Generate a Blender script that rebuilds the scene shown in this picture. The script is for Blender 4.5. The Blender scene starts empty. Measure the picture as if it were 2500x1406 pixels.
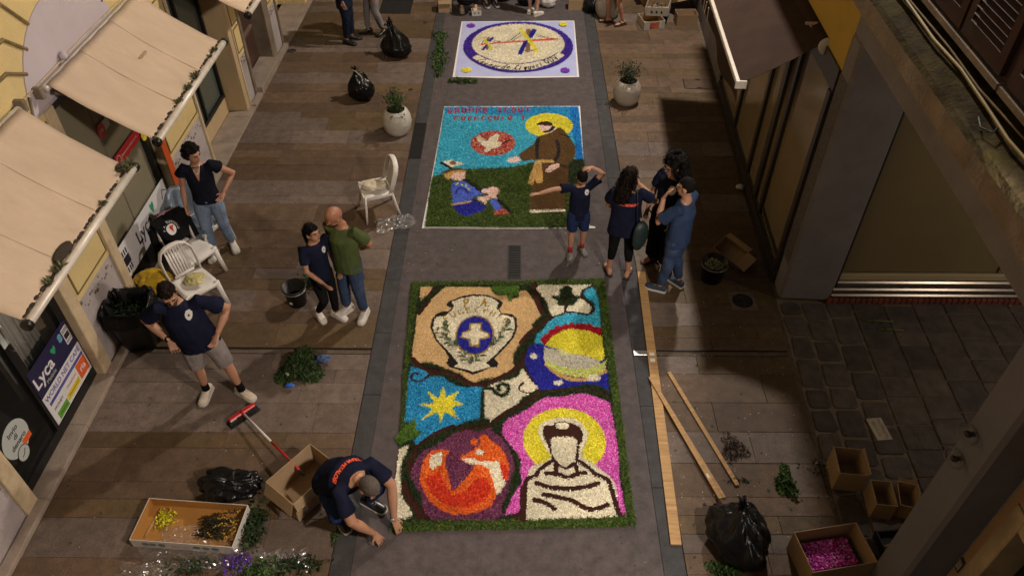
import bpy, bmesh, math, random
import numpy as np
from mathutils import Vector, Matrix, Euler
from mathutils.bvhtree import BVHTree

random.seed(7)
RNG = np.random.default_rng(11)
PI = math.pi
SC = bpy.context.scene
COL = SC.collection

# ------------------------------------------------------------------ camera
cam_data = bpy.data.cameras.new('camera')
cam_data.sensor_width = 36.0
cam_data.lens = 26.9
cam_data.clip_start = 0.05
cam_data.clip_end = 500
cam = bpy.data.objects.new('camera', cam_data)
COL.objects.link(cam)
cam.location = (0, 0, 6.8)
cam.rotation_euler = (math.radians(90 - 43.03), 0, math.radians(0.47))
SC.camera = cam

# ------------------------------------------------------------------ night sky
world = bpy.data.worlds.new('World')
SC.world = world
world.use_nodes = True
wn = world.node_tree.nodes
wl = world.node_tree.links
bg = wn['Background']
bg.inputs['Color'].default_value = (1.0, 0.88, 0.78, 1)     # town glow on the night sky
bg.inputs["Strength"].default_value = 0.072

# ------------------------------------------------------------------ exposure
SC.view_settings.view_transform = 'Standard'
SC.view_settings.look = 'None'
SC.view_settings.exposure = 0.08
SC.view_settings.gamma = 1.0
SC.render.engine = 'CYCLES'
SC.cycles.use_denoising = True
SC.cycles.max_bounces = 6
SC.cycles.transparent_max_bounces = 16
SC.cycles.sample_clamp_indirect = 4.0
SC.cycles.caustics_reflective = False
SC.cycles.caustics_refractive = False

# street lamps hang from the right hand facades (lanterns are built with the buildings)
LAMPS = [((3.40, 13.6, 9.0), 3050.0), ((3.35, 0.8, 6.2), 1750.0)]
LAMP_COLOUR = (1.0, 0.90, 0.80)

# ------------------------------------------------------------------ helpers
def link(o, parent=None):
    COL.objects.link(o)
    if parent is not None:
        o.parent = parent
    return o

def tag(o, label=None, cat=None, group=None, kind=None):
    if label: o['label'] = label
    if cat: o['category'] = cat
    if group: o['group'] = group
    if kind: o['kind'] = kind
    return o

def empty(name, loc=(0, 0, 0), rz=0.0, label=None, cat=None, group=None, kind=None):
    o = bpy.data.objects.new(name, None)
    o.empty_display_size = 0.1
    COL.objects.link(o)
    o.location = loc if len(loc) == 3 else (loc[0], loc[1], 0)
    o.rotation_euler = (0, 0, rz)
    return tag(o, label, cat, group, kind)

def obj(name, me, mat=None, parent=None, loc=None, rot=None):
    o = bpy.data.objects.new(name, me)
    link(o, parent)
    if mat is not None and len(me.materials) == 0:
        for m in (mat if isinstance(mat, (list, tuple)) else [mat]):
            me.materials.append(m)
    if loc is not None: o.location = loc
    if rot is not None: o.rotation_euler = rot
    return o

class MB:
    """collects simple shapes into one mesh"""
    def __init__(s):
        s.v = []; s.f = []; s.m = []; s.mi = 0; s.sm = []; s.smooth = False
    def add(s, vs, fs, smooth=None):
        n = len(s.v)
        s.v += [tuple(p) for p in vs]
        for f in fs:
            s.f.append(tuple(i + n for i in f)); s.m.append(s.mi)
            s.sm.append(s.smooth if smooth is None else smooth)
        return s
    def box(s, lo, hi, mat=None):
        (a, b, c), (d, e, f) = lo, hi
        vs = [(a,b,c),(d,b,c),(d,e,c),(a,e,c),(a,b,f),(d,b,f),(d,e,f),(a,e,f)]
        if mat is not None: vs = [mat @ Vector(p) for p in vs]
        return s.add(vs, [(0,3,2,1),(4,5,6,7),(0,1,5,4),(1,2,6,5),(2,3,7,6),(3,0,4,7)], False)
    def bbox(s, lo, hi, b=0.01, mat=None):
        """box with chamfered upright and top edges"""
        bm = bmesh.new()
        bmesh.ops.create_cube(bm, size=1)
        c = (Vector(lo) + Vector(hi)) / 2; d = Vector(hi) - Vector(lo)
        for v in bm.verts: v.co = Vector((c[i] + v.co[i] * d[i] for i in range(3)))
        bmesh.ops.bevel(bm, geom=bm.edges[:], offset=b, segments=1, affect='EDGES', profile=0.5)
        bm.verts.ensure_lookup_table()
        for i, v in enumerate(bm.verts): v.index = i
        vs = [(mat @ v.co if mat is not None else v.co.copy()) for v in bm.verts]
        fs = [tuple(v.index for v in f.verts) for f in bm.faces]
        bm.free()
        return s.add(vs, fs, False)
    def ring_loft(s, rings, cap=True, smooth=True, closed=True):
        n = len(rings[0]); vs = [p for r in rings for p in r]; fs = []
        for i in range(len(rings) - 1):
            for j in range(n if closed else n - 1):
                k = (j + 1) % n
                fs.append((i*n+j, i*n+k, (i+1)*n+k, (i+1)*n+j))
        if cap and closed:
            fs.append(tuple(reversed(range(n)))); fs.append(tuple(range((len(rings)-1)*n, len(rings)*n)))
        return s.add(vs, fs, smooth)
    def tube(s, pts, r, n=10, cap=True, smooth=True, side=None, flat=1.0):
        """round (or flattened) tube through points; r scalar, list, or list of (a,b)"""
        pts = [Vector(p) for p in pts]
        if not isinstance(r, (list, tuple)): r = [r] * len(pts)
        rings = []; px = None
        for i, p in enumerate(pts):
            d = (pts[min(i+1, len(pts)-1)] - pts[max(i-1, 0)])
            d = d.normalized() if d.length > 1e-9 else Vector((0,0,1))
            if side is not None:
                x = Vector(side) - d * d.dot(Vector(side))
            elif px is not None:
                x = px - d * d.dot(px)
            else:
                a = Vector((0,0,1)) if abs(d.z) < .9 else Vector((1,0,0))
                x = a.cross(d)
            if x.length < 1e-6: x = d.orthogonal()
            x.normalize(); px = x; y = d.cross(x)
            ra, rb = r[i] if isinstance(r[i], (list, tuple)) else (r[i], r[i] * flat)
            rings.append([p + x * (ra * math.cos(2*PI*j/n)) + y * (rb * math.sin(2*PI*j/n)) for j in range(n)])
        return s.ring_loft(rings, cap, smooth)
    def ball(s, c, r, n=12, m=8, rot=None, smooth=True):
        r = (r, r, r) if not isinstance(r, (list, tuple)) else r
        c = Vector(c); vs = []; fs = []
        def P(th, ph):
            p = Vector((r[0]*math.sin(th)*math.cos(ph), r[1]*math.sin(th)*math.sin(ph), r[2]*math.cos(th)))
            return c + (rot @ p if rot is not None else p)
        vs.append(P(0, 0))
        for i in range(1, m):
            for j in range(n): vs.append(P(PI*i/m, 2*PI*j/n))
        vs.append(P(PI, 0))
        for j in range(n): fs.append((0, 1+j, 1+(j+1) % n))
        for i in range(m-2):
            for j in range(n):
                k = (j+1) % n
                fs.append((1+i*n+j, 1+(i+1)*n+j, 1+(i+1)*n+k, 1+i*n+k))
        e = len(vs)-1
        for j in range(n): fs.append((e, 1+(m-2)*n+(j+1) % n, 1+(m-2)*n+j))
        return s.add(vs, fs, smooth)
    def lathe(s, prof, n=24, c=(0,0,0), smooth=True, cap=False):
        rings = [[(c[0]+r*math.cos(2*PI*j/n), c[1]+r*math.sin(2*PI*j/n), c[2]+z) for j in range(n)] for r, z in prof]
        return s.ring_loft(rings, cap, smooth)
    def prism(s, poly, z0, z1, axis='z'):
        """poly in 2D extruded; axis 'x': poly=(y,z) extruded along x"""
        n = len(poly)
        if axis == 'z':
            a = [(p[0], p[1], z0) for p in poly]; b = [(p[0], p[1], z1) for p in poly]
        elif axis == 'x':
            a = [(z0, p[0], p[1]) for p in poly]; b = [(z1, p[0], p[1]) for p in poly]
        else:
            a = [(p[0], z0, p[1]) for p in poly]; b = [(p[0], z1, p[1]) for p in poly]
        fs = [tuple(range(n)), tuple(range(2*n-1, n-1, -1))]
        fs += [(i, n+i, n+(i+1) % n, (i+1) % n) for i in range(n)]
        s.add(a + b, fs, False)
        return s
    def quad(s, a, b, c, d): return s.add([a, b, c, d], [(0,1,2,3)], False)
    def mesh(s, name, fix=True):
        me = bpy.data.meshes.new(name)
        me.from_pydata([tuple(p) for p in s.v], [], s.f)
        if s.mi or any(s.m): me.polygons.foreach_set('material_index', s.m)
        me.polygons.foreach_set('use_smooth', s.sm)
        if fix:
            bm = bmesh.new(); bm.from_mesh(me)
            bmesh.ops.recalc_face_normals(bm, faces=bm.faces[:])
            bm.to_mesh(me); bm.free()
        me.update()
        return me
    def build(s, name, mat, parent=None, loc=None, rot=None, fix=True):
        return obj(name, s.mesh(name, fix), mat, parent, loc, rot)

def copy_tree(o, parent=None):
    c = o.copy(); COL.objects.link(c)
    if parent is not None: c.parent = parent
    for ch in list(o.children): copy_tree(ch, c)
    return c

def evaluated(o):
    dg = bpy.context.evaluated_depsgraph_get(); dg.update()
    return bpy.data.meshes.new_from_object(o.evaluated_get(dg))

def remeshed(mb, voxel, smooth=2, name='body'):
    """fuse overlapping closed shapes into one continuous surface"""
    me = mb.mesh(name + '_raw')
    o = bpy.data.objects.new('tmp', me); COL.objects.link(o)
    m = o.modifiers.new('r', 'REMESH'); m.mode = 'VOXEL'; m.voxel_size = voxel; m.use_smooth_shade = True
    if smooth:
        k = o.modifiers.new('s', 'SMOOTH'); k.factor = 0.5; k.iterations = smooth
    out = evaluated(o)
    bpy.data.objects.remove(o); bpy.data.meshes.remove(me)
    out.name = name
    return out

def fnoise(p, freq, seed=0, octaves=2):
    """cheap smooth pseudo noise on an (n,3) array"""
    r = np.random.default_rng(seed); out = np.zeros(len(p)); amp = 1.0
    for o in range(octaves):
        for k in range(5):
            d = r.normal(size=3); d /= np.linalg.norm(d)
            d2 = r.normal(size=3); d2 /= np.linalg.norm(d2)
            ph = r.uniform(0, 6.28, 2)
            out += amp * np.sin(p @ d * freq * (0.7 + .6*r.random()) + ph[0] + 1.6*np.sin(p @ d2 * freq * .6 + ph[1])) / 5
        amp *= .5; freq *= 2.1
    return out

def displace(me, amp, freq, seed=0, octaves=2, mask=None, stretch=(1,1,1)):
    n = len(me.vertices)
    co = np.empty(n*3); me.vertices.foreach_get('co', co); co = co.reshape(-1, 3)
    no = np.empty(n*3); me.vertices.foreach_get('normal', no); no = no.reshape(-1, 3)
    d = fnoise(co * np.array(stretch), freq, seed, octaves) * amp
    if mask is not None: d = d * mask(co)
    co = co + no * d[:, None]
    me.vertices.foreach_set('co', co.ravel()); me.update()

# ------------------------------------------------------------------ materials
MATS = {}
def material(name, col, rough=0.7, var=0.0, scale=8.0, bump=0.0, bscale=None, metal=0.0, col2=None,
             spec=0.5, objvar=0.0, detail=4.0, coat=0.0, emit=None, alpha=None, trans=0.0, stain=None, stretch=None, sub=0.0):
    if name in MATS: return MATS[name]
    m = bpy.data.materials.new(name); m.use_nodes = True
    nt = m.node_tree; N = nt.nodes; Lk = nt.links
    b = N['Principled BSDF']
    b.inputs['Roughness'].default_value = rough
    b.inputs['Metallic'].default_value = metal
    b.inputs['Specular IOR Level'].default_value = spec
    if coat: b.inputs['Coat Weight'].default_value = coat; b.inputs['Coat Roughness'].default_value = .15
    if trans: b.inputs['Transmission Weight'].default_value = trans
    if alpha is not None: b.inputs['Alpha'].default_value = alpha
    if sub:
        b.inputs['Subsurface Weight'].default_value = sub; b.inputs['Subsurface Radius'].default_value = (.012, .005, .003)
        b.inputs['Subsurface Scale'].default_value = 1.0
    c = (*col, 1)
    b.inputs['Base Color'].default_value = c
    last = None
    tc = N.new('ShaderNodeTexCoord')
    src = tc.outputs['Object']
    if objvar or True:
        pass
    if stretch is not None:
        mp = N.new('ShaderNodeMapping'); mp.inputs['Scale'].default_value = stretch
        Lk.new(src, mp.inputs['Vector']); src = mp.outputs['Vector']
    if var or col2 is not None:
        nz = N.new('ShaderNodeTexNoise'); nz.inputs['Scale'].default_value = scale
        nz.inputs['Detail'].default_value = detail; nz.inputs['Roughness'].default_value = .62
        if objvar:
            oi = N.new('ShaderNodeObjectInfo'); ad = N.new('ShaderNodeVectorMath'); ad.operation = 'MULTIPLY_ADD'
            ad.inputs[1].default_value = (37, 53, 71)
            Lk.new(oi.outputs['Random'], ad.inputs[0]); Lk.new(src, ad.inputs[2]); Lk.new(ad.outputs[0], nz.inputs['Vector'])
        else:
            Lk.new(src, nz.inputs['Vector'])
        rp = N.new('ShaderNodeValToRGB')
        rp.color_ramp.elements[0].position = .32; rp.color_ramp.elements[1].position = .68
        if col2 is None:
            lo = tuple(max(0, x*(1-var)) for x in col); hi = tuple(min(1, x*(1+var)) for x in col)
        else:
            lo, hi = col, col2
        rp.color_ramp.elements[0].color = (*lo, 1); rp.color_ramp.elements[1].color = (*hi, 1)
        Lk.new(nz.outputs['Fac'], rp.inputs['Fac'])
        last = rp.outputs['Color']
    if stain is not None:
        scol, sscale, samt = stain
        n2 = N.new('ShaderNodeTexNoise'); n2.inputs['Scale'].default_value = sscale; n2.inputs['Detail'].default_value = 6
        n2.inputs['Roughness'].default_value = .7
        Lk.new(src, n2.inputs['Vector'])
        r2 = N.new('ShaderNodeValToRGB'); r2.color_ramp.elements[0].position = .5; r2.color_ramp.elements[1].position = .72
        r2.color_ramp.elements[0].color = (0,0,0,1); r2.color_ramp.elements[1].color = (samt,)*3 + (1,)
        Lk.new(n2.outputs['Fac'], r2.inputs['Fac'])
        mx = N.new('ShaderNodeMixRGB'); mx.inputs['Color2'].default_value = (*scol, 1)
        if last is not None: Lk.new(last, mx.inputs['Color1'])
        else: mx.inputs['Color1'].default_value = c
        Lk.new(r2.outputs['Color'], mx.inputs['Fac']); last = mx.outputs['Color']
    if objvar:
        oi = N.new('ShaderNodeObjectInfo')
        h = N.new('ShaderNodeHueSaturation')
        mr = N.new('ShaderNodeMapRange'); mr.inputs['To Min'].default_value = 1-objvar; mr.inputs['To Max'].default_value = 1+objvar
        Lk.new(oi.outputs['Random'], mr.inputs['Value']); Lk.new(mr.outputs['Result'], h.inputs['Value'])
        if last is not None: Lk.new(last, h.inputs['Color'])
        else: h.inputs['Color'].default_value = c
        last = h.outputs['Color']
    if last is not None: Lk.new(last, b.inputs['Base Color'])
    if bump:
        nb = N.new('ShaderNodeTexNoise'); nb.inputs['Scale'].default_value = bscale or scale*4
        nb.inputs['Detail'].default_value = 5
        Lk.new(src, nb.inputs['Vector'])
        bp = N.new('ShaderNodeBump'); bp.inputs['Strength'].default_value = bump; bp.inputs['Distance'].default_value = .02
        Lk.new(nb.outputs['Fac'], bp.inputs['Height']); Lk.new(bp.outputs['Normal'], b.inputs['Normal'])
    if emit:
        b.inputs['Emission Color'].default_value = (*emit[0], 1); b.inputs['Emission Strength'].default_value = emit[1]
    MATS[name] = m
    return m

def stone(name, c1, c2, dark, pale, rough=.62, grain=90, bump=.25, scuff=.35, blot=.65):
    """paving stone: tone differs per slab, stains run on across the joints"""
    m = bpy.data.materials.new(name); m.use_nodes = True; nt = m.node_tree; N = nt.nodes; Lk = nt.links
    b = N['Principled BSDF']; b.inputs['Roughness'].default_value = rough; b.inputs['Specular IOR Level'].default_value = .3
    g = N.new('ShaderNodeNewGeometry'); oi = N.new('ShaderNodeObjectInfo')
    def noise(scale, detail=5, rough=.6, stretch=None):
        n = N.new('ShaderNodeTexNoise'); n.inputs['Scale'].default_value = scale; n.inputs['Detail'].default_value = detail; n.inputs['Roughness'].default_value = rough
        if stretch:
            mp = N.new('ShaderNodeMapping'); mp.inputs['Scale'].default_value = stretch; Lk.new(g.outputs['Position'], mp.inputs['Vector']); Lk.new(mp.outputs['Vector'], n.inputs['Vector'])
        else: Lk.new(g.outputs['Position'], n.inputs['Vector'])
        return n.outputs['Fac']
    def ramp(src, p0, p1, v0, v1):
        r = N.new('ShaderNodeMapRange'); r.inputs['From Min'].default_value = p0; r.inputs['From Max'].default_value = p1; r.inputs['To Min'].default_value = v0; r.inputs['To Max'].default_value = v1
        Lk.new(src, r.inputs['Value']); return r.outputs['Result']
    def mix(f, a, c, mode='MIX'):
        x = N.new('ShaderNodeMixRGB'); x.blend_type = mode
        for s, v in (('Fac', f), ('Color1', a), ('Color2', c)):
            if isinstance(v, (int, float)): x.inputs[s].default_value = v
            elif isinstance(v, tuple): x.inputs[s].default_value = (*v, 1)
            else: Lk.new(v, x.inputs[s])
        return x.outputs['Color']
    col = mix(ramp(oi.outputs['Random'], 0, 1, .12, .88), c1, c2)
    k = ramp(noise(7.5, 8, .72), .3, .7, .64, 1.36); col = mix(1.0, col, k, 'MULTIPLY')
    k = ramp(noise(grain, 3, .75), .3, .7, .62, 1.38); col = mix(1.0, col, k, 'MULTIPLY')
    col = mix(ramp(noise(.85, 6, .68), .46, .68, 0, blot), col, dark)
    col = mix(ramp(noise(6.5, 8, .8, (.8, 1.5, 1)), .60, .74, 0, scuff), col, pale)
    Lk.new(col, b.inputs['Base Color'])
    bp = N.new('ShaderNodeBump'); bp.inputs['Strength'].default_value = bump; bp.inputs['Distance'].default_value = .01
    Lk.new(noise(grain*.6, 5, .7), bp.inputs['Height']); Lk.new(bp.outputs['Normal'], b.inputs['Normal'])
    MATS[name] = m
    return m

def attr_material(name, rough=.75, sub=0.0):
    """base colour is stored per face in the 'col' attribute"""
    m = bpy.data.materials.new(name); m.use_nodes = True
    b = m.node_tree.nodes['Principled BSDF']; b.inputs['Roughness'].default_value = rough
    b.inputs['Specular IOR Level'].default_value = .1
    a = m.node_tree.nodes.new('ShaderNodeAttribute'); a.attribute_name = 'col'
    m.node_tree.links.new(a.outputs['Color'], b.inputs['Base Color'])
    MATS[name] = m
    return m

def srgb(r, g, b):
    f = lambda x: (x/255/12.92 if x/255 <= .04045 else ((x/255+.055)/1.055)**2.4)
    return (f(r), f(g), f(b))

def text_mesh(txt, size, name='lettering', align='CENTER', shear=0.0, extrude=0.0, bold=0.0, space=1.0):
    cu = bpy.data.curves.new(name, 'FONT'); cu.body = txt; cu.size = size; cu.align_x = align; cu.align_y = 'CENTER'
    cu.shear = shear; cu.extrude = extrude; cu.offset = bold; cu.resolution_u = 3; cu.space_character = space
    o = bpy.data.objects.new('tmp', cu); COL.objects.link(o)
    me = evaluated(o); bpy.data.objects.remove(o); bpy.data.curves.remove(cu)
    me.name = name
    return me

# ------------------------------------------------------------------ setting: ground, lane, paving
def XR(y): return 3.0 + 0.05 * y          # foot of the right hand facades
def XL(y): return -4.85 + 0.016 * y       # foot of the left hand facades

mat_ground = material('ground_dirt', (.06, .048, .04), .9, .25, 3)
mat_asphalt = stone('asphalt', (0.0800, 0.0660, 0.0664), (0.0800, 0.0660, 0.0664), (0.0588, 0.0481, 0.0480), (0.1306, 0.1086, 0.1080), .85, 130, .35, .3, .5)
mat_band = stone('grey_stone_band', (0.0425, 0.0416, 0.0442), (0.0510, 0.0493, 0.0510), (0.0306, 0.0298, 0.0306), (0.0765, 0.0723, 0.0706), .75, 110, .2, .25, .4)
mat_slab_b = stone('brown_sandstone', (0.0805, 0.0505, 0.0313), (0.1484, 0.0960, 0.0608), (0.0605, 0.0383, 0.0238), (0.1933, 0.1437, 0.1086))
mat_slab_o = stone('ochre_sandstone', (0.0771, 0.0495, 0.0252), (0.1334, 0.0873, 0.0447), (0.0585, 0.0378, 0.0197), (0.1787, 0.1325, 0.0851))
mat_slab_g = stone('grey_sandstone', (0.1087, 0.0804, 0.0645), (0.1693, 0.1284, 0.1045), (0.0731, 0.0521, 0.0399), (0.2144, 0.1713, 0.1425))
mat_mortar = material('sandy_mortar', (.10, .074, .05), .95, .3, 12, .4, 60)
mat_iron = material('cast_iron', (.035, .033, .033), .5, .2, 20, .1, 80, metal=.6)
mat_black = material('void_black', (.006, .006, .006), .9)

tag(MB().box((-60, -40, -.5), (60, 90, -.075)).build('ground', mat_ground), 'dark ground beneath the street paving', kind='structure')
lane = MB().box((-1.53, -8, -.07), (1.385, 42, 0)).build('road_lane', mat_asphalt)
tag(lane, 'grey asphalt lane along the middle of the street', kind='structure')

def band(x0, x1, label):
    r = empty('kerb_band', ((x0+x1)/2, 0, 0), label=label, kind='structure')
    y = 2.2
    while y < 20:
        l = random.uniform(.95, 1.25)
        MB().bbox((x0+.003, y+.003, -.07), (x1-.003, y+l-.003, random.uniform(-.002, .002)), .004).build('kerb_stone', mat_band, r, (-(x0+x1)/2, 0, 0))
        y += l
band(-1.735, -1.53, 'dark grey stone band along the left edge of the lane')
band(1.385, 1.60, 'dark grey stone band along the right edge of the lane')

def slabs(name, label, xa, xb, breaks):
    """rows of long sandstone slabs laid across the street, each slab a piece"""
    r = empty(name, (0, 0, 0), label=label, kind='structure')
    y = 2.3; tone = 0
    while y < 17.6:
        d = random.choice((.2, .21, .3, .4, .41, .42))
        for b0, b1 in breaks:
            if y < b0 < y + d + .1: d = b0 - y
        tone = random.choices((0, 1, 2), (5, 3, 3))[0]
        x0 = xa(y + d/2); x1 = xb(y + d/2); cuts = [x0]
        while cuts[-1] < x1 - 1.1: cuts.append(cuts[-1] + random.uniform(.5, 1.35))
        if x1 - cuts[-1] < .3 and len(cuts) > 1: cuts.pop()
        cuts.append(x1)
        for a, b in zip(cuts, cuts[1:]):
            t = tone if random.random() < .86 else random.choice((0, 1, 2))
            z = random.uniform(-.003, .002)
            j = .0016
            mb = MB().bbox((a+j, y+j, -.07), (b-j, y+d-j, z), .0026)
            mb.build('paving_slab', (mat_slab_b, mat_slab_o, mat_slab_g)[t], r)
        y += d
        for b0, b1 in breaks:
            if abs(y - b0) < 1e-6: y = b1
    return r
DR = (6.115, 6.215)
slabs('pavement', 'brown and grey sandstone paving on the left side of the street', lambda y: XL(y)+.12, lambda y: -1.738, [DR])
slabs('pavement', 'brown sandstone paving on the right side of the street', lambda y: 1.603, lambda y: XR(y)-.06, [DR])
tag(MB().box((-4.9, 1, -.072), (-1.7, 19, -.02)).build('paving_bed', mat_mortar), 'sandy bed showing in the left paving joints', kind='structure')
tag(MB().box((1.6, 1, -.072), (4.0, 19, -.02)).build('paving_bed', mat_mortar), 'sandy bed showing in the right paving joints', kind='structure')

# slot drains that cross both pavements
def slot(x0, x1, label):
    r = empty('slot_drain', ((x0+x1)/2, 6.165, 0), label=label, cat='drain', group='slot drains crossing the street')
    c = -(x0+x1)/2
    MB().box((x0, 6.117, -.07), (x1, 6.213, -.03)).build('channel', mat_black, r, (c, -6.165, 0))
    m = MB()
    m.box((x0, 6.117, -.07), (x1, 6.124, -.002)); m.box((x0, 6.206, -.07), (x1, 6.213, -.002))
    m.build('rim', mat_iron, r, (c, -6.165, 0))
slot(XL(6)+.12, -1.74, 'dark slot drain crossing the left pavement behind the leaf pile')
sd = slot(1.61, XR(6)-.06, 'dark slot drain crossing the right pavement under the planks')
mat_steel = material('bare_steel', (.62, .6, .56), .35, .1, 30, metal=.8)
tag(MB().bbox((1.40, 6.12, 0.001), (1.60, 6.19, .012), .003).build('steel_plate', mat_steel), 'small bright steel cap at the end of the slot drain', 'steel plate')

def grate(name, x0, x1, y0, y1, label, across=True, pitch=.03, z=.004):
    r = empty(name, ((x0+x1)/2, (y0+y1)/2, 0), label=label, cat='grate')
    o = (-(x0+x1)/2, -(y0+y1)/2, 0)
    MB().box((x0, y0, .0005), (x1, y1, .0025)).build('pit', mat_black, r, o)
    f = .012; m = MB()
    m.box((x0, y0, .001), (x1, y0+f, z+.004)); m.box((x0, y1-f, .001), (x1, y1, z+.004))
    m.box((x0, y0+f, .001), (x0+f, y1-f, z+.004)); m.box((x1-f, y0+f, .001), (x1, y1-f, z+.004))
    m.build('frame', mat_iron, r, o)
    if across:
        n = int((y1-y0-2*f)/pitch)
        for i in range(n):
            y = y0+f+(i+.5)*(y1-y0-2*f)/n
            MB().box((x0+f, y-.006, .001), (x1-f, y+.006, z+.003)).build('bar', mat_iron, r, o)
    else:
        n = int((x1-x0-2*f)/pitch)
        for i in range(n):
            x = x0+f+(i+.5)*(x1-x0-2*f)/n
            MB().box((x-.007, y0+f, .001), (x+.007, y1-f, z+.003)).build('bar', mat_iron, r, o)
grate('gutter_grate', -1.735, -1.535, 10.28, 11.35, 'dark iron gutter grate in the kerb band beside the round planter', pitch=.036)
grate('channel_grate', -.12, .06, 7.46, 8.14, 'narrow iron channel grate in the asphalt above the near flower carpet', pitch=.05)
grate('gutter_grate', -2.95, -2.28, 15.75, 16.7, 'iron grate in the paving near the person in grey trousers', False, .05)

def round_cover(c, r0, label, rings=3):
    t = empty('drain_cover', (c[0], c[1], 0), label=label, cat='drain cover')
    MB().lathe([(0, .0025), (r0*.82, .0025), (r0*.86, .006), (r0, .006), (r0*1.02, 0)], 28).build('plate', mat_iron, t)
    for k in range(rings):
        q = r0*(.2+.22*k)
        MB().lathe([(q-.008, .002), (q-.006, .007), (q+.006, .007), (q+.008, .002)], 28).build('ring', mat_iron, t)
    return t
round_cover((-4.408, 14.008), .085, 'small round iron cover in the left paving near the wooden door', 2)
round_cover((2.891, 7.063), .13, 'round iron drain cover set in the paving by the grey corner pillar')
sq = MB().box((-.165, -.165, .0005), (.165, .165, .002)).build('drain_surround', mat_slab_g, None, (*(2.891, 7.063), 0))
tag(sq, 'pale square stone surround of the round drain cover', 'paving piece')
round_cover((-1.932, 12.492), .04, 'tiny round iron cover in the paving behind the leafy planter', 1)
round_cover((-1.924, 15.311), .04, 'tiny round iron cover in the far paving near the black bags', 1)
uc = empty('utility_cover', (3.29, 12.746), -.05, 'square stone inlaid utility cover near the brown awning', 'utility cover')
MB().bbox((-.27, -.19, .0005), (.27, .19, .003), .001).build('frame', mat_iron, uc)
MB().bbox((-.25, -.17, .001), (.25, .17, .006), .001).build('inlay', mat_slab_b, uc)
MB().box((-.04, .13, .006), (.04, .168, .009)).build('lifting_slot', mat_black, uc)
MB().box((-.04, -.168, .006), (.04, -.13, .009)).build('lifting_slot', mat_black, uc)

# dark setts of the private passage
mat_sett = material('dark_sett', (.070, .055, .047), .72, .35, 6, .5, 30, objvar=.25)
tag(MB().prism([(XR(2)-.02, 1), (9, 1), (9, 9), (XR(7.6), 7.6), (XR(7)-.02, 7)], -.072, -.016).build('passage_bed', material('passage_mortar', (.15, .118, .085), .95, .3, 9, .4, 50)),
    'mortar bed between the dark setts of the passage', kind='structure')
ps = empty('passage_paving', (3.3, 5, 0), label='dark stone setts paving the private passage on the right', kind='structure')
x = 0.0; k = 0
while x < 3.4:
    w = (.27, .31, .33)[k] if k < 3 else random.uniform(.36, .44)
    gap = .034 if k < 3 else .012
    y = 2.4 + random.uniform(0, .3)
    while y < 7.02:
        l = random.uniform(.3, .46)
        y1 = min(y + l, 7.05)
        if y1 - y > .12:
            a, b = x+gap/2, x+w-gap/2; c, d = y+gap/2, y1-gap/2
            q = .03 if k < 3 else .008
            j = lambda s=.012: random.uniform(-s, s) * (1 if k < 3 else .4)
            pts = [(a+q+j(), c+j()), (b-q+j(), c+j()), (b+j(), c+q), (b+j(), d-q), (b-q+j(), d+j()), (a+q+j(), d+j()), (a+j(), d-q), (a+j(), c+q)]
            if k >= 4: yy = .14
            z = random.uniform(-.004, .003)
            skew = .055 if k >= 3 else .02
            P = [(px + XR(py) + skew*(py-7)*0 - 3.3, py - 5) for px, py in pts]
            cx = sum(p[0] for p in P)/8; cy = sum(p[1] for p in P)/8
            m = MB()
            low = [(p[0], p[1], -.06) for p in P]; mid = [(p[0], p[1], z-.008) for p in P]
            top = [(cx+(p[0]-cx)*.94, cy+(p[1]-cy)*.95, z+random.uniform(-.002, .002)) for p in P]
            m.ring_loft([low, mid, top], True, False)
            m.build('sett', mat_sett, ps)
        y += l
    x += w; k += 1

# grit, scraps of petals and trodden gum
def scatter_discs(name, label, n, rr, mat, region, z=.0035, sides=7, flat=False):
    m = MB()
    for i in range(n):
        x, y = region()
        r = random.uniform(*rr); a = random.uniform(0, 6.28); e = random.uniform(.5, 1)
        vs = [(x, y, z+.001)]
        for j in range(sides):
            t = 2*PI*j/sides; q = r*random.uniform(.75, 1.15)
            dx, dy = q*math.cos(t), q*e*math.sin(t)
            vs.append((x+dx*math.cos(a)-dy*math.sin(a), y+dx*math.sin(a)+dy*math.cos(a), z))
        m.add(vs, [(0, 1+j, 1+(j+1) % sides) for j in range(sides)])
    o = m.build(name, mat, fix=False)
    return tag(o, label, kind='stuff')
def reg_lane():
    return (random.choice((random.uniform(-1.5, -1.2), random.uniform(1.1, 1.36), random.uniform(-1.5, 1.36))), random.choice((random.uniform(7.4, 8.5), random.uniform(11.9, 12.95), random.uniform(3.3, 16))))
def reg_all():
    return (random.uniform(-4.6, 3.2), 3.3 + 13*random.random()**1.2)
def reg_left():
    return (random.uniform(-4.6, -1.8), random.uniform(3.3, 12))
def reg_right():
    return (random.uniform(1.6, 3.2), random.uniform(3.4, 12))
scatter_discs('gum_spots', 'dark trodden gum spots scattered over the paving', 170, (.006, .02), material('old_gum', (.03, .024, .02), .8), reg_all)
scatter_discs('petal_scraps', 'tiny pale petal scraps scattered on the paving', 420, (.003, .0085), material('pale_scrap', (.5, .43, .36), .8), lambda: random.choice((reg_left, reg_right, reg_right))(), sides=5)
scatter_discs('leaf_scraps', 'small dark leaf scraps scattered on the paving', 160, (.006, .02), material('leaf_scrap', (.03, .04, .018), .8), lambda: random.choice((reg_left, reg_right))(), sides=5)

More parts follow.
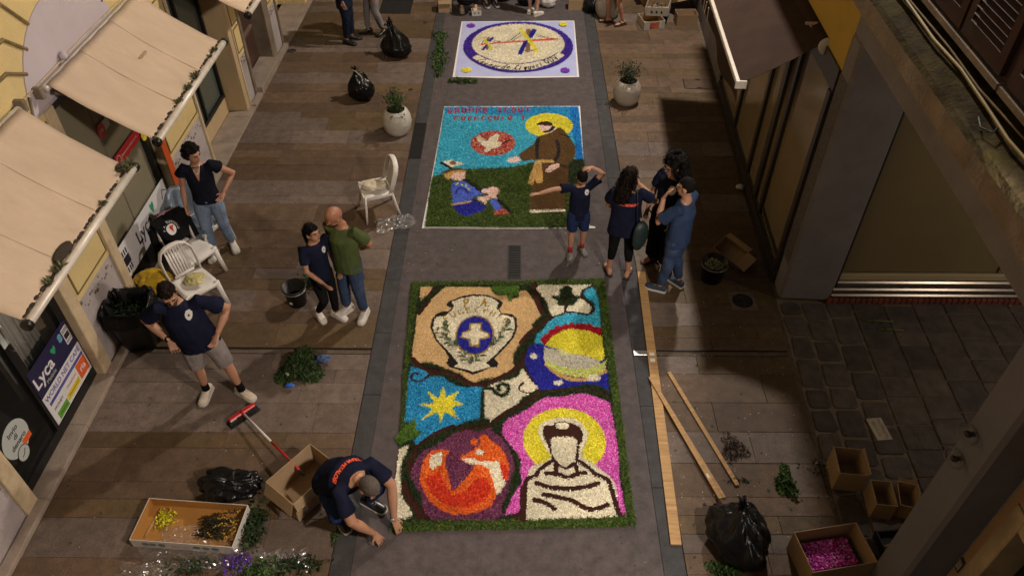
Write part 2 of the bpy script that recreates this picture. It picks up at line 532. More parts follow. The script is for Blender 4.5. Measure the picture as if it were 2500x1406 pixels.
for nm_, col_, lab_ in (('blue_petals', (.03, .28, .48), 'blue'), ('yellow_petals', (.6, .5, .05), 'yellow'), ('pink_petals', (.5, .07, .33), 'pink'), ('white_petals', (.6, .56, .46), 'white')):
    scatter_discs(nm_, 'stray ' + lab_ + ' petals spilled on the asphalt around the carpets', 22, (.004, .008), material('stray_' + nm_, col_, .8), reg_lane, sides=5)
scatter_discs('leaf_crumbs', 'stray leaf crumbs spilled on the asphalt', 120, (.004, .012), material('leaf_crumb', (.035, .05, .018), .8), reg_lane, sides=5)
for xa_, xb_ in ((-4.9, -1.738), (1.603, 5.2)):
    tag(MB().box((xa_, 17.95, -.07), (xb_, 42, -.004)).build('pavement_beyond', mat_slab_b), 'far paving beyond the top of the picture', kind='structure')

# ------------------------------------------------------------------ flower carpets
PETAL = attr_material('petals', .7)
GRAIN = attr_material('petal_ground', .85)
PAL = {  # base colours (linear) with spread
 'grass': [(.03,.055,.010), (.05,.085,.014), (.075,.11,.024), (.022,.036,.009)],
 'leaf': [(.012,.022,.008), (.02,.033,.012), (.03,.045,.016)],
 'bright': [(.06,.13,.02), (.09,.18,.03), (.045,.09,.016)],
 'soil': [(.036,.011,.007), (.046,.015,.009)],
 'black': [(.012,.010,.011), (.018,.014,.014)],
 'sand': [(.48,.32,.15), (.53,.36,.18), (.44,.28,.12)],
 'white': [(.62,.57,.44), (.7,.66,.52), (.55,.52,.36), (.66,.6,.48)],
 'greyw': [(.46,.44,.36), (.54,.5,.4), (.4,.38,.3)],
 'blue': [(.012,.19,.40), (.02,.27,.52), (.008,.13,.31), (.05,.34,.58)],
 'cyan': [(.02,.30,.44), (.05,.38,.53), (.012,.23,.38), (.10,.46,.58)],
 'azure': [(.01,.16,.45), (.02,.22,.55), (.01,.11,.36)],
 'navy': [(.014,.014,.24), (.02,.02,.34), (.03,.04,.30), (.01,.01,.17)],
 'violet': [(.035,.012,.21), (.05,.02,.28), (.03,.01,.15), (.09,.05,.36)],
 'yellow': [(.62,.56,.025), (.7,.63,.04), (.5,.46,.03), (.74,.62,.08)],
 'gold': [(.26,.165,.02), (.31,.20,.03)],
 'red': [(.33,.008,.016), (.42,.02,.03), (.24,.006,.012)],
 'redmix': [(.33,.02,.025), (.42,.05,.05), (.22,.01,.018), (.62,.40,.22), (.3,.02,.02)],
 'pink': [(.53,.05,.36), (.62,.10,.46), (.42,.035,.27), (.70,.26,.56)],
 'plum': [(.10,.022,.065), (.14,.035,.09), (.07,.015,.045), (.18,.06,.10)],
 'orange': [(.60,.10,.015), (.52,.06,.012), (.66,.19,.03), (.58,.08,.016)],
 'deepor': [(.50,.028,.010), (.42,.02,.01), (.56,.06,.02)],
 'lime': [(.48,.52,.13), (.56,.56,.2), (.40,.46,.10)],
 'limew': [(.55,.54,.26), (.6,.58,.32)],
 'robe': [(.088,.045,.013), (.096,.05,.015), (.08,.04,.012)],
 'skin': [(.72,.50,.42), (.78,.58,.50), (.66,.42,.36)],
 'tan': [(.50,.32,.11), (.44,.27,.08)],
 'peri': [(.07,.12,.50), (.10,.17,.58), (.05,.08,.40)],
 'lav': [(.46,.50,.80), (.48,.52,.82)],
 'paper': [(.76,.74,.70), (.72,.7,.66)],
 'purple': [(.16,.04,.38), (.22,.07,.46), (.10,.02,.28)],
 'redo': [(.62,.07,.03), (.54,.05,.02)],
 'brown': [(.20,.10,.055), (.24,.13,.07)],
}
SMOOTH = {'soil', 'sand', 'robe', 'lav', 'paper', 'gold', 'black'}   # ground coffee, sawdust, paper: no petals

def in_poly(x, y, poly):
    c = np.zeros(len(x), bool); n = len(poly)
    for i in range(n):
        x1, y1 = poly[i]; x2, y2 = poly[(i+1) % n]
        if y1 == y2: continue
        k = ((y1 > y) != (y2 > y)) & (x < (x2-x1)*(y-y1)/(y2-y1)+x1)
        c ^= k
    return c
def in_stroke(x, y, pts, w):
    c = np.zeros(len(x), bool); r = w/2
    for (x1, y1), (x2, y2) in zip(pts, pts[1:]):
        dx, dy = x2-x1, y2-y1; L = dx*dx+dy*dy+1e-12
        t = np.clip(((x-x1)*dx+(y-y1)*dy)/L, 0, 1)
        c |= (x-x1-t*dx)**2+(y-y1-t*dy)**2 < r*r
    return c

def spline(pts, k=5):
    out = []; n = len(pts)
    for i in range(n-1):
        p0 = pts[max(i-1, 0)]; p1 = pts[i]; p2 = pts[i+1]; p3 = pts[min(i+2, n-1)]
        for j in range(k):
            t = j/k
            out.append(tuple(.5*(2*p1[a]+(p2[a]-p0[a])*t+(2*p0[a]-5*p1[a]+4*p2[a]-p3[a])*t*t+(3*p1[a]-p0[a]-3*p2[a]+p3[a])*t**3) for a in (0, 1)))
    return out + [pts[-1]]

class Carpet:
    def __init__(s): s.layers = []; s.elements = []
    def el(s, name, label=None):
        if name not in [e[0] for e in s.elements]: s.elements.append((name, label))
        return [e[0] for e in s.elements].index(name)
    def poly(s, el, col, pts): s.layers.append(('p', s.el(el), col, pts, 0))
    def line(s, el, col, pts, w, smooth=True):
        s.layers.append(('s', s.el(el), col, spline(pts) if smooth and len(pts) > 2 else pts, w))
    def oval(s, el, col, box):
        """box: four points left, right, top, bottom of the oval on the ground"""
        l, r, t, b = box
        cx, cy = (l[0]+r[0])/2, (t[1]+b[1])/2; rx, ry = (r[0]-l[0])/2, (t[1]-b[1])/2
        s.poly(el, col, [(cx+rx*math.cos(2*PI*k/40), cy+ry*math.sin(2*PI*k/40)) for k in range(40)])
    def classify(s, x, y):
        e = np.full(len(x), -1); c = np.full(len(x), -1)
        for kind, el, col, pts, w in s.layers:
            m = in_poly(x, y, pts) if kind == 'p' else in_stroke(x, y, pts, w)
            e[m] = el; c[m] = KEYS.index(col)
        return e, c
for _k in PAL:
    if _k not in ('soil', 'black', 'robe', 'leaf'): PAL[_k] = [tuple(min(.86, v*1.22) for v in c) for c in PAL[_k]]
KEYS = list(PAL)

def quads_mesh(name, V, colours, smooth=False):
    """V: (n,4,3) quads, colours (n,3) -> mesh with face colour attribute"""
    n = len(V); me = bpy.data.meshes.new(name)
    me.vertices.add(n*4); me.vertices.foreach_set('co', V.reshape(-1).astype(np.float32))
    me.loops.add(n*4); me.loops.foreach_set('vertex_index', np.arange(n*4, dtype=np.int32))
    me.polygons.add(n); me.polygons.foreach_set('loop_start', np.arange(0, n*4, 4, dtype=np.int32))
    me.polygons.foreach_set('loop_total', np.full(n, 4, np.int32))
    a = me.attributes.new('col', 'FLOAT_COLOR', 'FACE')
    a.data.foreach_set('color', np.concatenate([colours, np.ones((n, 1))], 1).astype(np.float32).ravel())
    me.update(calc_edges=True)
    return me

def pick_colours(c, rng, spread=.16):
    out = np.zeros((len(c), 3))
    for k, key in enumerate(KEYS):
        m = np.where(c == k)[0]
        if len(m):
            pal = np.array(PAL[key]); out[m] = pal[rng.integers(0, len(pal), len(m))]
    return out * (1 + rng.normal(0, spread, (len(c), 1))).clip(.55, 1.5)

def petals(x, y, z, L, W, tilt, rng):
    """n bent little quads lying at random"""
    n = len(x); a = rng.uniform(0, 2*PI, n)
    d = np.stack([np.cos(a), np.sin(a), rng.normal(0, tilt, n)], 1); d /= np.linalg.norm(d, axis=1)[:, None]
    s = np.stack([-np.sin(a), np.cos(a), rng.normal(0, tilt, n)], 1); s /= np.linalg.norm(s, axis=1)[:, None]
    l = (L*rng.uniform(.6, 1.25, n))[:, None]/2; w = (W*rng.uniform(.6, 1.3, n))[:, None]/2
    c = np.stack([x, y, z], 1)
    return np.stack([c-d*l, c+s*w-d*l*.1, c+d*l, c-s*w-d*l*.1], 1)

def lay_carpet(cp, root, bounds, base_z, dens, L, W, seed, cell=.022, fine=None):
    rng = np.random.default_rng(seed)
    x0, x1, y0, y1 = bounds
    nx, ny = int((x1-x0)/cell), int((y1-y0)/cell)
    gx, gy = np.meshgrid(x0+(np.arange(nx)+.5)*cell, y0+(np.arange(ny)+.5)*cell)
    gx = gx.ravel(); gy = gy.ravel()
    # ground cells are coloured by a slightly jittered sample so that edges stay ragged
    e, c = cp.classify(gx+rng.normal(0, cell*.12, len(gx)), gy+rng.normal(0, cell*.12, len(gy)))
    n = int((x1-x0)*(y1-y0)*dens)
    px = rng.uniform(x0, x1, n); py = rng.uniform(y0, y1, n)
    pe, pc = cp.classify(px+rng.normal(0, .0055, n), py+rng.normal(0, .0055, n))
    def mound(x, y): return .010*(1+fnoise(np.stack([x, y, np.zeros_like(x)], 1), 5.0, seed+40, 2))
    def blotch(x, y): return (1+.16*fnoise(np.stack([x, y, np.zeros_like(x)], 1), 7.0, seed+50, 3))[:, None]
    ox, oy = root.location.x, root.location.y
    cols_g = pick_colours(c, rng, .14)*blotch(gx, gy); cols_p = pick_colours(pc, rng, .24)*blotch(px, py)
    gz = np.where(np.isin(c, [KEYS.index(q) for q in ('lav', 'paper')]), 0, mound(gx, gy)); pz = mound(px, py)
    sm = np.array([k in SMOOTH for k in KEYS] + [False])
    gr = np.array([k in ('grass', 'leaf', 'bright') for k in KEYS] + [False])
    for k, (name, label) in enumerate(cp.elements):
        g = np.where(e == k)[0]
        h = cell/2
        zz = base_z + gz[g] + rng.uniform(0, .004, len(g))
        V = np.stack([np.stack([gx[g]+sx*h-ox, gy[g]+sy*h-oy, zz], 1) for sx, sy in ((-1,-1),(1,-1),(1,1),(-1,1))], 1)
        parts = [V]; cl = [cols_g[g]]
        p = np.where(pe == k)[0]
        ps = p[~sm[pc[p]] & ~gr[pc[p]]]
        if len(ps):
            parts.append(petals(px[ps]-ox, py[ps]-oy, base_z+pz[ps]+rng.uniform(.004, .02, len(ps)), L, W, .38, rng)); cl.append(cols_p[ps])
        ps = p[gr[pc[p]]]
        if len(ps):
            parts.append(petals(px[ps]-ox, py[ps]-oy, base_z+pz[ps]+rng.uniform(.006, .034, len(ps)), L*1.9, W*.85, .42, rng)); cl.append(cols_p[ps])
        ps = p[sm[pc[p]]]
        if len(ps):
            parts.append(petals(px[ps]-ox, py[ps]-oy, base_z+pz[ps]+rng.uniform(.004, .008, len(ps)), W*.9, W*.7, .25, rng)); cl.append(cols_p[ps])
        V = np.concatenate(parts); cl = np.concatenate(cl)
        if not len(V): continue
        o = obj(name, quads_mesh(name, V, cl), PETAL, root)
        tag(o, label, kind='stuff')

# stroke lettering (unit box, x right, y up)
GL = {
 'P': [[(0,0),(0,1),(.55,1),(.7,.8),(.55,.52),(0,.5)]], 'A': [[(0,0),(.4,1),(.8,0)],[(.18,.38),(.62,.38)]],
 '.': [[(.1,.05),(.16,.05)]], 'F': [[(0,0),(0,1),(.62,1)],[(0,.52),(.5,.52)]], 'U': [[(0,1),(0,.25),(.3,0),(.6,.25),(.6,1)]],
 'C': [[(.65,.85),(.35,1),(.02,.7),(.02,.3),(.35,0),(.65,.15)]], 'E': [[(.6,1),(0,1),(0,0),(.6,0)],[(0,.5),(.5,.5)]],
 'H': [[(0,0),(0,1)],[(.6,0),(.6,1)],[(0,.5),(.6,.5)]], 'I': [[(.1,0),(.1,1)]],
 'O': [[(.35,0),(.02,.3),(.02,.7),(.35,1),(.68,.7),(.68,.3),(.35,0)]],
 'G': [[(.65,.85),(.35,1),(.02,.7),(.02,.3),(.35,0),(.65,.15),(.65,.48),(.4,.48)]],
 'R': [[(0,0),(0,1),(.55,1),(.66,.78),(.5,.52),(0,.5)],[(.3,.5),(.66,0)]], 'S': [[(.6,.85),(.3,1),(.05,.8),(.3,.52),(.6,.3),(.35,0),(.03,.15)]],
 'T': [[(0,1),(.7,1)],[(.35,1),(.35,0)]], '1': [[(.05,.78),(.25,1),(.25,0)]], ' ': [],
 'D': [[(0,0),(0,1),(.4,1),(.68,.7),(.68,.3),(.4,0),(0,0)]], 'V': [[(0,1),(.35,0),(.7,1)]],
 'L': [[(.35,.8),(.5,1),(.3,.95),(.15,.5),(.1,.1),(0,.05),(.3,.08),(.62,.02)]],
 'e': [[(.05,.28),(.45,.3),(.3,.52),(.06,.3),(.2,0),(.5,.12)]], 'o': [[(.25,0),(.03,.25),(.25,.52),(.48,.25),(.25,0)]],
 'n': [[(.02,.5),(.06,0)],[(.06,.35),(.3,.52),(.42,.4),(.44,0)]], 'a': [[(.45,.5),(.2,.52),(.03,.2),(.2,0),(.42,.2)],[(.45,.5),(.46,0)]],
 'r': [[(.05,.5),(.08,0)],[(.08,.3),(.25,.52),(.42,.45)]], 'd': [[(.42,.45),(.18,.5),(.03,.2),(.2,0),(.42,.15)],[(.46,1),(.46,0)]],
 'i': [[(.1,.5),(.12,0)],[(.11,.72),(.12,.74)]], 'g': [[(.45,.5),(.2,.52),(.05,.25),(.22,.05),(.43,.2)],[(.45,.5),(.45,-.25),(.2,-.4),(.03,-.28)]],
 'u': [[(.03,.5),(.06,.1),(.25,0),(.42,.2)],[(.44,.5),(.46,0)]],
}
def lettering(cp, el, col, txt, path, h, w, slant=0.0, squeeze=1.0):
    """letters spread evenly along a path of ground points"""
    path = spline(path, 8) if len(path) > 2 else path
    d = [0]
    for a, b in zip(path, path[1:]): d.append(d[-1]+math.dist(a, b))
    def at(t):
        t = max(0, min(d[-1], t))
        for i in range(len(path)-1):
            if t <= d[i+1]+1e-9:
                f = (t-d[i])/(d[i+1]-d[i]+1e-9); a, b = path[i], path[i+1]
                return (a[0]+(b[0]-a[0])*f, a[1]+(b[1]-a[1])*f), math.atan2(b[1]-a[1], b[0]-a[0])
    n = len(txt)
    for i, ch in enumerate(txt):
        (x, y), a = at(d[-1]*(i+.12)/n)
        cell = d[-1]/n*squeeze
        for st in GL[ch]:
            pts = []
            for gx, gy in st:
                lx = gx*cell*1.05+slant*gy*h; ly = gy*h
                pts.append((x+lx*math.cos(a)-ly*math.sin(a), y+lx*math.sin(a)+ly*math.cos(a)))
            cp.line(el, col, pts, w, False)

# ---- near carpet: shield, sun, fox and friar
c1 = empty('flower_carpet', (-.06, 5.62, 0), label='largest flower carpet with shield, star, fox and friar inside a green grass border', cat='flower carpet', group='flower carpets laid on the lane')
K = Carpet()
K.el('grass_border', 'fringed green grass border'); K.el('leaf_garland', 'dark leaf bands between the pictures'); K.el('soil_line', 'dark brown soil outlines')
K.poly('grass_border', 'grass', [(-1.371,7.368),(-0.114,7.386),(1.136,7.444),(1.158,7.318),(1.176,3.879),(0.168,3.844),(-1.208,3.802),(-1.222,4.644),(-1.323,6.148)])
K.poly('leaf_garland', 'leaf', [(-1.266,7.282),(-0.113,7.307),(1.005,7.332),(1.035,7.085),(1.079,5.425),(1.094,3.984),(-0.073,3.935),(-1.209,3.903),(-1.179,4.644),(-1.267,6.083)])
K.el('sand_panel', 'sand coloured panel around the shield')
K.poly('sand_panel', 'sand', [(-1.254,7.283),(-1.084,7.285),(-1.147,7.108),(-1.232,6.987)])
K.poly('sand_panel', 'sand', [(-0.932,7.277),(-0.337,7.282),(-0.31,7.185),(-0.248,7.116),(-0.122,7.125),(-0.091,7.022),(-0.044,7.066),(0.033,7.092),(0.015,7.205),(0.123,7.215),(0.177,7.128),(0.223,7.016),(0.269,6.898),(0.314,6.798),(0.295,6.716),(0.242,6.667),(0.197,6.586),(0.205,6.506),(0.102,6.365),(0.045,6.257),(-0.016,6.136),(-0.032,6.032),(-0.015,5.93),(-0.095,5.83),(-0.293,5.729),(-0.494,5.672),(-0.652,5.797),(-0.877,5.909),(-1.013,5.966),(-1.133,5.965),(-1.236,6.052),(-1.246,6.201),(-1.24,6.479),(-1.248,6.786),(-1.125,6.988),(-1.018,7.144)])
K.line('soil_line', 'soil', [(-1.052,7.267),(-1.123,7.109)], .05)
K.line('soil_line', 'soil', [(-1.114,7.005),(-1.175,6.886),(-1.218,6.786)], .05)
K.line('soil_line', 'soil', [(0.221,7.331),(0.249,7.12),(0.293,6.932),(0.343,6.799)], .085)
K.line('soil_line', 'soil', [(0.453,6.734),(0.298,6.587),(0.159,6.443),(0.068,6.303)], .075)
K.line('soil_line', 'soil', [(0.09,6.107),(0.067,5.996),(-0.031,5.859),(-0.121,5.787),(-0.28,5.681),(-0.397,5.638),(-0.515,5.651),(-0.67,5.747),(-0.871,5.83),(-1.014,5.851),(-1.129,5.921),(-1.227,6.022)], .075)
K.line('soil_line', 'soil', [(-1.129,5.921),(-1,5.822),(-0.911,5.795)], .07)
K.el('star_panel', 'blue panel behind the star')
K.poly('star_panel', 'blue', [(-1.232,5.906),(-1.159,5.892),(-1.067,5.843),(-1.014,5.794),(-1.037,5.748),(-0.941,5.759),(-0.822,5.753),(-0.774,5.684),(-0.685,5.636),(-0.598,5.602),(-0.374,5.604),(-0.392,5.523),(-0.392,5.363),(-0.397,5.147),(-0.528,5.121),(-0.697,5.038),(-0.833,4.963),(-0.966,4.877),(-1.06,4.81),(-1.1,4.864),(-1.015,4.968),(-1.074,4.998),(-1.104,5.148),(-1.179,5.084),(-1.213,5.134),(-1.23,5.406),(-1.242,5.652),(-1.239,5.877)])
K.line('soil_line', 'soil', [(-1.128,5.793),(-1.183,5.806),(-1.215,5.75),(-1.183,5.694),(-1.106,5.678),(-1.037,5.744),(-0.998,5.801)], .032)
K.poly('star', 'yellow', [(-0.828,5.614),(-0.787,5.452),(-0.638,5.554),(-0.702,5.406),(-0.566,5.352),(-0.715,5.318),(-0.633,5.152),(-0.793,5.246),(-0.823,5.068),(-0.86,5.246),(-1.046,5.129),(-0.921,5.29),(-1.103,5.348),(-0.916,5.362),(-1.019,5.551),(-0.872,5.432)])
K.el('white_panel', 'white petal panels')
K.poly('white_panel', 'white', [(-0.352,5.591),(-0.195,5.688),(-0.088,5.717),(0.024,5.774),(0.073,5.902),(0.137,5.789),(0.185,5.692),(0.253,5.603),(0.162,5.514),(0.067,5.446),(0.014,5.366),(-0.273,5.129),(-0.346,5.167),(-0.352,5.334),(-0.355,5.413),(-0.362,5.563)])
K.line('leaf_garland', 'leaf', [(-0.352,5.577),(-0.278,5.578),(-0.223,5.511),(-0.148,5.478),(-0.096,5.525),(-0.087,5.607),(-0.141,5.654),(-0.204,5.619),(-0.192,5.551)], .04)
K.line('soil_line', 'soil', [(0.083,5.677),(0.04,5.621),(0.056,5.553),(0.141,5.527),(0.247,5.555),(0.269,5.603),(0.153,5.768),(0.089,5.917)], .03)
K.poly('white_panel', 'white', [(0.257,7.26),(0.3,7.314),(1.018,7.329),(0.932,7.301),(0.861,7.23),(0.848,7.125),(0.828,7.081),(0.88,7.056),(0.966,6.921),(0.951,6.878),(0.899,6.803),(0.737,6.835),(0.643,6.818),(0.595,6.809),(0.524,6.767),(0.442,6.758),(0.409,6.849),(0.389,6.983),(0.343,7.069),(0.286,7.172)])
K.poly('sky_panel', 'cyan', [(0.98,7.302),(0.904,7.257),(0.863,7.177),(0.866,7.125),(0.927,7.039),(0.981,6.971),(0.998,6.87),(0.947,6.812),(0.736,6.802),(0.583,6.792),(0.475,6.718),(0.392,6.636),(0.332,6.523),(0.25,6.428),(0.226,6.335),(0.214,6.289),(0.348,6.259),(1.035,6.435),(1.046,6.577),(1.05,6.854),(1.045,7.109),(1.017,7.222)])
K.line('soil_line', 'soil', [(0.406,6.725),(0.524,6.764),(0.643,6.821),(0.783,6.811),(0.898,6.787),(0.98,6.862),(0.955,6.937),(0.879,7.039),(0.834,7.087),(0.853,7.212),(0.987,7.311)], .036)
K.poly('night_panel', 'navy', [(0.214,6.281),(0.129,6.19),(0.129,6.107),(0.1,6.019),(0.116,5.903),(0.186,5.747),(0.259,5.616),(0.274,5.555),(0.31,5.542),(0.503,5.598),(0.739,5.634),(0.931,5.642),(1.056,5.541),(1.066,5.783),(1.05,5.925),(1.023,6.28),(0.348,6.259)])
K.line('soil_line', 'soil', [(0.273,5.552),(0.502,5.577),(0.715,5.593),(0.894,5.56),(1.057,5.494)], .04)
K.poly('sun_rays', 'red', [(0.288,6.335),(0.347,6.437),(0.387,6.445),(0.394,6.508),(0.475,6.517),(0.482,6.572),(0.575,6.581),(0.599,6.621),(0.644,6.598),(0.676,6.654),(0.725,6.606),(0.796,6.631),(0.864,6.607),(0.91,6.616),(0.953,6.568),(1.05,6.553),(1.039,6.411),(0.921,6.434),(0.581,6.462),(0.441,6.368),(0.348,6.244)])
K.poly('sun', 'yellow', [(0.348,6.252),(0.431,6.383),(0.583,6.509),(0.744,6.527),(0.903,6.496),(1.043,6.388),(1.049,6.041),(0.98,6.004),(0.874,6.069),(0.678,6.112),(0.525,6.17)])
K.line('earth_band', 'tan', [(0.363,5.948),(0.468,5.82),(0.605,5.737),(0.744,5.717),(0.831,5.739),(1.034,5.853)], .06)
K.poly('pale_band', 'lime', [(0.316,6.05),(0.45,5.949),(0.622,5.878),(0.807,5.88),(0.953,5.938),(1.057,6.012),(1.04,5.867),(0.943,5.796),(0.81,5.752),(0.639,5.765),(0.468,5.834),(0.363,5.934)])
K.poly('pale_band', 'greyw', [(0.331,6.229),(0.502,6.17),(0.678,6.112),(0.863,6.069),(0.989,5.982),(0.953,5.938),(0.807,5.88),(0.622,5.878),(0.45,5.949),(0.321,6.035)])
K.poly('pale_band', 'limew', [(0.503,6.2),(0.569,6.171),(0.645,6.126),(0.598,6.067),(0.522,6.096)])
K.oval('cloud', 'white', [(0.815,5.745),(0.977,5.747),(0.899,5.795),(0.892,5.695)])
K.oval('cloud', 'white', [(0.433,5.669),(0.538,5.67),(0.486,5.711),(0.483,5.633)])
K.oval('cloud', 'white', [(0.162,6.078),(0.25,6.079),(0.206,6.12),(0.205,6.031)])
K.poly('tree', 'leaf', [(0.558,7.21),(0.64,7.299),(0.712,7.282),(0.717,7.141),(0.775,7.107),(0.835,7.107),(0.771,7.021),(0.719,6.944),(0.648,6.935),(0.621,6.851),(0.601,6.943),(0.53,6.942),(0.51,7.036),(0.446,7.087),(0.465,7.13),(0.559,7.096)])
K.line('tree', 'soil', [(0.621,7.088),(0.61,6.826)], .03)
K.poly('vine_leaf', 'bright', [(-0.323,7.229),(-0.288,7.291),(0.027,7.294),(0.034,7.205),(0.016,7.101),(-0.044,7.1),(-0.067,7.014),(-0.103,7.031),(-0.116,7.125),(-0.248,7.124)])
K.poly('vine_leaf', 'bright', [(-1.197,5.059),(-1.104,5.154),(-1.074,4.998),(-1.015,4.968),(-1.096,4.876),(-1.154,4.851),(-1.24,4.814),(-1.299,4.898),(-1.229,4.984)])
K.line('soil_line', 'soil', [(-1.047,4.78),(-0.947,4.889),(-0.815,4.988),(-0.687,5.051)], .055)
K.line('soil_line', 'soil', [(-0.624,5.012),(-0.453,5.038),(-0.302,5.069),(-0.182,5.181),(-0.044,5.295),(0.035,5.337),(0.15,5.417),(0.257,5.498)], .06)
K.line('soil_line', 'soil', [(-1.051,4.768),(-1.087,4.639),(-1.102,4.502)], .07)
K.poly('soil_line', 'soil', [(-1.174,4.368),(-1.091,4.357),(-1.057,4.217),(-0.929,4.059),(-0.867,3.988),(-0.807,3.922),(-0.953,3.926),(-1.031,4.059),(-1.14,4.194)])
K.poly('white_panel', 'white', [(-1.238,4.755),(-1.131,4.821),(-1.141,4.732),(-1.187,4.615),(-1.169,4.324),(-1.151,4.216),(-1.115,4.142),(-1.05,4.058),(-1.007,3.956),(-1.046,3.935),(-1.209,3.919),(-1.237,4.226),(-1.229,4.434),(-1.235,4.603),(-1.227,4.708)])
K.el('plum_panel', 'dark plum panel behind the fox')
K.poly('plum_panel', 'plum', [(-0.974,4.745),(-0.85,4.794),(-0.728,4.903),(-0.652,4.965),(-0.533,5.002),(-0.391,4.991),(-0.271,5.042),(-0.228,4.968),(-0.157,4.92),(-0.085,4.812),(-0.052,4.718),(-0.008,4.625),(-0.012,4.5),(-0.049,4.366),(-0.076,4.225),(-0.096,4.161),(-0.141,4.066),(-0.103,3.974),(-0.193,3.927),(-0.807,3.922),(-0.888,4.008),(-0.932,4.091),(-0.942,4.196),(-1.018,4.292),(-1.077,4.402),(-1.078,4.502),(-1.026,4.663)])
K.poly('fox', 'orange', [(-0.979,4.48),(-0.972,4.617),(-0.912,4.711),(-0.836,4.752),(-0.693,4.748),(-0.731,4.665),(-0.728,4.55),(-0.679,4.405),(-0.65,4.252),(-0.608,4.263),(-0.565,4.34),(-0.466,4.451),(-0.44,4.53),(-0.432,4.564),(-0.501,4.575),(-0.582,4.632),(-0.579,4.667),(-0.507,4.702),(-0.402,4.786),(-0.37,4.846),(-0.398,4.918),(-0.339,4.955),(-0.277,4.894),(-0.164,4.788),(-0.103,4.694),(-0.068,4.556),(-0.075,4.377),(-0.137,4.387),(-0.2,4.192),(-0.244,4.086),(-0.371,4.012),(-0.499,3.991),(-0.618,3.98),(-0.742,4.04),(-0.862,4.133),(-0.927,4.239),(-0.977,4.358)])
K.poly('fox', 'deepor', [(-0.933,4.403),(-0.776,4.482),(-0.717,4.327),(-0.642,4.209),(-0.512,4.242),(-0.424,4.374),(-0.311,4.419),(-0.24,4.277),(-0.301,4.138),(-0.503,4.063),(-0.69,4.093),(-0.85,4.218)])
K.poly('fox', 'orange', [(-0.484,4.833),(-0.448,4.911),(-0.406,4.881),(-0.413,4.809),(-0.472,4.797)])
K.poly('fox', 'white', [(-0.904,4.618),(-0.885,4.682),(-0.795,4.723),(-0.768,4.7),(-0.776,4.55),(-0.82,4.55),(-0.854,4.493),(-0.891,4.526)])
K.poly('fox', 'white', [(-0.558,4.638),(-0.475,4.644),(-0.385,4.61),(-0.17,4.601),(-0.149,4.487),(-0.099,4.343),(-0.154,4.235),(-0.191,4.208),(-0.206,4.277),(-0.233,4.386),(-0.275,4.509),(-0.354,4.565),(-0.452,4.564),(-0.531,4.598)])
K.oval('fox', 'white', [(-0.429,4.715),(-0.34,4.715),(-0.386,4.75),(-0.383,4.673)])
K.poly('fox', 'deepor', [(-0.165,4.578),(-0.102,4.567),(-0.072,4.488),(-0.08,4.377),(-0.128,4.387),(-0.149,4.487)])
K.el('pink_panel', 'bright pink panel behind the friar')
K.poly('pink_panel', 'pink', [(0.202,5.368),(0.309,5.461),(0.498,5.476),(0.743,5.525),(0.918,5.466),(1.054,5.388),(1.076,5.115),(1.086,4.68),(1.068,4.386),(1.085,4.17),(1.095,3.994),(1.04,3.988),(0.951,4.127),(0.103,4.226),(0.046,4.026),(-0.073,3.989),(-0.11,3.989),(-0.02,4.225),(0.065,4.356),(0.046,4.489),(0.056,4.626),(-0.023,4.765),(-0.084,4.848),(-0.156,4.969),(-0.138,5.093),(-0.087,5.169),(0.025,5.221),(0.15,5.312)])
K.oval('halo', 'yellow', [(0.078,4.873),(0.965,4.881),(0.539,5.315),(0.503,4.459)])
K.poly('friar', 'white', [(0.103,4.291),(0.123,4.445),(0.163,4.546),(0.309,4.605),(0.37,4.663),(0.342,4.744),(0.285,4.839),(0.238,4.984),(0.259,5.071),(0.322,5.134),(0.415,5.167),(0.528,5.187),(0.65,5.162),(0.729,5.1),(0.782,4.976),(0.765,4.879),(0.709,4.771),(0.694,4.677),(0.75,4.631),(0.851,4.552),(0.959,4.452),(1.018,4.353),(1.026,4.234),(1.025,4.024),(0.993,3.977),(0.202,3.935),(0.101,3.94)])
K.poly('friar', 'soil', [(0.288,4.984),(0.3,5.059),(0.341,5.09),(0.381,5.072),(0.444,5.129),(0.527,5.142),(0.607,5.111),(0.646,5.087),(0.696,5.062),(0.726,4.976),(0.715,4.866),(0.683,4.83),(0.667,4.724),(0.656,4.619),(0.622,4.607),(0.618,4.63),(0.639,4.747),(0.651,4.878),(0.618,4.92),(0.518,4.925),(0.437,4.925),(0.381,4.9),(0.374,4.816),(0.381,4.721),(0.408,4.652),(0.464,4.572),(0.521,4.544),(0.602,4.613),(0.662,4.63),(0.619,4.556),(0.52,4.506),(0.444,4.549),(0.378,4.628),(0.361,4.721),(0.344,4.815),(0.306,4.875)])
K.oval('friar', 'white', [(0.433,5.075),(0.58,5.076),(0.508,5.123),(0.505,5.026)])
for pts, w in (([(0.388,4.628),(0.249,4.513),(0.21,4.445),(0.123,4.4),(0.099,4.334)], .05), ([(0.651,4.619),(0.745,4.551),(0.825,4.462),(0.936,4.407),(0.975,4.298),(0.998,4.138),(1.027,3.998)], .055),
               ([(0.425,4.571),(0.413,4.486)], .06), ([(0.622,4.573),(0.639,4.488)], .05), ([(0.316,4.469),(0.431,4.458),(0.535,4.42),(0.633,4.46),(0.721,4.478)], .055),
               ([(0.218,4.352),(0.35,4.304),(0.529,4.289),(0.701,4.306),(0.837,4.357)], .06), ([(0.286,4.222),(0.45,4.186),(0.579,4.145),(0.696,4.073),(0.787,4.058),(0.917,4.111)], .058),
               ([(0.187,4.158),(0.289,4.132),(0.385,4.065)], .058), ([(0.086,4.301),(0.079,4.173),(0.074,3.939)], .075)):
    K.line('friar', 'soil', pts, w)
K.poly('soil_line', 'soil', [(-0.018,4),(0.046,4.026),(0.102,3.945),(-0.054,3.938)])
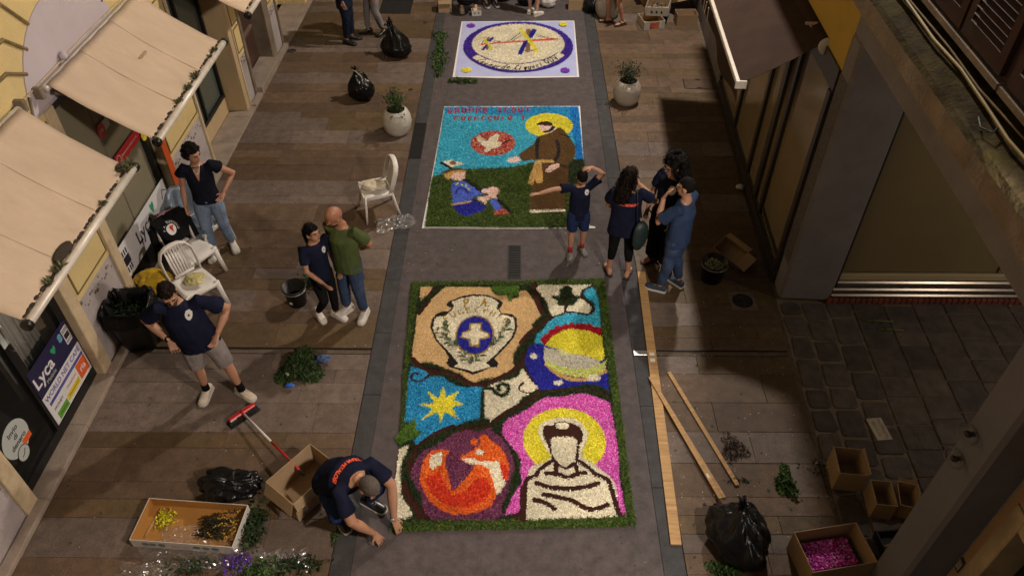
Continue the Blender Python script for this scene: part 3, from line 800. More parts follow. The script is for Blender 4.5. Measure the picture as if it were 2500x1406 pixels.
K.poly('shield', 'black', [(-1.056,6.528),(-1.051,6.672),(-1.012,6.771),(-0.946,6.821),(-0.841,6.839),(-0.821,6.889),(-0.895,6.939),(-0.865,7.007),(-0.727,7.094),(-0.561,7.139),(-0.38,7.129),(-0.259,7.064),(-0.174,6.996),(-0.179,6.928),(-0.219,6.877),(-0.182,6.794),(-0.054,6.779),(0.005,6.714),(0.012,6.552),(-0.028,6.379),(-0.127,6.225),(-0.225,6.09),(-0.257,6.045),(-0.206,5.972),(-0.221,5.914),(-0.308,5.899),(-0.393,5.841),(-0.5,5.791),(-0.589,5.833),(-0.677,5.868),(-0.789,5.91),(-0.821,5.967),(-0.799,6.055),(-0.851,6.159),(-0.976,6.325)])
K.poly('shield', 'white', [(-1.025,6.528),(-1.02,6.653),(-0.994,6.725),(-0.893,6.742),(-0.802,6.852),(-0.795,6.94),(-0.826,6.994),(-0.725,7.056),(-0.559,7.096),(-0.391,7.094),(-0.285,7.043),(-0.233,6.975),(-0.255,6.885),(-0.196,6.768),(-0.1,6.746),(-0.03,6.691),(-0.022,6.552),(-0.066,6.379),(-0.166,6.225),(-0.263,6.089),(-0.305,6.03),(-0.354,5.974),(-0.307,5.917),(-0.395,5.873),(-0.502,5.835),(-0.591,5.871),(-0.719,5.91),(-0.681,5.971),(-0.74,6.056),(-0.825,6.174),(-0.951,6.325)])
K.oval('shield_cross', 'gold', [(-0.746,6.412),(-0.264,6.416),(-0.52,6.759),(-0.491,6.08)])
K.oval('shield_cross', 'navy', [(-0.724,6.42),(-0.287,6.424),(-0.519,6.732),(-0.492,6.117)])
K.poly('shield_cross', 'gold', [(-0.584,6.628),(-0.423,6.637),(-0.43,6.517),(-0.319,6.455),(-0.322,6.377),(-0.429,6.345),(-0.441,6.223),(-0.565,6.229),(-0.581,6.336),(-0.679,6.374),(-0.672,6.452),(-0.579,6.516)])
K.poly('shield_cross', 'white', [(-0.557,6.599),(-0.45,6.608),(-0.451,6.49),(-0.349,6.439),(-0.353,6.392),(-0.46,6.368),(-0.465,6.263),(-0.536,6.263),(-0.554,6.359),(-0.654,6.39),(-0.651,6.444),(-0.554,6.489)])
lettering(K, 'shield_lettering', 'gold', 'P.', [(-0.663,6.904),(-0.516,6.922)], .135, .026, squeeze=.9)
lettering(K, 'shield_lettering', 'gold', 'A.', [(-0.463,6.926),(-0.302,6.907)], .12, .026, squeeze=.95)
lettering(K, 'shield_lettering', 'gold', 'FUCECCHIO', [(-0.875,6.65),(-0.786,6.715),(-0.685,6.78),(-0.593,6.808),(-0.488,6.812),(-0.381,6.776),(-0.286,6.728),(-0.203,6.663),(-0.11,6.599)], .085, .022, squeeze=.78)
lay_carpet(K, c1, (-1.42, 1.24, 3.78, 7.5), .006, 9000, .024, .0105, 3, cell=.0125)
# laurel sprigs laid on the shield: single large leaves
mat_laurel = material('laurel_leaf', (.035, .06, .016), .45, .3, 20, objvar=.25)
def leaf_mesh(l=.06, w=.022, bend=.012):
    vs = []; n = 5
    for i in range(n+1):
        t = i/n; ww = w*math.sin(PI*min(1, t*.95+.03))**.8
        z = bend*math.sin(PI*t)
        vs += [(t*l, -ww/2, z), (t*l, 0, z-.003), (t*l, ww/2, z)]
    fs = []
    for i in range(n):
        a = i*3
        fs += [(a, a+3, a+4, a+1), (a+1, a+4, a+5, a+2)]
    me = bpy.data.meshes.new('leaf'); me.from_pydata(vs, [], fs)
    me.polygons.foreach_set('use_smooth', [True]*len(fs)); me.update()
    return me
LEAF = leaf_mesh(); LEAF.materials.append(mat_laurel)
for (a, b, n) in (((-0.898, 6.559), (-0.803, 6.435), 5), ((-0.965, 6.454), (-0.74, 6.219), 7), ((-0.867, 6.339), (-0.704, 6.199), 6), ((-0.069, 6.601), (-0.148, 6.44), 5), ((-0.192, 6.385), (-0.292, 6.209), 7),
                  ((-0.634, 6.088), (-0.54, 5.947), 5), ((-0.428, 6.051), (-0.52, 5.928), 6)):
    for i in range(n):
        t = i/max(1, n-1); ang = math.atan2(a[1]-b[1], a[0]-b[0]) + random.choice((-1, 1))*random.uniform(.5, 1.1)
        o = obj('laurel_leaf', LEAF, None, c1, (a[0]+(b[0]-a[0])*t+.06, a[1]+(b[1]-a[1])*t-5.62, .046+.006*random.random()), (random.uniform(-.3, .3), random.uniform(-.3, .1), ang))
        s_ = random.uniform(1.1, 1.7); o.scale = (s_, s_, s_)

# ---- middle carpet: scout and friar
c2 = empty('flower_carpet', (-.12, 10.2, 0), label='flower carpet of a seated scout and a friar on a blue and green ground', cat='flower carpet', group='flower carpets laid on the lane')
mat_sheet = material('white_paper', (.7, .68, .64), .8, .05, 6, .1, 30)
sh = [(p[0]+.12, p[1]-10.2) for p in [(-1.277,11.903),(1.089,11.936),(1.047,10.16),(1.039,8.586),(1.114,8.568),(1.111,8.53),(-0.128,8.501),(-1.35,8.51),(-1.31,10.141)]]
MB().prism(sh, .0025, .0055).build('paper_sheet', mat_sheet, c2)
K = Carpet()
K.el('sky', 'blue petal sky'); K.el('meadow', 'dark green clipped grass')
K.poly('sky', 'cyan', [(-1.263,11.86),(1.055,11.891),(1.048,10.237),(1.03,10.055),(-0.209,9.955),(-0.758,9.925),(-1.297,9.745),(-1.276,10.705)])
K.poly('sky', 'azure', [(0.88,11.89),(1.055,11.891),(1.046,10.211),(0.923,10.236),(0.944,10.585),(0.909,11.007)])
K.poly('sky', 'blue', [(-1.252,11.86),(0.88,11.89),(0.899,11.449),(0.243,11.535),(-0.844,11.65),(-1.243,11.615)])
K.poly('meadow', 'grass', [(-1.3,9.745),(-1.127,9.814),(-0.745,9.951),(-0.107,10.007),(0.081,10.073),(0.331,10.179),(1.052,10.237),(1.047,9.902),(1.006,8.548),(-0.186,8.517),(-0.423,8.525),(-1.299,8.529),(-1.309,9.417)])
K.poly('meadow', 'leaf', [(0.803,10.209),(1.052,10.237),(1.042,9.556),(0.788,9.554)])
K.oval('red_disc', 'redmix', [(-0.763,10.695),(-0.035,10.701),(-0.412,11.077),(-0.392,10.336)])
K.poly('dove', 'white', [(-0.669,10.907),(-0.624,10.931),(-0.495,10.767),(-0.464,10.858),(-0.348,10.99),(-0.288,10.953),(-0.334,10.741),(-0.247,10.714),(-0.294,10.602),(-0.398,10.547),(-0.5,10.443),(-0.542,10.464),(-0.504,10.573),(-0.583,10.669),(-0.648,10.78)])
K.line('dove', 'black', [(-0.235,10.697),(-0.13,10.813)], .04)
K.line('scout', 'black', [(-1.202,10.14),(-1.035,9.981)], .06)
K.poly('scout', 'white', [(-1.175,10.161),(-1.053,10.22),(-0.825,10.091),(-1.025,10.007)])
K.oval('scout', 'brown', [(-1.062,10.128),(-0.956,10.129),(-1.014,10.181),(-1.007,10.069)])
K.poly('scout', 'robe', [(-1.187,9.846),(-1.092,9.935),(-1.008,9.982),(-0.877,9.983),(-0.748,9.951),(-0.901,9.893),(-1.127,9.816)])
K.poly('scout', 'tan', [(-1.134,9.809),(-1.017,9.893),(-0.788,9.932),(-0.813,9.856),(-0.983,9.805),(-1,9.681),(-1.074,9.673),(-1.123,9.754)])
K.poly('scout', 'skin', [(-0.984,9.83),(-0.799,9.874),(-0.796,9.712),(-0.858,9.643),(-0.958,9.642),(-1.033,9.705)])
K.poly('scout', 'peri', [(-0.99,9.583),(-0.829,9.638),(-0.756,9.59),(-0.592,9.399),(-0.426,9.472),(-0.428,9.306),(-0.531,9.281),(-0.639,9.211),(-0.718,9.118),(-0.942,9.059),(-0.971,9.301),(-1.003,9.467)])
K.line('scout', 'navy', [(-0.924,9.325),(-0.883,9.456),(-0.805,9.445),(-0.729,9.338)], .03)
K.line('scout', 'tan', [(-0.941,9.043),(-0.69,9.118)], .05)
K.poly('scout', 'navy', [(-0.946,9.02),(-0.69,9.1),(-0.637,9.164),(-0.438,8.984),(-0.516,8.871),(-0.7,8.749),(-0.824,8.803),(-0.913,8.935)])
K.poly('scout', 'skin', [(-0.612,9.222),(-0.419,9.271),(-0.308,9.26),(-0.29,9.186),(-0.403,9.185),(-0.454,9.047),(-0.553,9.137)])
K.poly('scout', 'peri', [(-0.416,9.162),(-0.306,9.186),(-0.216,8.941),(-0.313,8.88),(-0.399,9.063)])
K.poly('scout', 'redmix', [(-0.359,8.851),(-0.219,8.941),(-0.096,8.897),(-0.122,8.804),(-0.31,8.781)])
K.line('scout', 'black', [(-0.795,9.668),(-0.535,9.375)], .07)
K.line('scout', 'black', [(-0.275,9.14),(-0.089,8.842)], .06)
K.oval('scout', 'skin', [(-0.464,9.364),(-0.257,9.366),(-0.362,9.477),(-0.356,9.255)])
K.oval('scout', 'skin', [(-0.535,9.38),(-0.423,9.381),(-0.481,9.435),(-0.477,9.324)])
for q in ([(-0.936,9.569),(-0.888,9.569),(-0.912,9.598),(-0.909,9.54)], [(-0.859,9.533),(-0.814,9.533),(-0.839,9.56),(-0.836,9.507)], [(-0.794,9.512),(-0.752,9.512),(-0.774,9.541),(-0.771,9.481)], [(-0.75,9.431),(-0.714,9.431),(-0.735,9.457),(-0.732,9.402)]):
    K.oval('scout', 'lime', q)
K.oval('friar_halo', 'yellow', [(0.127,11.257),(0.933,11.264),(0.54,11.649),(0.519,10.875)])
K.poly('friar', 'robe', [(0.305,10.859),(0.36,10.93),(0.499,10.989),(0.645,11.179),(0.708,11.2),(0.781,11.092),(0.837,10.949),(0.904,10.751),(0.944,10.585),(0.922,10.315),(0.845,10.157),(0.796,10.053),(0.79,9.603),(0.727,9.316),(0.705,8.882),(0.174,8.895),(0.205,9.311),(0.237,9.647),(0.3,10.075),(0.347,10.205),(0.229,10.204),(0.096,10.172),(0.007,10.361),(0.157,10.552),(0.249,10.662),(0.296,10.802)])
K.poly('friar', 'soil', [(0.311,11.294),(0.399,11.379),(0.51,11.401),(0.587,11.327),(0.592,11.249),(0.459,11.26),(0.318,11.253)])
K.poly('friar', 'skin', [(0.346,11.247),(0.6,11.249),(0.656,11.158),(0.562,11.027),(0.469,10.997),(0.393,11.083)])
K.line('friar', 'black', [(0.451,11.046),(0.548,11.085),(0.598,11.193)], .075)
K.line('friar', 'black', [(0.319,11.277),(0.459,11.26),(0.592,11.243)], .025)
for pts, w in (([(0.335,10.831),(0.315,10.526),(0.318,10.284)], .06), ([(0.646,10.777),(0.668,10.529),(0.63,10.313),(0.566,10.155),(0.489,10.02)], .06), ([(0.7,10.985),(0.865,10.892)], .035), ([(0.652,10.088),(0.755,10.048)], .045)):
    K.line('friar', 'black', pts, w)
K.line('friar_cord', 'tan', [(0.339,10.184),(0.552,10.176)], .07)
K.line('friar_cord', 'tan', [(0.323,10.127),(0.285,9.998),(0.239,9.795),(0.201,9.574)], .085)
K.line('friar_cord', 'tan', [(0.323,10.127),(0.334,9.896),(0.337,9.648)], .11)
K.poly('friar_hand', 'skin', [(-0.169,10.214),(-0.126,10.267),(-0.007,10.329),(0.064,10.229),(0.008,10.15),(-0.124,10.149)])
K.poly('friar_hand', 'skin', [(0.428,9.917),(0.52,10.077),(0.653,10.117),(0.661,10.039),(0.604,9.975),(0.5,9.878)])
K.line('friar_feet', 'white', [(0.215,8.874),(0.676,8.9)], .07)
K.line('friar_feet', 'black', [(0.241,8.825),(0.688,8.866)], .05)
lettering(K, 'carpet_lettering', 'red', 'GRUPPO SCOUT', [(-1.209,11.64),(0.253,11.69)], .155, .028, squeeze=.72)
lettering(K, 'carpet_lettering', 'red', 'FUCECCHIO 1', [(-1.072,11.397),(0.171,11.431)], .135, .027, squeeze=.72)
lay_carpet(K, c2, (-1.4, 1.16, 8.5, 11.95), .008, 7400, .025, .0115, 5, cell=.013)

# ---- far carpet: bridge emblem on lavender paper
c3 = empty('flower_carpet', (-.03, 14.15, 0), label='farthest flower carpet, an oval bridge emblem on pale lavender paper', cat='flower carpet', group='flower carpets laid on the lane')
sh = [(p[0]+.03, p[1]-14.15) for p in [(-1.172,15.36),(1.168,15.42),(1.133,12.99),(0.308,12.953),(-0.369,12.932),(-1.043,12.972),(-1.204,12.971)]]
MB().prism(sh, .0025, .0045).build('paper_margin', mat_sheet, c3)
mat_lav = material('lavender_paper', (.40, .43, .68), .75, .06, 3, .1, 20)
sh = [(p[0]+.03, p[1]-14.15) for p in [(-1.147,15.335),(1.15,15.384),(1.099,13.024),(0.114,13.002),(-1.165,13.001)]]
MB().prism(sh, .003, .0062).build('lavender_sheet', mat_lav, c3)
K = Carpet()
K.el('oval_ring', 'deep violet petal ring')
K.oval('oval_ring', 'violet', [(-1.071,14.202),(1.084,14.22),(0.003,15.319),(0.007,13.149)])
K.oval('oval_field', 'white', [(-0.908,14.307),(0.921,14.322),(0.003,15.209),(0.007,13.434)])
K.poly('banner', 'white', [(-0.883,13.698),(-0.719,13.502),(-0.476,13.315),(-0.228,13.223),(0.017,13.205),(0.312,13.263),(0.561,13.417),(0.766,13.616),(0.904,13.795),(0.807,13.915),(0.757,13.915),(0.567,13.662),(0.315,13.532),(0.066,13.455),(-0.182,13.443),(-0.431,13.525),(-0.646,13.695),(-0.777,13.814)])
K.line('banner', 'violet', [(-0.784,13.851),(-0.647,13.713),(-0.432,13.542),(-0.182,13.455),(0.066,13.466),(0.315,13.542),(0.568,13.677),(0.767,13.921)], .03)
K.line('banner', 'violet', [(-0.892,13.683),(-0.718,13.47),(-0.475,13.277),(-0.227,13.18),(0.017,13.17),(0.311,13.228),(0.56,13.382),(0.765,13.578),(0.913,13.784)], .05)
K.poly('bridge', 'redo', [(-0.743,14.251),(-0.668,14.309),(-0.4,14.357),(0.119,14.442),(0.433,14.503),(0.685,14.552),(0.835,14.518),(0.692,14.454),(0.327,14.402),(0.015,14.365),(-0.399,14.304),(-0.666,14.247),(-0.727,14.223)])
K.line('bridge', 'brown', [(0.211,14.914),(0.217,14.702)], .10)
K.line('bridge', 'brown', [(0.203,14.281),(0.187,13.965)], .09)
K.line('bridge', 'brown', [(0.118,13.987),(0.316,14.006)], .05)
K.line('bridge', 'navy', [(0.328,14.908),(0.245,14.596)], .10)
K.line('bridge', 'navy', [(0.16,14.396),(0.108,14.167),(0.041,13.871)], .09)
K.line('bridge', 'brown', [(-0.593,14.565),(-0.595,14.448)], .05)
K.line('bridge', 'brown', [(-0.601,14.161),(-0.597,14.048)], .06)
K.line('bridge', 'navy', [(-0.507,14.559),(-0.573,14.409)], .06)
K.line('bridge', 'navy', [(-0.611,14.229),(-0.683,14.021)], .055)
for pts in ([(0.051,14.809),(-0.038,14.653),(-0.142,14.487),(-0.255,14.4)], [(0.088,14.689),(-0.006,14.577),(-0.1,14.44)], [(0.12,14.846),(0.33,14.679),(0.487,14.593),(0.684,14.547)], [(0.321,14.763),(0.487,14.633),(0.612,14.594)], [(-0.681,14.459),(-0.711,14.292)], [(-0.621,14.459),(-0.505,14.398),(-0.338,14.376)], [(-0.496,14.484),(-0.338,14.38)]):
    K.line('bridge', 'black', pts, .022)
K.line('bridge', 'yellow', [(0.046,14.962),(0.223,14.455),(0.369,13.94)], .085)
K.line('bridge', 'yellow', [(-0.681,14.541),(-0.601,14.321),(-0.514,14.06)], .05)
K.oval('corner_flower', 'purple', [(-1.057,15.138),(-0.882,15.139),(-0.976,15.236),(-0.967,15.042)])
K.oval('corner_flower', 'yellow', [(0.846,15.196),(1.015,15.197),(0.934,15.292),(0.927,15.102)])
K.oval('corner_flower', 'yellow', [(-1.049,13.217),(-0.867,13.218),(-0.963,13.311),(-0.953,13.121)])
K.oval('corner_flower', 'purple', [(0.799,13.221),(0.968,13.223),(0.888,13.315),(0.88,13.124)])
lettering(K, 'banner_lettering', 'black', 'Leonardo', [(-0.812,13.582),(-0.637,13.429),(-0.426,13.294),(-0.14,13.259)], .17, .028, slant=.35, squeeze=1.0)
lettering(K, 'banner_lettering', 'black', 'Liguori', [(-0.081,13.235),(0.164,13.258),(0.352,13.328),(0.502,13.413)], .17, .028, slant=.35, squeeze=1.0)
lettering(K, 'banner_lettering', 'black', 'ODV', [(0.542,13.459),(0.675,13.566),(0.809,13.696)], .16, .03, slant=.15, squeeze=.8)
lay_carpet(K, c3, (-1.25, 1.25, 12.9, 15.5), .0075, 6600, .025, .0115, 9, cell=.0125)

# ------------------------------------------------------------------ buildings
mat_yellow = material('yellow_plaster', (.56, .43, .19), .85, .1, 1.6, .25, 40, stain=((.42, .33, .18), 2.5, .5))
mat_mustard = material('mustard_plaster', (.50, .32, .05), .85, .08, 2, .2, 40)
mat_olive = material('olive_moulding', (.17, .12, .045), .85, .25, 9, .2, 60)
mat_cream = material('cream_stone', (.50, .39, .245), .8, .16, 2.2, .3, 35, stain=((.24, .17, .10), 1.7, .7))
mat_trav = material('travertine', (.46, .34, .19), .6, .16, 1.3, .12, 30, stretch=(1, 1, .35), stain=((.36, .26, .14), .9, .6))
mat_greyp = material('grey_plaster', (.36, .315, .31), .9, .12, 2.2, .35, 30, stain=((.22, .18, .16), 1.8, .7))
mat_lilac = material('lilac_plaster', (.44, .385, .41), .9, .05, 2, .12, 50)
mat_blackframe = material('black_metal_frame', (.009, .0085, .0085), .35, spec=.4)
mat_glass = material('shop_glass', (.02, .021, .02), .06, alpha=.2, spec=.6)
mat_dimroom = material('dim_shop_interior', (.28, .26, .23), .9, .3, 1.5)
mat_blind = material('beige_blind', (.30, .26, .165), .8, .05, 1.5)
mat_stone = material('grey_threshold_stone', (.26, .205, .16), .75, .2, 4, .3, 40)
mat_wood = material('dark_door_wood', (.055, .026, .017), .55, .25, 5, .2, 40, stretch=(6, 6, .8))
mat_jamb = material('weathered_stone', (.17, .13, .09), .85, .3, 3, .45, 30)
mat_white_vinyl = material('white_vinyl', (.62, .60, .61), .5)
mat_inkdark = material('dark_ink', (.016, .012, .025), .5)
mat_navyv = material('navy_vinyl', (.016, .014, .05), .4)
mat_bluev = material('blue_vinyl', (.06, .055, .26), .45)
mat_orangev = material('orange_vinyl', (.62, .10, .02), .5)
mat_redv = material('red_vinyl', (.42, .016, .018), .45)
mat_greenv = material('green_vinyl', (.10, .30, .03), .5)
mat_teal = material('teal_green_vinyl', (.03, .25, .12), .5)
mat_yelv = material('yellow_vinyl', (.62, .48, .03), .5)
mat_palev = material('pale_sticker', (.40, .43, .41), .5)
mat_ink = material('black_ink', (.012, .012, .012), .6)
mat_lightblue = material('light_blue_vinyl', (.12, .30, .45), .5)

LB = empty('yellow_building', (-4.85, 0, 0), -math.atan(.016), 'yellow plastered building with shops and awnings along the left', 'building')
def lbox(name, mat, x0, x1, s0, s1, z0, z1, parent=None, bevel=0):
    m = MB()
    (m.bbox if bevel else m.box)(*(((x0, s0, z0), (x1, s1, z1)) + ((bevel,) if bevel else ())))
    return m.build(name, mat, parent or LB)
# plain wall behind everything, then the storey above the shops
lbox('wall_core', mat_yellow, -4, -1.3, -3, 24, 0, 7.5)
lbox('wall_core', mat_yellow, -1.3, -.6, 14.6, 24, 0, 3.0)
up = lbox('upper_wall', mat_yellow, -1.3, 0, -3, 24, 2.95, 7.5)
lbox('ceiling_soffit', mat_greyp, -1.3, -.001, -3, 24, 2.85, 2.949)
# arched lilac lunette and the moulding joints that fan out from it
def arch_pts(cs, cz, a, b, n=24): return [(cs+a*math.cos(PI*k/n), cz+b*math.sin(PI*k/n)) for k in range(n+1)]
for cs in (7.62, 4.3, 10.95):
    MB().prism(arch_pts(cs, 2.9, 1.02, .84), -.02, .012, 'x').build('lunette', mat_lilac, LB)
    for zz, ds, dz in ((3.92, .62, .30), (3.665, .80, .22), (3.41, .96, .14)):
        for sg in (-1, 1):
            s1 = cs + sg*(ds); m = MB()
            sa = cs + sg*(ds+.16)
            m.tube([(.004, cs+sg*1.62, zz), (.004, sa, zz), (.004, cs+sg*(ds-.10), zz-dz)], .021, 6, smooth=False)
            m.build('moulding_joint', mat_olive, LB)
m = MB(); m.tube([(.02, 6.5, 3.12), (.03, 7.1, 3.13), (.025, 8.0, 3.14), (.03, 9.2, 3.12)], .009, 6)
m.build('wall_cable', mat_cream, LB)
m = MB(); m.tube([(.03, 6.62, 3.1), (.05, 6.5, 2.9), (.03, 6.42, 2.6), (.02, 6.3, 2.3), (.02, 6.1, 2.2)], .014, 7)
m.build('wall_cable', mat_jamb, LB)
MB().ball((.05, 7.35, 3.17), .045).build('cable_junction', mat_lilac, LB)

def pilaster(s0, s1, edges, zsplit, far=True, edge_mat=mat_cream):
    """stone edges, framed yellow panels above and bare grey plaster below"""
    a, b = s0, s1
    if edges[0]: lbox('stone_edge', edge_mat, -.6, .015, s0, s0+edges[0], 0, 2.85, bevel=.008); a = s0+edges[0]
    if edges[1]: lbox('stone_edge', edge_mat, -.6, .015, s1-edges[1], s1, 0, 2.85, bevel=.008); b = s1-edges[1]
    lbox('pilaster_wall', mat_yellow, -.6, -.012, a, b, zsplit, 2.85)
    g = lbox('bare_plaster', mat_greyp, -.6, -.02, a, b, 0, zsplit)
    z = zsplit+.05
    while z < 2.6:
        h = .47 if z < 2.2 else 2.8-z
        p = lbox('yellow_panel', mat_yellow, -.012, -.002, a+.07, b-.05, z+.05, z+h-.05)
        m = MB(); t = .014
        for q in ((a+.05, z+.03, b-.03, z+.03+t), (a+.05, z+h-.03-t, b-.03, z+h-.03), (a+.05, z+.03+t, a+.05+t, z+h-.03-t), (b-.03-t, z+.03+t, b-.03, z+h-.03-t)):
            m.box((-.012, q[0], q[1]), (.004, q[2], q[3]))
        m.build('panel_moulding', mat_olive, LB)
        z += h
    # ragged torn edge where the plaster has come away
    m = MB()
    for i in range(16):
        ss = a+.05+(b-a-.1)*i/15; q = random.uniform(.012, .035)
        m.ball((-.02, ss, zsplit-.05-.11*abs(math.sin(i*.7))), (.006, q, q*random.uniform(.5, 1)), 6, 4)
    m.build('flaked_plaster', mat_jamb, LB)['kind'] = 'stuff'
pilaster(2.2, 4.12, (.1, .19), .72)
pilaster(5.75, 6.92, (.18, .16), 1.0)
pilaster(8.6, 10.0, (.16, .05), .95)
pilaster(11.86, 12.32, (.06, .03), .85)
pilaster(13.75, 14.3, (.04, .05), .9, edge_mat=mat_jamb)
lbox('corner_pier', mat_yellow, -.6, 0, 16.2, 20, 0, 2.85)
lbox('bin_recess_wall', mat_dimroom, -1.29, -.62, 14.3, 16.2, 0, 2.85)

# threshold stones at the foot of the facade
def threshold(s0, s1, x0=-.12, z=.05):
    s = s0
    while s < s1-.05:
        l = min(random.uniform(.7, 1.0), s1-s)
        if s1-s-l < .3: l = s1-s
        lbox('threshold_stone', mat_stone, x0, .115, s+.002, s+l-.002, -.05, z+random.uniform(-.003, .003), bevel=.006)
        s += l
threshold(2.3, 4.12, .0); threshold(4.12, 5.75); threshold(5.75, 6.92, .016); threshold(6.92, 8.6, -.1); threshold(8.6, 10.0, .016)
threshold(10.0, 11.86, -.3, .03); threshold(11.86, 12.3, .016); threshold(12.32, 13.5, -.25, .13); threshold(13.5, 14.3, .016); threshold(14.3, 18, -.5, .02)

def to_wall(me, s, z, off):
    M_ = Matrix(((0, 0, 1, off), (1, 0, 0, s), (0, 1, 0, z), (0, 0, 0, 1)))
    me.transform(M_); return me
def wall_text(txt, size, s, z, off, mat, parent, shear=0, bold=0, name='lettering', align='CENTER', space=1.0):
    return obj(name, to_wall(text_mesh(txt, size, name, align, shear, 0, bold, space), s, z, off), mat, parent)

# --- near shop: black frames, glass, posters
sf = empty('shopfront', (0, 0, 0)); sf.parent = LB
G1 = -.11
m = MB()
m.box((G1-.05, 4.125, .05), (G1+.03, 5.745, .17)); m.box((G1-.05, 4.125, 2.6), (G1+.03, 5.745, 2.84))
for s0, s1 in ((4.125, 4.17), (4.86, 4.97), (5.64, 5.745)): m.box((G1-.045, s0, .17), (G1+.028, s1, 2.6))
m.build('frame', mat_blackframe, sf)
MB().box((G1-.012, 4.17, .17), (G1-.004, 4.86, 2.6)).build('pane', mat_glass, sf)
MB().box((G1-.012, 4.97, .17), (G1-.004, 5.64, 2.6)).build('pane', mat_glass, sf)
MB().box((-1.2, 4.13, .05), (-1.15, 5.74, 2.84)).build('interior_wall', mat_dimroom, sf)
m = MB()
for i in range(12):
    y = 5.0+i*.055; m.tube([(G1-.25-.02*(i % 2), y, .5), (G1-.25+.02*(i % 2), y+.01, 2.5)], .03, 6)
m.build('curtain', material('grey_curtain', (.55, .52, .46), .9, .15, 4), sf)
m = MB(); m.tube([(G1+.03, 4.91, 1.36), (G1+.085, 4.91, 1.36), (G1+.095, 4.91, 1.39), (G1+.095, 4.91, 1.68), (G1+.085, 4.91, 1.71), (G1+.03, 4.91, 1.71)], .011, 8)
m.build('door_handle', mat_steel, sf)
LBM = LB.matrix_basis.copy()
def on_lb(o):
    o.matrix_basis = LBM @ o.matrix_basis; return o
def wall_sign(name, s, z, label, cat):
    o = empty(name, (0, 0, 0), 0, label, cat); o.location = LBM @ Vector((0, s, z)); o.rotation_euler = LB.rotation_euler
    return o
def sbox(t, name, mat, x0, x1, s0, s1, z0, z1, o):
    return MB().box((x0, s0-o[0], z0-o[1]), (x1, s1-o[0], z1-o[1])).build(name, mat, t)
def stext(t, txt, size, s, z, off, mat, o, **k):
    return wall_text(txt, size, s-o[0], z-o[1], off, mat, t, **k)
# poster on the glass
o = (5.3, .62); pt = wall_sign('shop_poster', 5.3, .62, 'white and navy poster for phone cards on the near shop glass', 'poster')
PF = G1+.031
sbox(pt, 'navy_field', mat_navyv, PF, PF+.003, 4.90, 5.70, .60, .99, o)
sbox(pt, 'white_field', mat_white_vinyl, PF, PF+.0045, 4.90, 5.72, .20, .62, o)
stext(pt, 'Lyca', .21, 5.10, .80, PF+.0045, mat_white_vinyl, o, bold=.004)
stext(pt, 'Mobile', .07, 5.17, .685, PF+.0045, mat_palev, o)
m = MB(); m.prism([(.09*math.sin(t)**3*.5+5.36-o[0], .035*(1.3*math.cos(t)-.5*math.cos(2*t)-.2*math.cos(3*t))+.87-o[1]) for t in [2*PI*k/20 for k in range(20)]], PF+.003, PF+.005, 'x')
m.build('leaf_mark', mat_teal, pt)
for q in (0, .07):
    mm = MB(); mm.prism([(5.52+.035*math.cos(t)-o[0], .86+q*.6+.03*math.sin(t)-o[1]) for t in [2*PI*k/12 for k in range(12)]], PF+.003, PF+.005, 'x'); mm.build('blue_mark', mat_lightblue, pt)
sbox(pt, 'castle_badge', mat_white_vinyl, PF+.003, PF+.005, 5.575, 5.685, .72, .93, o)
for k in range(5): sbox(pt, 'badge_bar', mat_inkdark, PF+.005, PF+.006, 5.585+k*.02, 5.595+k*.02, .87, .92, o); sbox(pt, 'badge_bar', mat_inkdark, PF+.005, PF+.006, 5.585+k*.02, 5.595+k*.02, .735, .77, o)
sbox(pt, 'badge_block', mat_inkdark, PF+.005, PF+.006, 5.585, 5.675, .785, .855, o)
stext(pt, 'WORLD NET CAFÉ', .09, 5.31, .555, PF+.0065, mat_bluev, o, bold=.001)
sbox(pt, 'blue_stripe', mat_bluev, PF+.0045, PF+.006, 4.95, 5.70, .455, .495, o)
stext(pt, '------- -------- -------- --------- -------', .026, 5.32, .475, PF+.007, mat_white_vinyl, o)
sbox(pt, 'orange_field', mat_orangev, PF+.0045, PF+.006, 5.50, 5.70, .24, .445, o)
stext(pt, 'ria', .11, 5.60, .345, PF+.007, mat_white_vinyl, o, bold=.002)
sbox(pt, 'yellow_field', mat_yelv, PF+.0045, PF+.006, 5.20, 5.48, .24, .325, o)
stext(pt, 'WesternUnion', .038, 5.34, .285, PF+.007, mat_ink, o)
stext(pt, 'MoneyGram', .042, 5.36, .385, PF+.007, mat_redv, o)
sbox(pt, 'green_field', mat_greenv, PF+.0045, PF+.006, 4.97, 5.18, .215, .31, o)
stext(pt, 'ricarica', .05, 5.08, .262, PF+.007, mat_ink, o)
stext(pt, 'MONEY', .055, 5.06, .375, PF+.007, mat_ink, o)
# round sticker
PF = G1+.002
o = (4.42, .62); st = wall_sign('round_sticker', 4.42, .62, 'round pale sticker on the near shop door glass', 'sticker')
def disc(t, name, mat, s, z, rs, rz, x0, x1, o, n=28):
    return MB().prism([(s-o[0]+rs*math.cos(2*PI*k/n), z-o[1]+rz*math.sin(2*PI*k/n)) for k in range(n)], x0, x1, 'x').build(name, mat, t)
disc(st, 'disc', mat_palev, 4.42, .62, .2, .2, PF, PF+.003, o)
disc(st, 'bubble_rim', mat_ink, 4.40, .42, .092, .092, PF+.003, PF+.0045, o)
disc(st, 'bubble', mat_palev, 4.40, .42, .082, .082, PF+.0045, PF+.006, o)
for txt, z in (('Invio', .72), ('di', .645), ('denaro', .57)): stext(st, txt, .085, 4.43, z, PF+.0045, mat_ink, o, bold=.0015)
sbox(st, 'orange_tab', mat_orangev, PF+.003, PF+.0045, 4.46, 4.60, .46, .53, o)
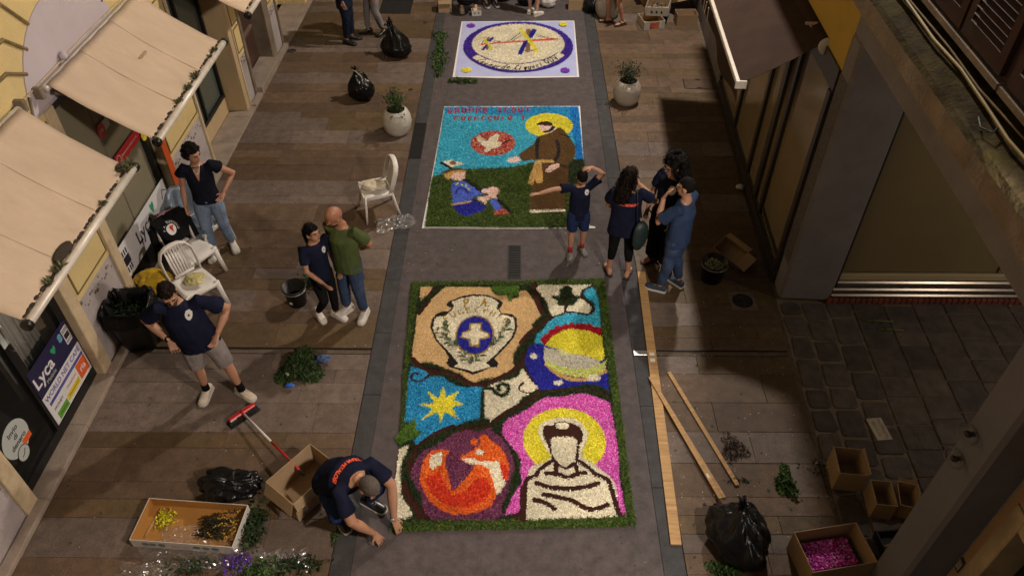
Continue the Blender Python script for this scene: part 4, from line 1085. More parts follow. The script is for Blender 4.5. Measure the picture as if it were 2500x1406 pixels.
m = MB(); m.tube([(PF+.007, 4.36-o[0], .40-o[1]), (PF+.007, 4.40-o[0], .41-o[1]), (PF+.007, 4.44-o[0], .45-o[1])], .004, 5); m.build('smile', mat_ink, st)
o = (4.92, 1.55); st = wall_sign('paper_notice', 4.92, 1.55, 'small pale paper notice behind the near door handle', 'notice')
sbox(st, 'sheet', mat_palev, G1+.029, G1+.031, 4.865, 4.965, 1.42, 1.66, o)
stext(st, 'ALYSSA', .03, 4.915, 1.6, G1+.032, mat_ink, o)
o = (4.2, 1.0); st = wall_sign('dark_flyer', 4.2, 1.0, 'dark blue flyer at the edge of the near shop glass', 'flyer')
sbox(st, 'sheet', mat_navyv, PF, PF+.002, 4.18, 4.42, .95, 1.25, o); sbox(st, 'light_strip', mat_lightblue, PF+.002, PF+.003, 4.2, 4.4, .97, 1.0, o)

# --- second shop: blinds behind glass, sign strip
sf = empty('shopfront', (0, 0, 0)); sf.parent = LB
G2 = -.12
m = MB(); m.box((G2-.05, 6.925, .03), (G2+.02, 8.595, .34)); m.box((G2-.05, 6.925, 2.7), (G2+.02, 8.595, 2.84))
m.box((G2-.05, 6.925, .34), (G2+.02, 6.96, 2.7)); m.box((G2-.05, 8.5, .34), (G2+.025, 8.595, 2.7))
m.build('frame', mat_blackframe, sf)
MB().box((G2-.02, 6.96, .34), (G2-.012, 8.5, 2.7)).build('pane', material('blind_glass', (.04, .04, .035), .08, alpha=.12, spec=.6), sf)
MB().box((G2-.08, 6.93, .34), (G2-.06, 7.72, 2.65)).build('blind', mat_blind, sf)
MB().box((G2-.075, 7.735, .34), (G2-.055, 8.58, 2.65)).build('blind', mat_blind, sf)
MB().box((G2-.1, 6.93, 2.0), (G2-.09, 8.58, 2.69)).build('blind_box', mat_ink, sf)
o = (7.7, .58); st = wall_sign('shop_sign', 7.7, .58, 'long white sign strip with dark lettering under the second shop window', 'sign')
P2 = G2+.022
sbox(st, 'panel', mat_white_vinyl, P2, P2+.006, 6.935, 8.56, .36, .82, o)
stext(st, 'Lyca', .27, 7.72, .60, P2+.007, mat_inkdark, o, bold=.003)
stext(st, 'Mobile', .10, 7.9, .45, P2+.007, mat_inkdark, o)
m = MB(); m.prism([(.11*math.sin(t)**3*.5+8.06-o[0], .055*(1.3*math.cos(t)-.5*math.cos(2*t)-.2*math.cos(3*t))+.70-o[1]) for t in [2*PI*k/20 for k in range(20)]], P2+.006, P2+.008, 'x'); m.build('leaf_mark', mat_teal, st)
for k in range(4): sbox(st, 'badge_bar', mat_inkdark, P2+.006, P2+.008, 7.02+k*.05, 7.045+k*.05, .66, .74, o); sbox(st, 'badge_bar', mat_inkdark, P2+.006, P2+.008, 7.02+k*.05, 7.045+k*.05, .42, .50, o)
sbox(st, 'badge_block', mat_inkdark, P2+.006, P2+.008, 7.01, 7.21, .515, .645, o)
mm = MB(); mm.tube([(P2+.008, 8.36-o[0], .6-o[1]), (P2+.008, 8.42-o[0], .72-o[1]), (P2+.008, 8.5-o[0], .66-o[1])], .006, 5); mm.build('curl_mark', mat_bluev, st)
o = (8.0, 1.62); st = wall_sign('red_banner', 8.0, 1.62, 'red banner sticker with white lettering on the second shop glass', 'sticker')
P3 = G2-.010
sbox(st, 'strip', mat_redv, P3, P3+.004, 7.76, 8.46, 1.50, 1.66, o)
stext(st, 'Benvenuti presso la ria', .05, 8.15, 1.58, P3+.005, mat_white_vinyl, o)
mm = MB(); mm.lathe([(.045, 0), (.05, .001), (.055, 0)], 20); me_ = mm.mesh('ring'); me_.transform(Matrix(((0,0,1,P3+.005),(1,0,0,7.84-o[0]),(0,1,0,1.58-o[1]),(0,0,0,1)))); obj('ring_mark', me_, mat_white_vinyl, st)
o = (7.74, 2.05); st = wall_sign('round_sticker', 7.74, 2.05, 'round red sticker with white letters on the second shop glass', 'sticker')
disc(st, 'disc', mat_redv, 7.74, 2.05, .085, .085, P3, P3+.004, o); stext(st, 'ria', .08, 7.74, 2.05, P3+.005, mat_white_vinyl, o)
sbox(st, 'white_tail', mat_palev, P3-.003, P3, 7.78, 7.95, 2.0, 2.12, o)
o = (8.48, 1.50); st = wall_sign('round_sticker', 8.5, 1.52, 'round yellow sticker at the far jamb of the second shop', 'sticker')
disc(st, 'disc', mat_yelv, 8.5, 1.52, .075, .075, G2+.026, G2+.03, (8.5, 1.52))
stext(st, 'WU', .05, 8.5, 1.52, G2+.031, mat_ink, (8.5, 1.52))
o = (8.68, 1.1); st = wall_sign('orange_panel', 8.68, 1.1, 'orange upright panel on the pilaster beside the second shop', 'panel')
sbox(st, 'panel', mat_orangev, .016, .022, 8.605, 8.75, .60, 1.62, o)

# --- third shop: deep recess, travertine side, glass showcase
sf = empty('shopfront', (0, 0, 0)); sf.parent = LB
MB().box((-.6, 11.70, 0), (.012, 11.858, 2.85)).build('travertine_side', mat_trav, sf)
MB().box((-.02, 11.845, 0), (.03, 11.88, 2.85)).build('travertine_edge', mat_cream, sf)
m = MB(); m.box((-.5, 10.0, .03), (-.30, 11.70, .30)); m.build('stone_base', mat_trav, sf)
m = MB()
m.box((-.40, 10.0, .301), (-.31, 11.69, .36)); m.box((-.40, 10.0, 2.6), (-.31, 11.69, 2.84))
for s0, s1 in ((10.0, 10.04), (10.82, 10.87), (11.63, 11.69)): m.box((-.395, s0, .36), (-.312, s1, 2.6))
m.build('frame', mat_blackframe, sf)
mg = material('green_grey_glass', (.075, .088, .075), .1, spec=.7)
MB().box((-.37, 10.04, .36), (-.36, 10.82, 2.6)).build('pane', mg, sf)
MB().box((-.37, 10.87, .36), (-.36, 11.63, 2.6)).build('pane', mg, sf)

# --- wooden door
dr = empty('panelled_door', (0, 0, 0)); dr.parent = LB
MB().box((-.55, 12.32, .13), (-.26, 13.5, 2.85)).build('door_slab', mat_wood, dr)
for s0 in (12.40, 12.95):
    for z0, z1 in ((.22, .72), (.84, 1.5), (1.62, 2.5)):
        MB().bbox((-.262, s0, z0), (-.235, s0+.45, z1), .012).build('door_panel', mat_wood, dr)
m = MB()
for s0 in (12.38, 12.93): m.box((-.262, s0, .755), (-.22, s0+.49, .80))
m.build('door_rail', material('worn_rail', (.16, .10, .07), .6, .2, 8), dr)
MB().bbox((-.262, 12.905, .13), (-.225, 12.945, 2.7), .008).build('meeting_stile', mat_wood, dr)
lbox('stone_jamb', mat_jamb, -.6, .02, 12.26, 12.34, 0, 2.85, bevel=.01)
lbox('stone_jamb', mat_jamb, -.6, .03, 13.5, 13.76, 0, 2.85, bevel=.015)
lbox('dark_pane', mat_glass, -.62, -.6, 14.35, 16.15, 0, 2.8)

# --- awnings on the left
def fabric(name, col, col2, seed):
    m = material(name, col, .85, .09, 2.2, .15, 140, stain=(col2, 1.6, .45), stretch=(.5, 1.4, 1)); return m
mat_canvas = fabric('ecru_canvas', (.52, .40, .29), (.36, .265, .175), 1)
mat_alu = material('cream_aluminium', (.62, .56, .48), .4, .1, 12, metal=.1)
mat_grime = material('dark_grime', (.03, .022, .014), .95, .3, 30)
mat_tuft = material('dry_tuft', (.10, .10, .045), .9, .4, 30)
def awning(s0, s1, zw, zo, xo, label, tufts, brackets=True, patches=()):
    t = empty('awning', (0, 0, 0), 0, label, 'awning', 'cream awnings on the yellow building')
    org = Vector((0, (s0+s1)/2, zw)); t.location = LBM @ org; t.rotation_euler = LB.rotation_euler
    q = lambda x, s, z: (x-org.x, s-org.y, z-org.z)
    n, k = 22, 14; vs = []; fs = []
    for i in range(n+1):
        for j in range(k+1):
            f = j/k; s = s0+(s1-s0)*i/n
            x = .1+(xo-.1)*f
            sag = -.035*math.sin(PI*f)*(1+.25*math.sin(i*.9))+.004*math.sin(i*1.7+j)
            vs.append(q(x, s, zw+(zo-zw)*f+sag))
    top = len(vs); vs += [(v[0], v[1], v[2]-.004) for v in vs]
    for i in range(n):
        for j in range(k):
            a = i*(k+1)+j; f = (a, a+1, a+k+2, a+k+1); fs.append(f); fs.append(tuple(top+x for x in reversed(f)))
    for i in range(n):
        for j in (0, k):
            a = i*(k+1)+j; fs.append((a, a+k+1, top+a+k+1, top+a))
    for j in range(k):
        for i in (0, n):
            a = i*(k+1)+j; fs.append((a, a+1, top+a+1, top+a))
    MB().add(vs, fs, True).build('canvas', mat_canvas, t)
    MB().tube([q(xo+.02, s0-.03, zo-.005), q(xo+.02, s1+.02, zo-.005)], .038, 12).build('front_bar', mat_alu, t)
    for ss in (s0-.03, s1+.02):
        MB().tube([q(xo+.02, ss-.02, zo-.005), q(xo+.02, ss+.02, zo-.005)], .05, 12).build('end_cap', mat_blackframe, t)
    MB().tube([q(.07, s0-.02, zw-.04), q(.07, s1+.02, zw-.04)], .04, 12).build('roller', mat_alu, t)
    for ss in (s0-.1, s1+.1):
        MB().bbox(q(-.02, ss-.03, zw-.1), q(.10, ss+.03, zw+.02), .01).build('wall_bracket', mat_jamb, t)
    for ss, d in ((s0+.06, 1), (s1-.06, -1)):
        m = MB(); m.tube([q(.1, ss, zw-.12), q(.5, ss+.42*d, (zw+zo)/2-.12), q(xo, ss+.1*d, zo-.03)], .024, 8); m.build('folding_arm', mat_jamb, t)
    # grime line and weeds that grow in the gutter of the bar
    m = MB(); n = 40
    for i in range(n):
        s = s0+(s1-s0)*(i+random.random()*.8)/n; r = random.uniform(.006, .02)
        m.ball(q(xo-.02-random.random()*.015, s, zo+.022), (r*1.2, r*2.2, r*.6), 6, 4)
    m.build('gutter_grime', mat_grime, t)['kind'] = 'stuff'
    for fpos, size in tufts:
        s = s0+(s1-s0)*fpos; m = MB()
        for b in range(int(46*size)):
            a = random.uniform(0, 6.28); e = random.uniform(.2, 1.4); l = random.uniform(.03, .075)*size
            p = Vector(q(xo-.005+random.uniform(-.03, .03), s+random.uniform(-.05, .05)*size, zo+.03))
            dd = Vector((math.cos(a)*math.cos(e), math.sin(a)*math.cos(e), math.sin(e)))*l
            sd = dd.cross(Vector((0, 0, 1))).normalized()*.006
            m.add([p-sd, p+sd, p+dd*.6+sd*1.6, p+dd, p+dd*.6-sd*1.6], [(0, 1, 2, 3, 4)])
        m.build('weed_tuft', mat_tuft, t, fix=False)['kind'] = 'stuff'
    for fr_ in (.33, .66):
        m = MB(); ss = s0+(s1-s0)*fr_; m.tube([q(.1+(xo-.1)*f, ss, zw+(zo-zw)*f-.035*math.sin(PI*f)*(1+.25*math.sin(22*fr_*.9))+.004) for f in [k/12 for k in range(13)]], [(.006, .003)]*13, 6, side=(0, 1, 0)); m.build('canvas_seam', mat_canvas, t)
    for fs_, fx, r in patches:
        m = MB(); s = s0+(s1-s0)*fs_; x = .1+(xo-.1)*fx; z = zw+(zo-zw)*fx-.035*math.sin(PI*fx)+.006
        m.ball(q(x, s, z), (r*.5, r, .006), 12, 6); m.build('canvas_patch', material('canvas_stain', (.40, .27, .18), .9), t)
    return t
awning(4.2, 6.33, 3.16, 2.5, .93, 'nearest cream awning over the near shop with dark torn pockets', [(.2, .8), (.28, 1.0), (.7, .6), (.98, 1.5)], patches=())
awning(6.84, 9.1, 3.12, 2.5, .99, 'middle cream awning over the second shop, with an oval patch', [(.33, .8), (.46, .9), (.58, 1.0), (.8, .6), (.88, .7)], patches=((.55, .42, .1),))
awning(9.95, 12.7, 3.12, 2.5, 1.07, 'farthest cream awning, cut by the top of the picture', [(.5, .6)])
# dark holes along the near awning's hem
t = bpy.data.objects['awning']
for fpos, r in ((.37, .15), (.97, .09)):
    m = MB(); m.ball((.93-.055, 4.2+2.13*fpos-5.265, 2.5+.05-3.16), (.05, r, .02), 12, 6, Matrix.Rotation(.65, 3, 'Y')); m.build('torn_pocket', mat_grime, t)

# ------------------------------------------------------------------ right hand building
mat_mauve = material('mauve_grey_plaster', (.205, .188, .205), .85, .12, 1.5, .15, 40, stain=((.13, .11, .11), 2.0, .5))
mat_crackle = material('flaking_pier', (.11, .095, .093), .8, .5, 14, .6, 40, stretch=(1, 3, 1))
mat_moss = material('mossy_ledge', (.048, .036, .017), .95, .6, 5, .7, 30, stain=((.095, .075, .012), 2.2, .8), spec=.1)
mat_fascia = material('stained_fascia', (.24, .185, .14), .9, .2, 3, .3, 30, stain=((.12, .085, .055), 2.5, .8))
mat_shutter = material('red_brown_shutter', (.045, .016, .012), .7, .2, 8, .15, 40)
mat_alum = material('dull_aluminium', (.36, .31, .27), .28, .06, 10, metal=.85)
mat_brick = material('red_brick', (.17, .045, .03), .85, .2, 12, .3, 50, objvar=.2)
mat_wblind = material('tan_window_blind', (.33, .255, .13), .75, .05, 1.2)
mat_peach = material('peach_plaster', (.44, .28, .16), .85, .12, 1.2, .2, 40, stain=((.34, .20, .11), 1.2, .5))
mat_ochreglass = material('tan_reflecting_glass', (.26, .20, .12), .12, .12, .8, spec=.6)
mat_brownframe = material('brown_metal_frame', (.04, .032, .027), .4, .1, 6)

RB = empty('grey_building', (3.0, 0, 0), -math.atan(.05), 'grey and mustard building with dark shop windows on the right', 'building')
RBM = RB.matrix_basis.copy()
def rbox(name, mat, x0, x1, s0, s1, z0, z1, parent=None, bevel=0):
    m = MB(); (m.bbox if bevel else m.box)(*(((x0, s0, z0), (x1, s1, z1)) + ((bevel,) if bevel else ())))
    return m.build(name, mat, parent or RB)
rbox('wall_core', mat_mauve, .62, 3.6, 7.6, 26, 0, 3.7)
rbox('upper_wall', mat_mustard, 0, 3.6, 7.36, 26, 3.02, 3.88)
rbox('upper_wall', mat_mustard, 0, 5, 2.95, 26, 4.28, 8.5)
rbox('passage_ceiling', mat_mauve, .0, 5, 2.95, 7.36, 3.45, 3.88)
rbox('corner_pillar', mat_mauve, 0, .66, 7.1, 7.42, 0, 3.45, bevel=.035)
rbox('flaking_face', mat_crackle, -.004, .001, 7.14, 7.40, .55, 3.0)
rbox('shop_lintel', mat_brownframe, -.02, .6, 7.42, 26, 2.75, 3.018)
# long mossy ledge above the ground floor
vs = []
prof = [(-.25, 3.9), (-.25, 4.06), (-.22, 4.10), (.30, 4.27), (.30, 3.9)]
n = 60; mlg = MB(); rings = []
for i in range(n+1):
    s = 1.0+13.0*i/n
    rings.append([(x+(random.uniform(-.005, .005) if x < 0 else 0), s, z+(random.uniform(-.004, .004) if x < 0 else 0)) for x, z in prof])
mlg.ring_loft(rings, True, False)
lg = mlg.build('ledge', [mat_fascia, mat_moss], RB)
for p in lg.data.polygons:
    c = p.center
    if p.normal.z > .55: p.material_index = 1
# shuttered window above the ledge
for s0 in (3.15, 4.7, 6.25):
    sh_ = empty('shutter', (0, 0, 0)); sh_.parent = RB
    m = MB(); f = .09; s1 = s0+1.42
    for a, b in ((s0, s0+.68), (s0+.72, s1)):
        m.box((-.045, a, 4.36), (-.005, a+f, 5.9)); m.box((-.045, b-f, 4.36), (-.005, b, 5.9)); m.box((-.045, a+f, 4.36), (-.005, b-f, 4.48)); m.box((-.045, a+f, 5.78), (-.005, b-f, 5.9))
    m.build('shutter_frame', mat_shutter, sh_)
    for a, b in ((s0, s0+.68), (s0+.72, s1)):
        z = 4.50
        while z < 5.76:
            M4 = Matrix.Translation((-.026, (a+b)/2, z)) @ Matrix.Rotation(-.7, 4, 'Y')
            MB().box((-.028, -(b-a)/2+f-.005, -.005), (.028, (b-a)/2-f+.005, .005), M4).build('louvre', mat_shutter, sh_)
            z += .052
    rbox('shutter_back', mat_blackframe, -.008, -.002, s0+.03, s1-.03, 4.4, 5.86, sh_)
    rbox('shutter_sill', mat_fascia, -.06, .02, s0-.05, s1+.05, 4.285, 4.33)
rbox('shutter_board', mat_shutter, -.0015, .02, 2.97, 7.8, 4.29, 5.98)
m = MB(); m.tube([(-.1, 7.2, 4.20), (-.09, 6.4, 4.21), (-.1, 5.6, 4.195), (-.075, 5.1, 4.2), (-.09, 4.6, 4.19), (-.11, 4.2, 4.185), (-.08, 3.6, 4.19), (-.06, 2.8, 4.2)], .012, 7); m.build('cable', material('yellowed_cable', (.30, .22, .07), .6, .2, 5), RB)
m = MB(); m.tube([(-.08, 7.2, 4.21), (-.07, 6.2, 4.215), (-.06, 5.4, 4.22), (-.075, 4.8, 4.215), (-.04, 4.0, 4.225), (-.03, 3.0, 4.23)], .008, 6); m.build('cable', mat_olive, RB)
m = MB(); m.tube([(-.10, 4.35, 4.19), (-.16, 4.3, 4.17), (-.19, 4.4, 4.15), (-.17, 4.5, 4.165)], .007, 6); m.build('cable', mat_ink, RB)

# street side shop windows
sw = empty('shop_windows', (0, 0, 0)); sw.parent = RB
m = MB()
m.box((-.03, 7.42, 0), (.09, 12.6, .16)); m.box((0, 7.42, .16), (.06, 12.6, .22))
m.build('bottom_rail', mat_brownframe, sw)
for s0, w in ((7.43, .1), (8.62, .09), (8.98, .14), (9.62, .09), (10.9, .09), (12.5, .1)):
    MB().box((-.035, s0, .222), (.07, s0+w, 2.748)).build('mullion', mat_brownframe, sw)
for s0, s1 in ((7.53, 8.62), (8.71, 8.98), (9.12, 9.62), (9.71, 10.9), (10.99, 12.5)):
    MB().box((.01, s0, .222), (.02, s1, 2.748)).build('pane', mat_ochreglass, sw)
m = MB()
m.box((-.01, 7.53, .30), (.009, 8.62, .36)); m.build('inner_rail', mat_brownframe, sw)
rbox('side_wall', mat_mauve, 0, .6, 12.6, 26, 0, 2.75)

# passage window, facing the camera (world axes)
PW = empty('passage_window', (4.05, 7.12, 0), 0); PW.parent = RB; PW.matrix_parent_inverse = RBM.inverted()
PW.location = (4.05, 7.12, 0)
def pbox(name, mat, x0, x1, y0, y1, z0, z1, bevel=0):
    m = MB(); (m.bbox if bevel else m.box)(*(((x0, y0, z0), (x1, y1, z1)) + ((bevel,) if bevel else ()))); return m.build(name, mat, PW)
pbox('wall_above', mat_mauve, -.12, 4.5, -.02, .3, 3.0, 3.46)
pbox('dark_reveal', mat_ink, -.1, -.03, -.045, .2, .1, 3.0)
pbox('blind', mat_wblind, -.03, 1.93, .05, .08, .42, 3.0)
pbox('blind', mat_wblind, 1.97, 4.4, .05, .08, .42, 3.0)
pbox('blind_gap', mat_ink, 1.9, 2.0, .085, .1, .42, 3.0)
MB().box((-.03, .02, .42), (4.4, .028, 3.0)).build('pane', material('passage_glass', (.03, .028, .022), .08, alpha=.14, spec=.6), PW)
mat_ledgec = material('pale_blind_rail', (.45, .37, .22), .6)
pbox('lower_rail', mat_ledgec, -.03, 4.4, -.01, .045, .33, .418, .004)
for z0, z1, y0 in ((.235, .325, -.045), (.15, .228, -.07), (.085, .143, -.085)):
    pbox('sill_rail', mat_alum, -.07, 4.4, y0, .04, z0, z1, .018)
xb = -.1
while xb < 4.2:
    pbox('brick', mat_brick, xb, xb+.062, -.10, .0, 0.0, .078, .004); xb += .072

# mustard side of the brown awning
mat_brown = material('brown_canvas', (.055, .034, .026), .9, .12, 3, .12, 200, spec=.08)
t = empty('awning', (0, 0, 0), 0, 'dark brown awning with white front bar on the right building', 'awning')
org = Vector((0, 10.3, 2.95)); t.location = RBM @ org; t.rotation_euler = RB.rotation_euler
q = lambda x, s, z: (x-org.x, s-org.y, z-org.z)
S0, S1, XO, ZO, ZW = 8.05, 12.6, -.86, 2.5, 3.0
rings = []
for i in range(31):
    s = S0+(S1-S0)*i/30
    rings.append([q(-.05+(XO+.05)*j/10, s, ZW+(ZO-ZW)*j/10-.03*math.sin(PI*j/10)+.003*math.sin(i*2.1)) for j in range(11)])
top = [p for r in rings for p in r]; N_ = len(top); m = MB()
fs = []
for i in range(30):
    for j in range(10):
        a = i*11+j; fs.append((a, a+1, a+12, a+11)); fs.append((N_+a, N_+a+11, N_+a+12, N_+a+1))
m.add(top+[(p[0], p[1], p[2]-.004) for p in top], fs, True)
m.build('canvas', mat_brown, t)
vs = []; fs = []
for i in range(61):
    s = S0+(S1-S0)*i/60; dz = .24+.03*math.sin(s*5.1); w = .02*math.sin(s*3.3)
    vs += [q(XO-.005, s, ZO-.03), q(XO-.005+w, s, ZO-.15), q(XO-.005+w*1.6, s, ZO-dz-.03)]
for i in range(60):
    for j in range(2): a = i*3+j; fs.append((a, a+1, a+4, a+3))
MB().add(vs, fs, True).build('valance', mat_brown, t)
MB().bbox(q(XO-.024, S0-.02, ZO-.03), q(XO+.024, S1, ZO+.025), .006).build('front_bar', mat_alu, t)
MB().bbox(q(XO-.04, S0-.05, ZO-.045), q(XO+.09, S0-.02, ZO+.05), .005).build('end_cap', mat_alu, t)
MB().tube([q(.0, S0-.04, ZW), q(.0, S1, ZW)], .09, 14).build('roller', mat_brown, t)
MB().tube([q(.0, S0-.075, ZW), q(.0, S0-.04, ZW)], .095, 16).build('roller_cap', material('white_plastic_cap', (.6, .58, .55), .5), t)
m = MB(); m.box(q(-.16, S0+.35, ZW+.06), q(.02, S0+.38, ZW+.085)); m.box(q(-.01, S0+.35, ZW-.1), q(.02, S0+.38, ZW+.06)); m.tube([q(-.12, S0+.365, ZW+.06), q(-.04, S0+.365, ZW), q(0, S0+.365, ZW-.1)], .008, 6)
m.build('bracket', mat_alu, t)
for k in range(9):
    s = 10.25+k*.2; m = MB(); dx = .05 if k % 2 else -.05
    m.prism([(s-org.y, ZO-.05-org.z), (s+.035-org.y, ZO-.05-org.z), (s+.035+dx-org.y, ZO-.24-org.z), (s+dx-org.y, ZO-.24-org.z)], XO-.045, XO-.04, 'x')
    m.build('valance_stroke', mat_alu, t)

# near pier, peach wall and door at the lower right (world axes)
NB = empty('peach_house', (3.6, 2.0, 0), 0, 'peach plastered house with grey corner pier and stone framed door', 'building')
def nbox(name, mat, lo, hi, bevel=0, parent=None):
    lo = (lo[0]-3.6, lo[1]-2.0, lo[2]); hi = (hi[0]-3.6, hi[1]-2.0, hi[2])
    m = MB(); (m.bbox if bevel else m.box)(*((lo, hi) + ((bevel,) if bevel else ()))); return m.build(name, mat, parent or NB)
nbox('corner_pier', material('cool_grey_plaster', (.165, .16, .185), .8, .1, 1.5, .15, 40), (3.26, 3.06, 0), (3.62, 3.41, 3.88), .03)
nbox('wall', mat_peach, (3.6, 2.98, 0), (6.5, 3.059, 3.88))
nbox('wall', mat_peach, (3.6, 2.75, 1.95), (4.2, 2.979, 3.88)); nbox('wall', mat_peach, (3.6, -3, 1.95), (4.2, 2.75, 3.88))
nbox('wall', mat_peach, (3.6, -3, 0), (4.2, 1.7, 1.95))
nbox('upper_wall', mat_peach, (3.6, -3, 4.26), (4.6, 2.9, 8.8))
nbox('ledge_slab', mat_fascia, (3.3, .6, 3.92), (4.2, 2.94, 4.2))
nbox('stone_jamb', mat_cream, (3.585, 2.84, 0), (4.1, 2.979, 1.94), .008)
nbox('stone_lintel', mat_cream, (3.58, 1.6, 1.8), (4.1, 2.838, 1.945), .008)
nbox('door_leaf', material('dark_green_door', (.01, .014, .011), .4), (3.85, 1.7, 0), (3.9, 2.838, 1.8))
vg = empty('wall_vent', (3.6, 3.03, .95), 0, 'small dark slotted vent plate low on the peach wall', 'vent')
MB().bbox((-.012, -.035, -.08), (.0, .025, .08), .003).build('plate', mat_brownframe, vg)
for k in range(3): MB().box((-.016, -.027+k*.016, -.05), (-.012, -.019+k*.016, .05)).build('slot', mat_alu, vg)
m = MB(); m.tube([(3.63-3.6, 3.05-2, 2.9), (3.57-3.6, 3.045-2, 2.5), (3.585-3.6, 3.0-2, 2.2), (3.58-3.6, 2.9-2, 2.05), (3.57-3.6, 2.5-2, 2.0)], .012, 7); m.build('cable', mat_jamb, NB)
m = MB(); m.tube([(3.63-3.6, 3.04-2, 2.9), (3.555-3.6, 3.035-2, 2.52), (3.565-3.6, 2.985-2, 2.22), (3.56-3.6, 2.88-2, 2.08), (3.55-3.6, 2.5-2, 2.03)], .009, 7); m.build('cable', mat_greyp, NB)
# two glass discs on the pier
for k, (z, y) in enumerate(((2.35, 3.28), (2.08, 3.26))):
    gd = empty('glass_disc', (3.26, y, z), 0, ('upper' if k == 0 else 'lower') + ' round glass disc bracketed to the grey pier at right', 'glass disc', 'glass discs on the grey pier')
    mm = MB(); rr = [(.085*math.cos(2*PI*j/28), .085*math.sin(2*PI*j/28)) for j in range(28)]
    mm.tube([(-.06+.05*a, b, .02*a) for a, b in [(c/.085, d) for c, d in rr]]+[(-.06+.05, 0, .02)], .011, 8)
    mm.build('rim', material('clear_rim', (.22, .20, .20), .15, spec=.6, alpha=.4), gd)
    mm = MB(); mm.ball((-.06, 0, 0), (.03, .03, .02), 10, 6); mm.build('boss', mat_brownframe, gd)
    MB().box((-.05, -.012, -.012), (0, .012, .012)).build('bracket', mat_brownframe, gd)

# private passage plate set among the setts
pp = empty('passage_plate', (3.951, 5.071), 0, 'worn white stone plate lettered in the dark passage setts', 'plate')
pp.rotation_euler = (0, 0, math.radians(-84))
MB().bbox((-.145, -.085, -.004), (.145, .085, .008), .004).build('slab', material('worn_white_stone', (.42, .37, .30), .8, .15, 9), pp)
for txt, yy in (('PROPRIETA', .035), ('PRIVATA', -.035)):
    me_ = text_mesh(txt, .052, 'lettering'); me_.transform(Matrix.Translation((0, yy, .0092))); obj('lettering', me_, material('faded_ink', (.12, .09, .07), .8), pp)

# added lamp, brightens the dim passage and puts a glint on the sill
cl = empty('added_fill_lamp', (7.3, 4.75, 3.449), 0, 'small round fill lamp added under the private passage ceiling', 'added fill lamp')
MB().lathe([(.11, 0), (.115, -.03), (.09, -.05)], 20).build('base', mat_iron, cl)
MB().ball((0, 0, -.055), (.085, .085, .04), 16, 8).build('diffuser', material('fill_lamp_diffuser', (1, .9, .75), .5, emit=((1, .84, .64), 3.0)), cl)
l = bpy.data.lights.new('passage_fill_light', 'POINT'); l.energy = 95; l.color = (1, .86, .68); l.shadow_soft_size = .1
o = bpy.data.objects.new('passage_fill_light', l); o.location = (0, 0, -.18); link(o, cl)

# ------------------------------------------------------------------ street lamps on the facades
def street_lamp(loc, power, wall_x, label):
    t = empty('street_lamp', (wall_x, loc[1], loc[2]+.35), 0, label, 'street lamp', 'wall lanterns')
    d = loc[0]-wall_x
    m = MB(); m.tube([(0, 0, -.3), (0, 0, .05)], .03, 8); m.tube([(0, 0, 0), (d*.5, 0, .12), (d, 0, .03)], .02, 8); m.build('bracket', mat_iron, t)
    MB().lathe([(.015, .0), (.05, -.02), (.2, -.14), (.215, -.16)], 20, (d, 0, 0)).build('hood', mat_iron, t)
    MB().ball((d, 0, -.22), (.055, .055, .075), 14, 8).build('bulb', material('lit_bulb', (1, .9, .75), .4, emit=((1, .82, .6), 40)), t)
    l = bpy.data.lights.new('street_lamp_light', 'POINT'); l.energy = power; l.color = LAMP_COLOUR; l.shadow_soft_size = .2
    o = bpy.data.objects.new('lamp_light', l); o.location = (d, 0, -.35); link(o, t)
for (loc, pw), lab in zip(LAMPS, ('wall lantern high above the far flower carpet', 'wall lantern high above the near pavement', 'wall lantern far up the street')):
    street_lamp(loc, pw, 3.6 if loc[1] < 2.9 else XR(loc[1]), lab)

# ------------------------------------------------------------------ people
mat_skin = material('tanned_skin', (.40, .205, .125), .55, .06, 12, sub=.08)
mat_skin_l = material('fair_skin', (.48, .275, .185), .55, .06, 12, sub=.08)
mat_skin_d = material('sun_tanned_skin', (.33, .15, .085), .5, .06, 12, sub=.08)
mat_navytee = material('navy_cotton', (.010, .012, .028), .9, .2, 6, .15, 250, spec=.05)
mat_blouse = material('black_navy_blouse', (.009, .010, .017), .85, .2, 6, .15, 200, spec=.05)
mat_bluetee = material('slate_blue_cotton', (.028, .045, .095), .9, .15, 6, .15, 250, spec=.05)
mat_greentee = material('army_green_cotton', (.065, .085, .032), .9, .15, 6, .15, 250, spec=.05)
mat_jeans = material('blue_denim', (.040, .062, .12), .9, .3, 7, .2, 200, stain=((.075, .10, .165), 4, .6), spec=.05)
mat_jeansl = material('light_blue_denim', (.15, .20, .29), .9, .22, 6, .2, 200, stain=((.26, .31, .40), 4, .6), spec=.05)
mat_blackcl = material('black_jersey', (.008, .008, .009), .9, .2, 6, spec=.05)
mat_greyshort = material('grey_jersey', (.21, .185, .18), .95, .15, 8, .2, 200, spec=.05)
mat_greytr = material('grey_trouser_cloth', (.21, .19, .19), .9, .12, 6, .15, 200, spec=.05)
mat_suit = material('navy_suit_cloth', (.012, .017, .032), .8, .15, 6, spec=.05)
mat_navysh = material('navy_shorts_cloth', (.016, .026, .075), .9, .15, 6, spec=.05)
mat_hair_b = material('black_hair', (.0065, .005, .0045), .7, .3, 40, .5, 120, spec=.12)
mat_hair_br = material('dark_brown_hair', (.013, .0075, .0055), .7, .3, 40, .5, 120, spec=.12)
mat_hair_g = material('greying_cropped_hair', (.085, .065, .055), .85, .3, 60, .4, 200)
mat_shoe_w = material('white_shoe_leather', (.55, .51, .46), .6, .1, 20)
mat_shoe_c = material('cream_canvas', (.50, .43, .34), .8, .1, 20)
mat_shoe_k = material('black_leather', (.012, .011, .012), .3)
mat_shoe_n = material('navy_suede', (.03, .04, .065), .8, .15, 20)
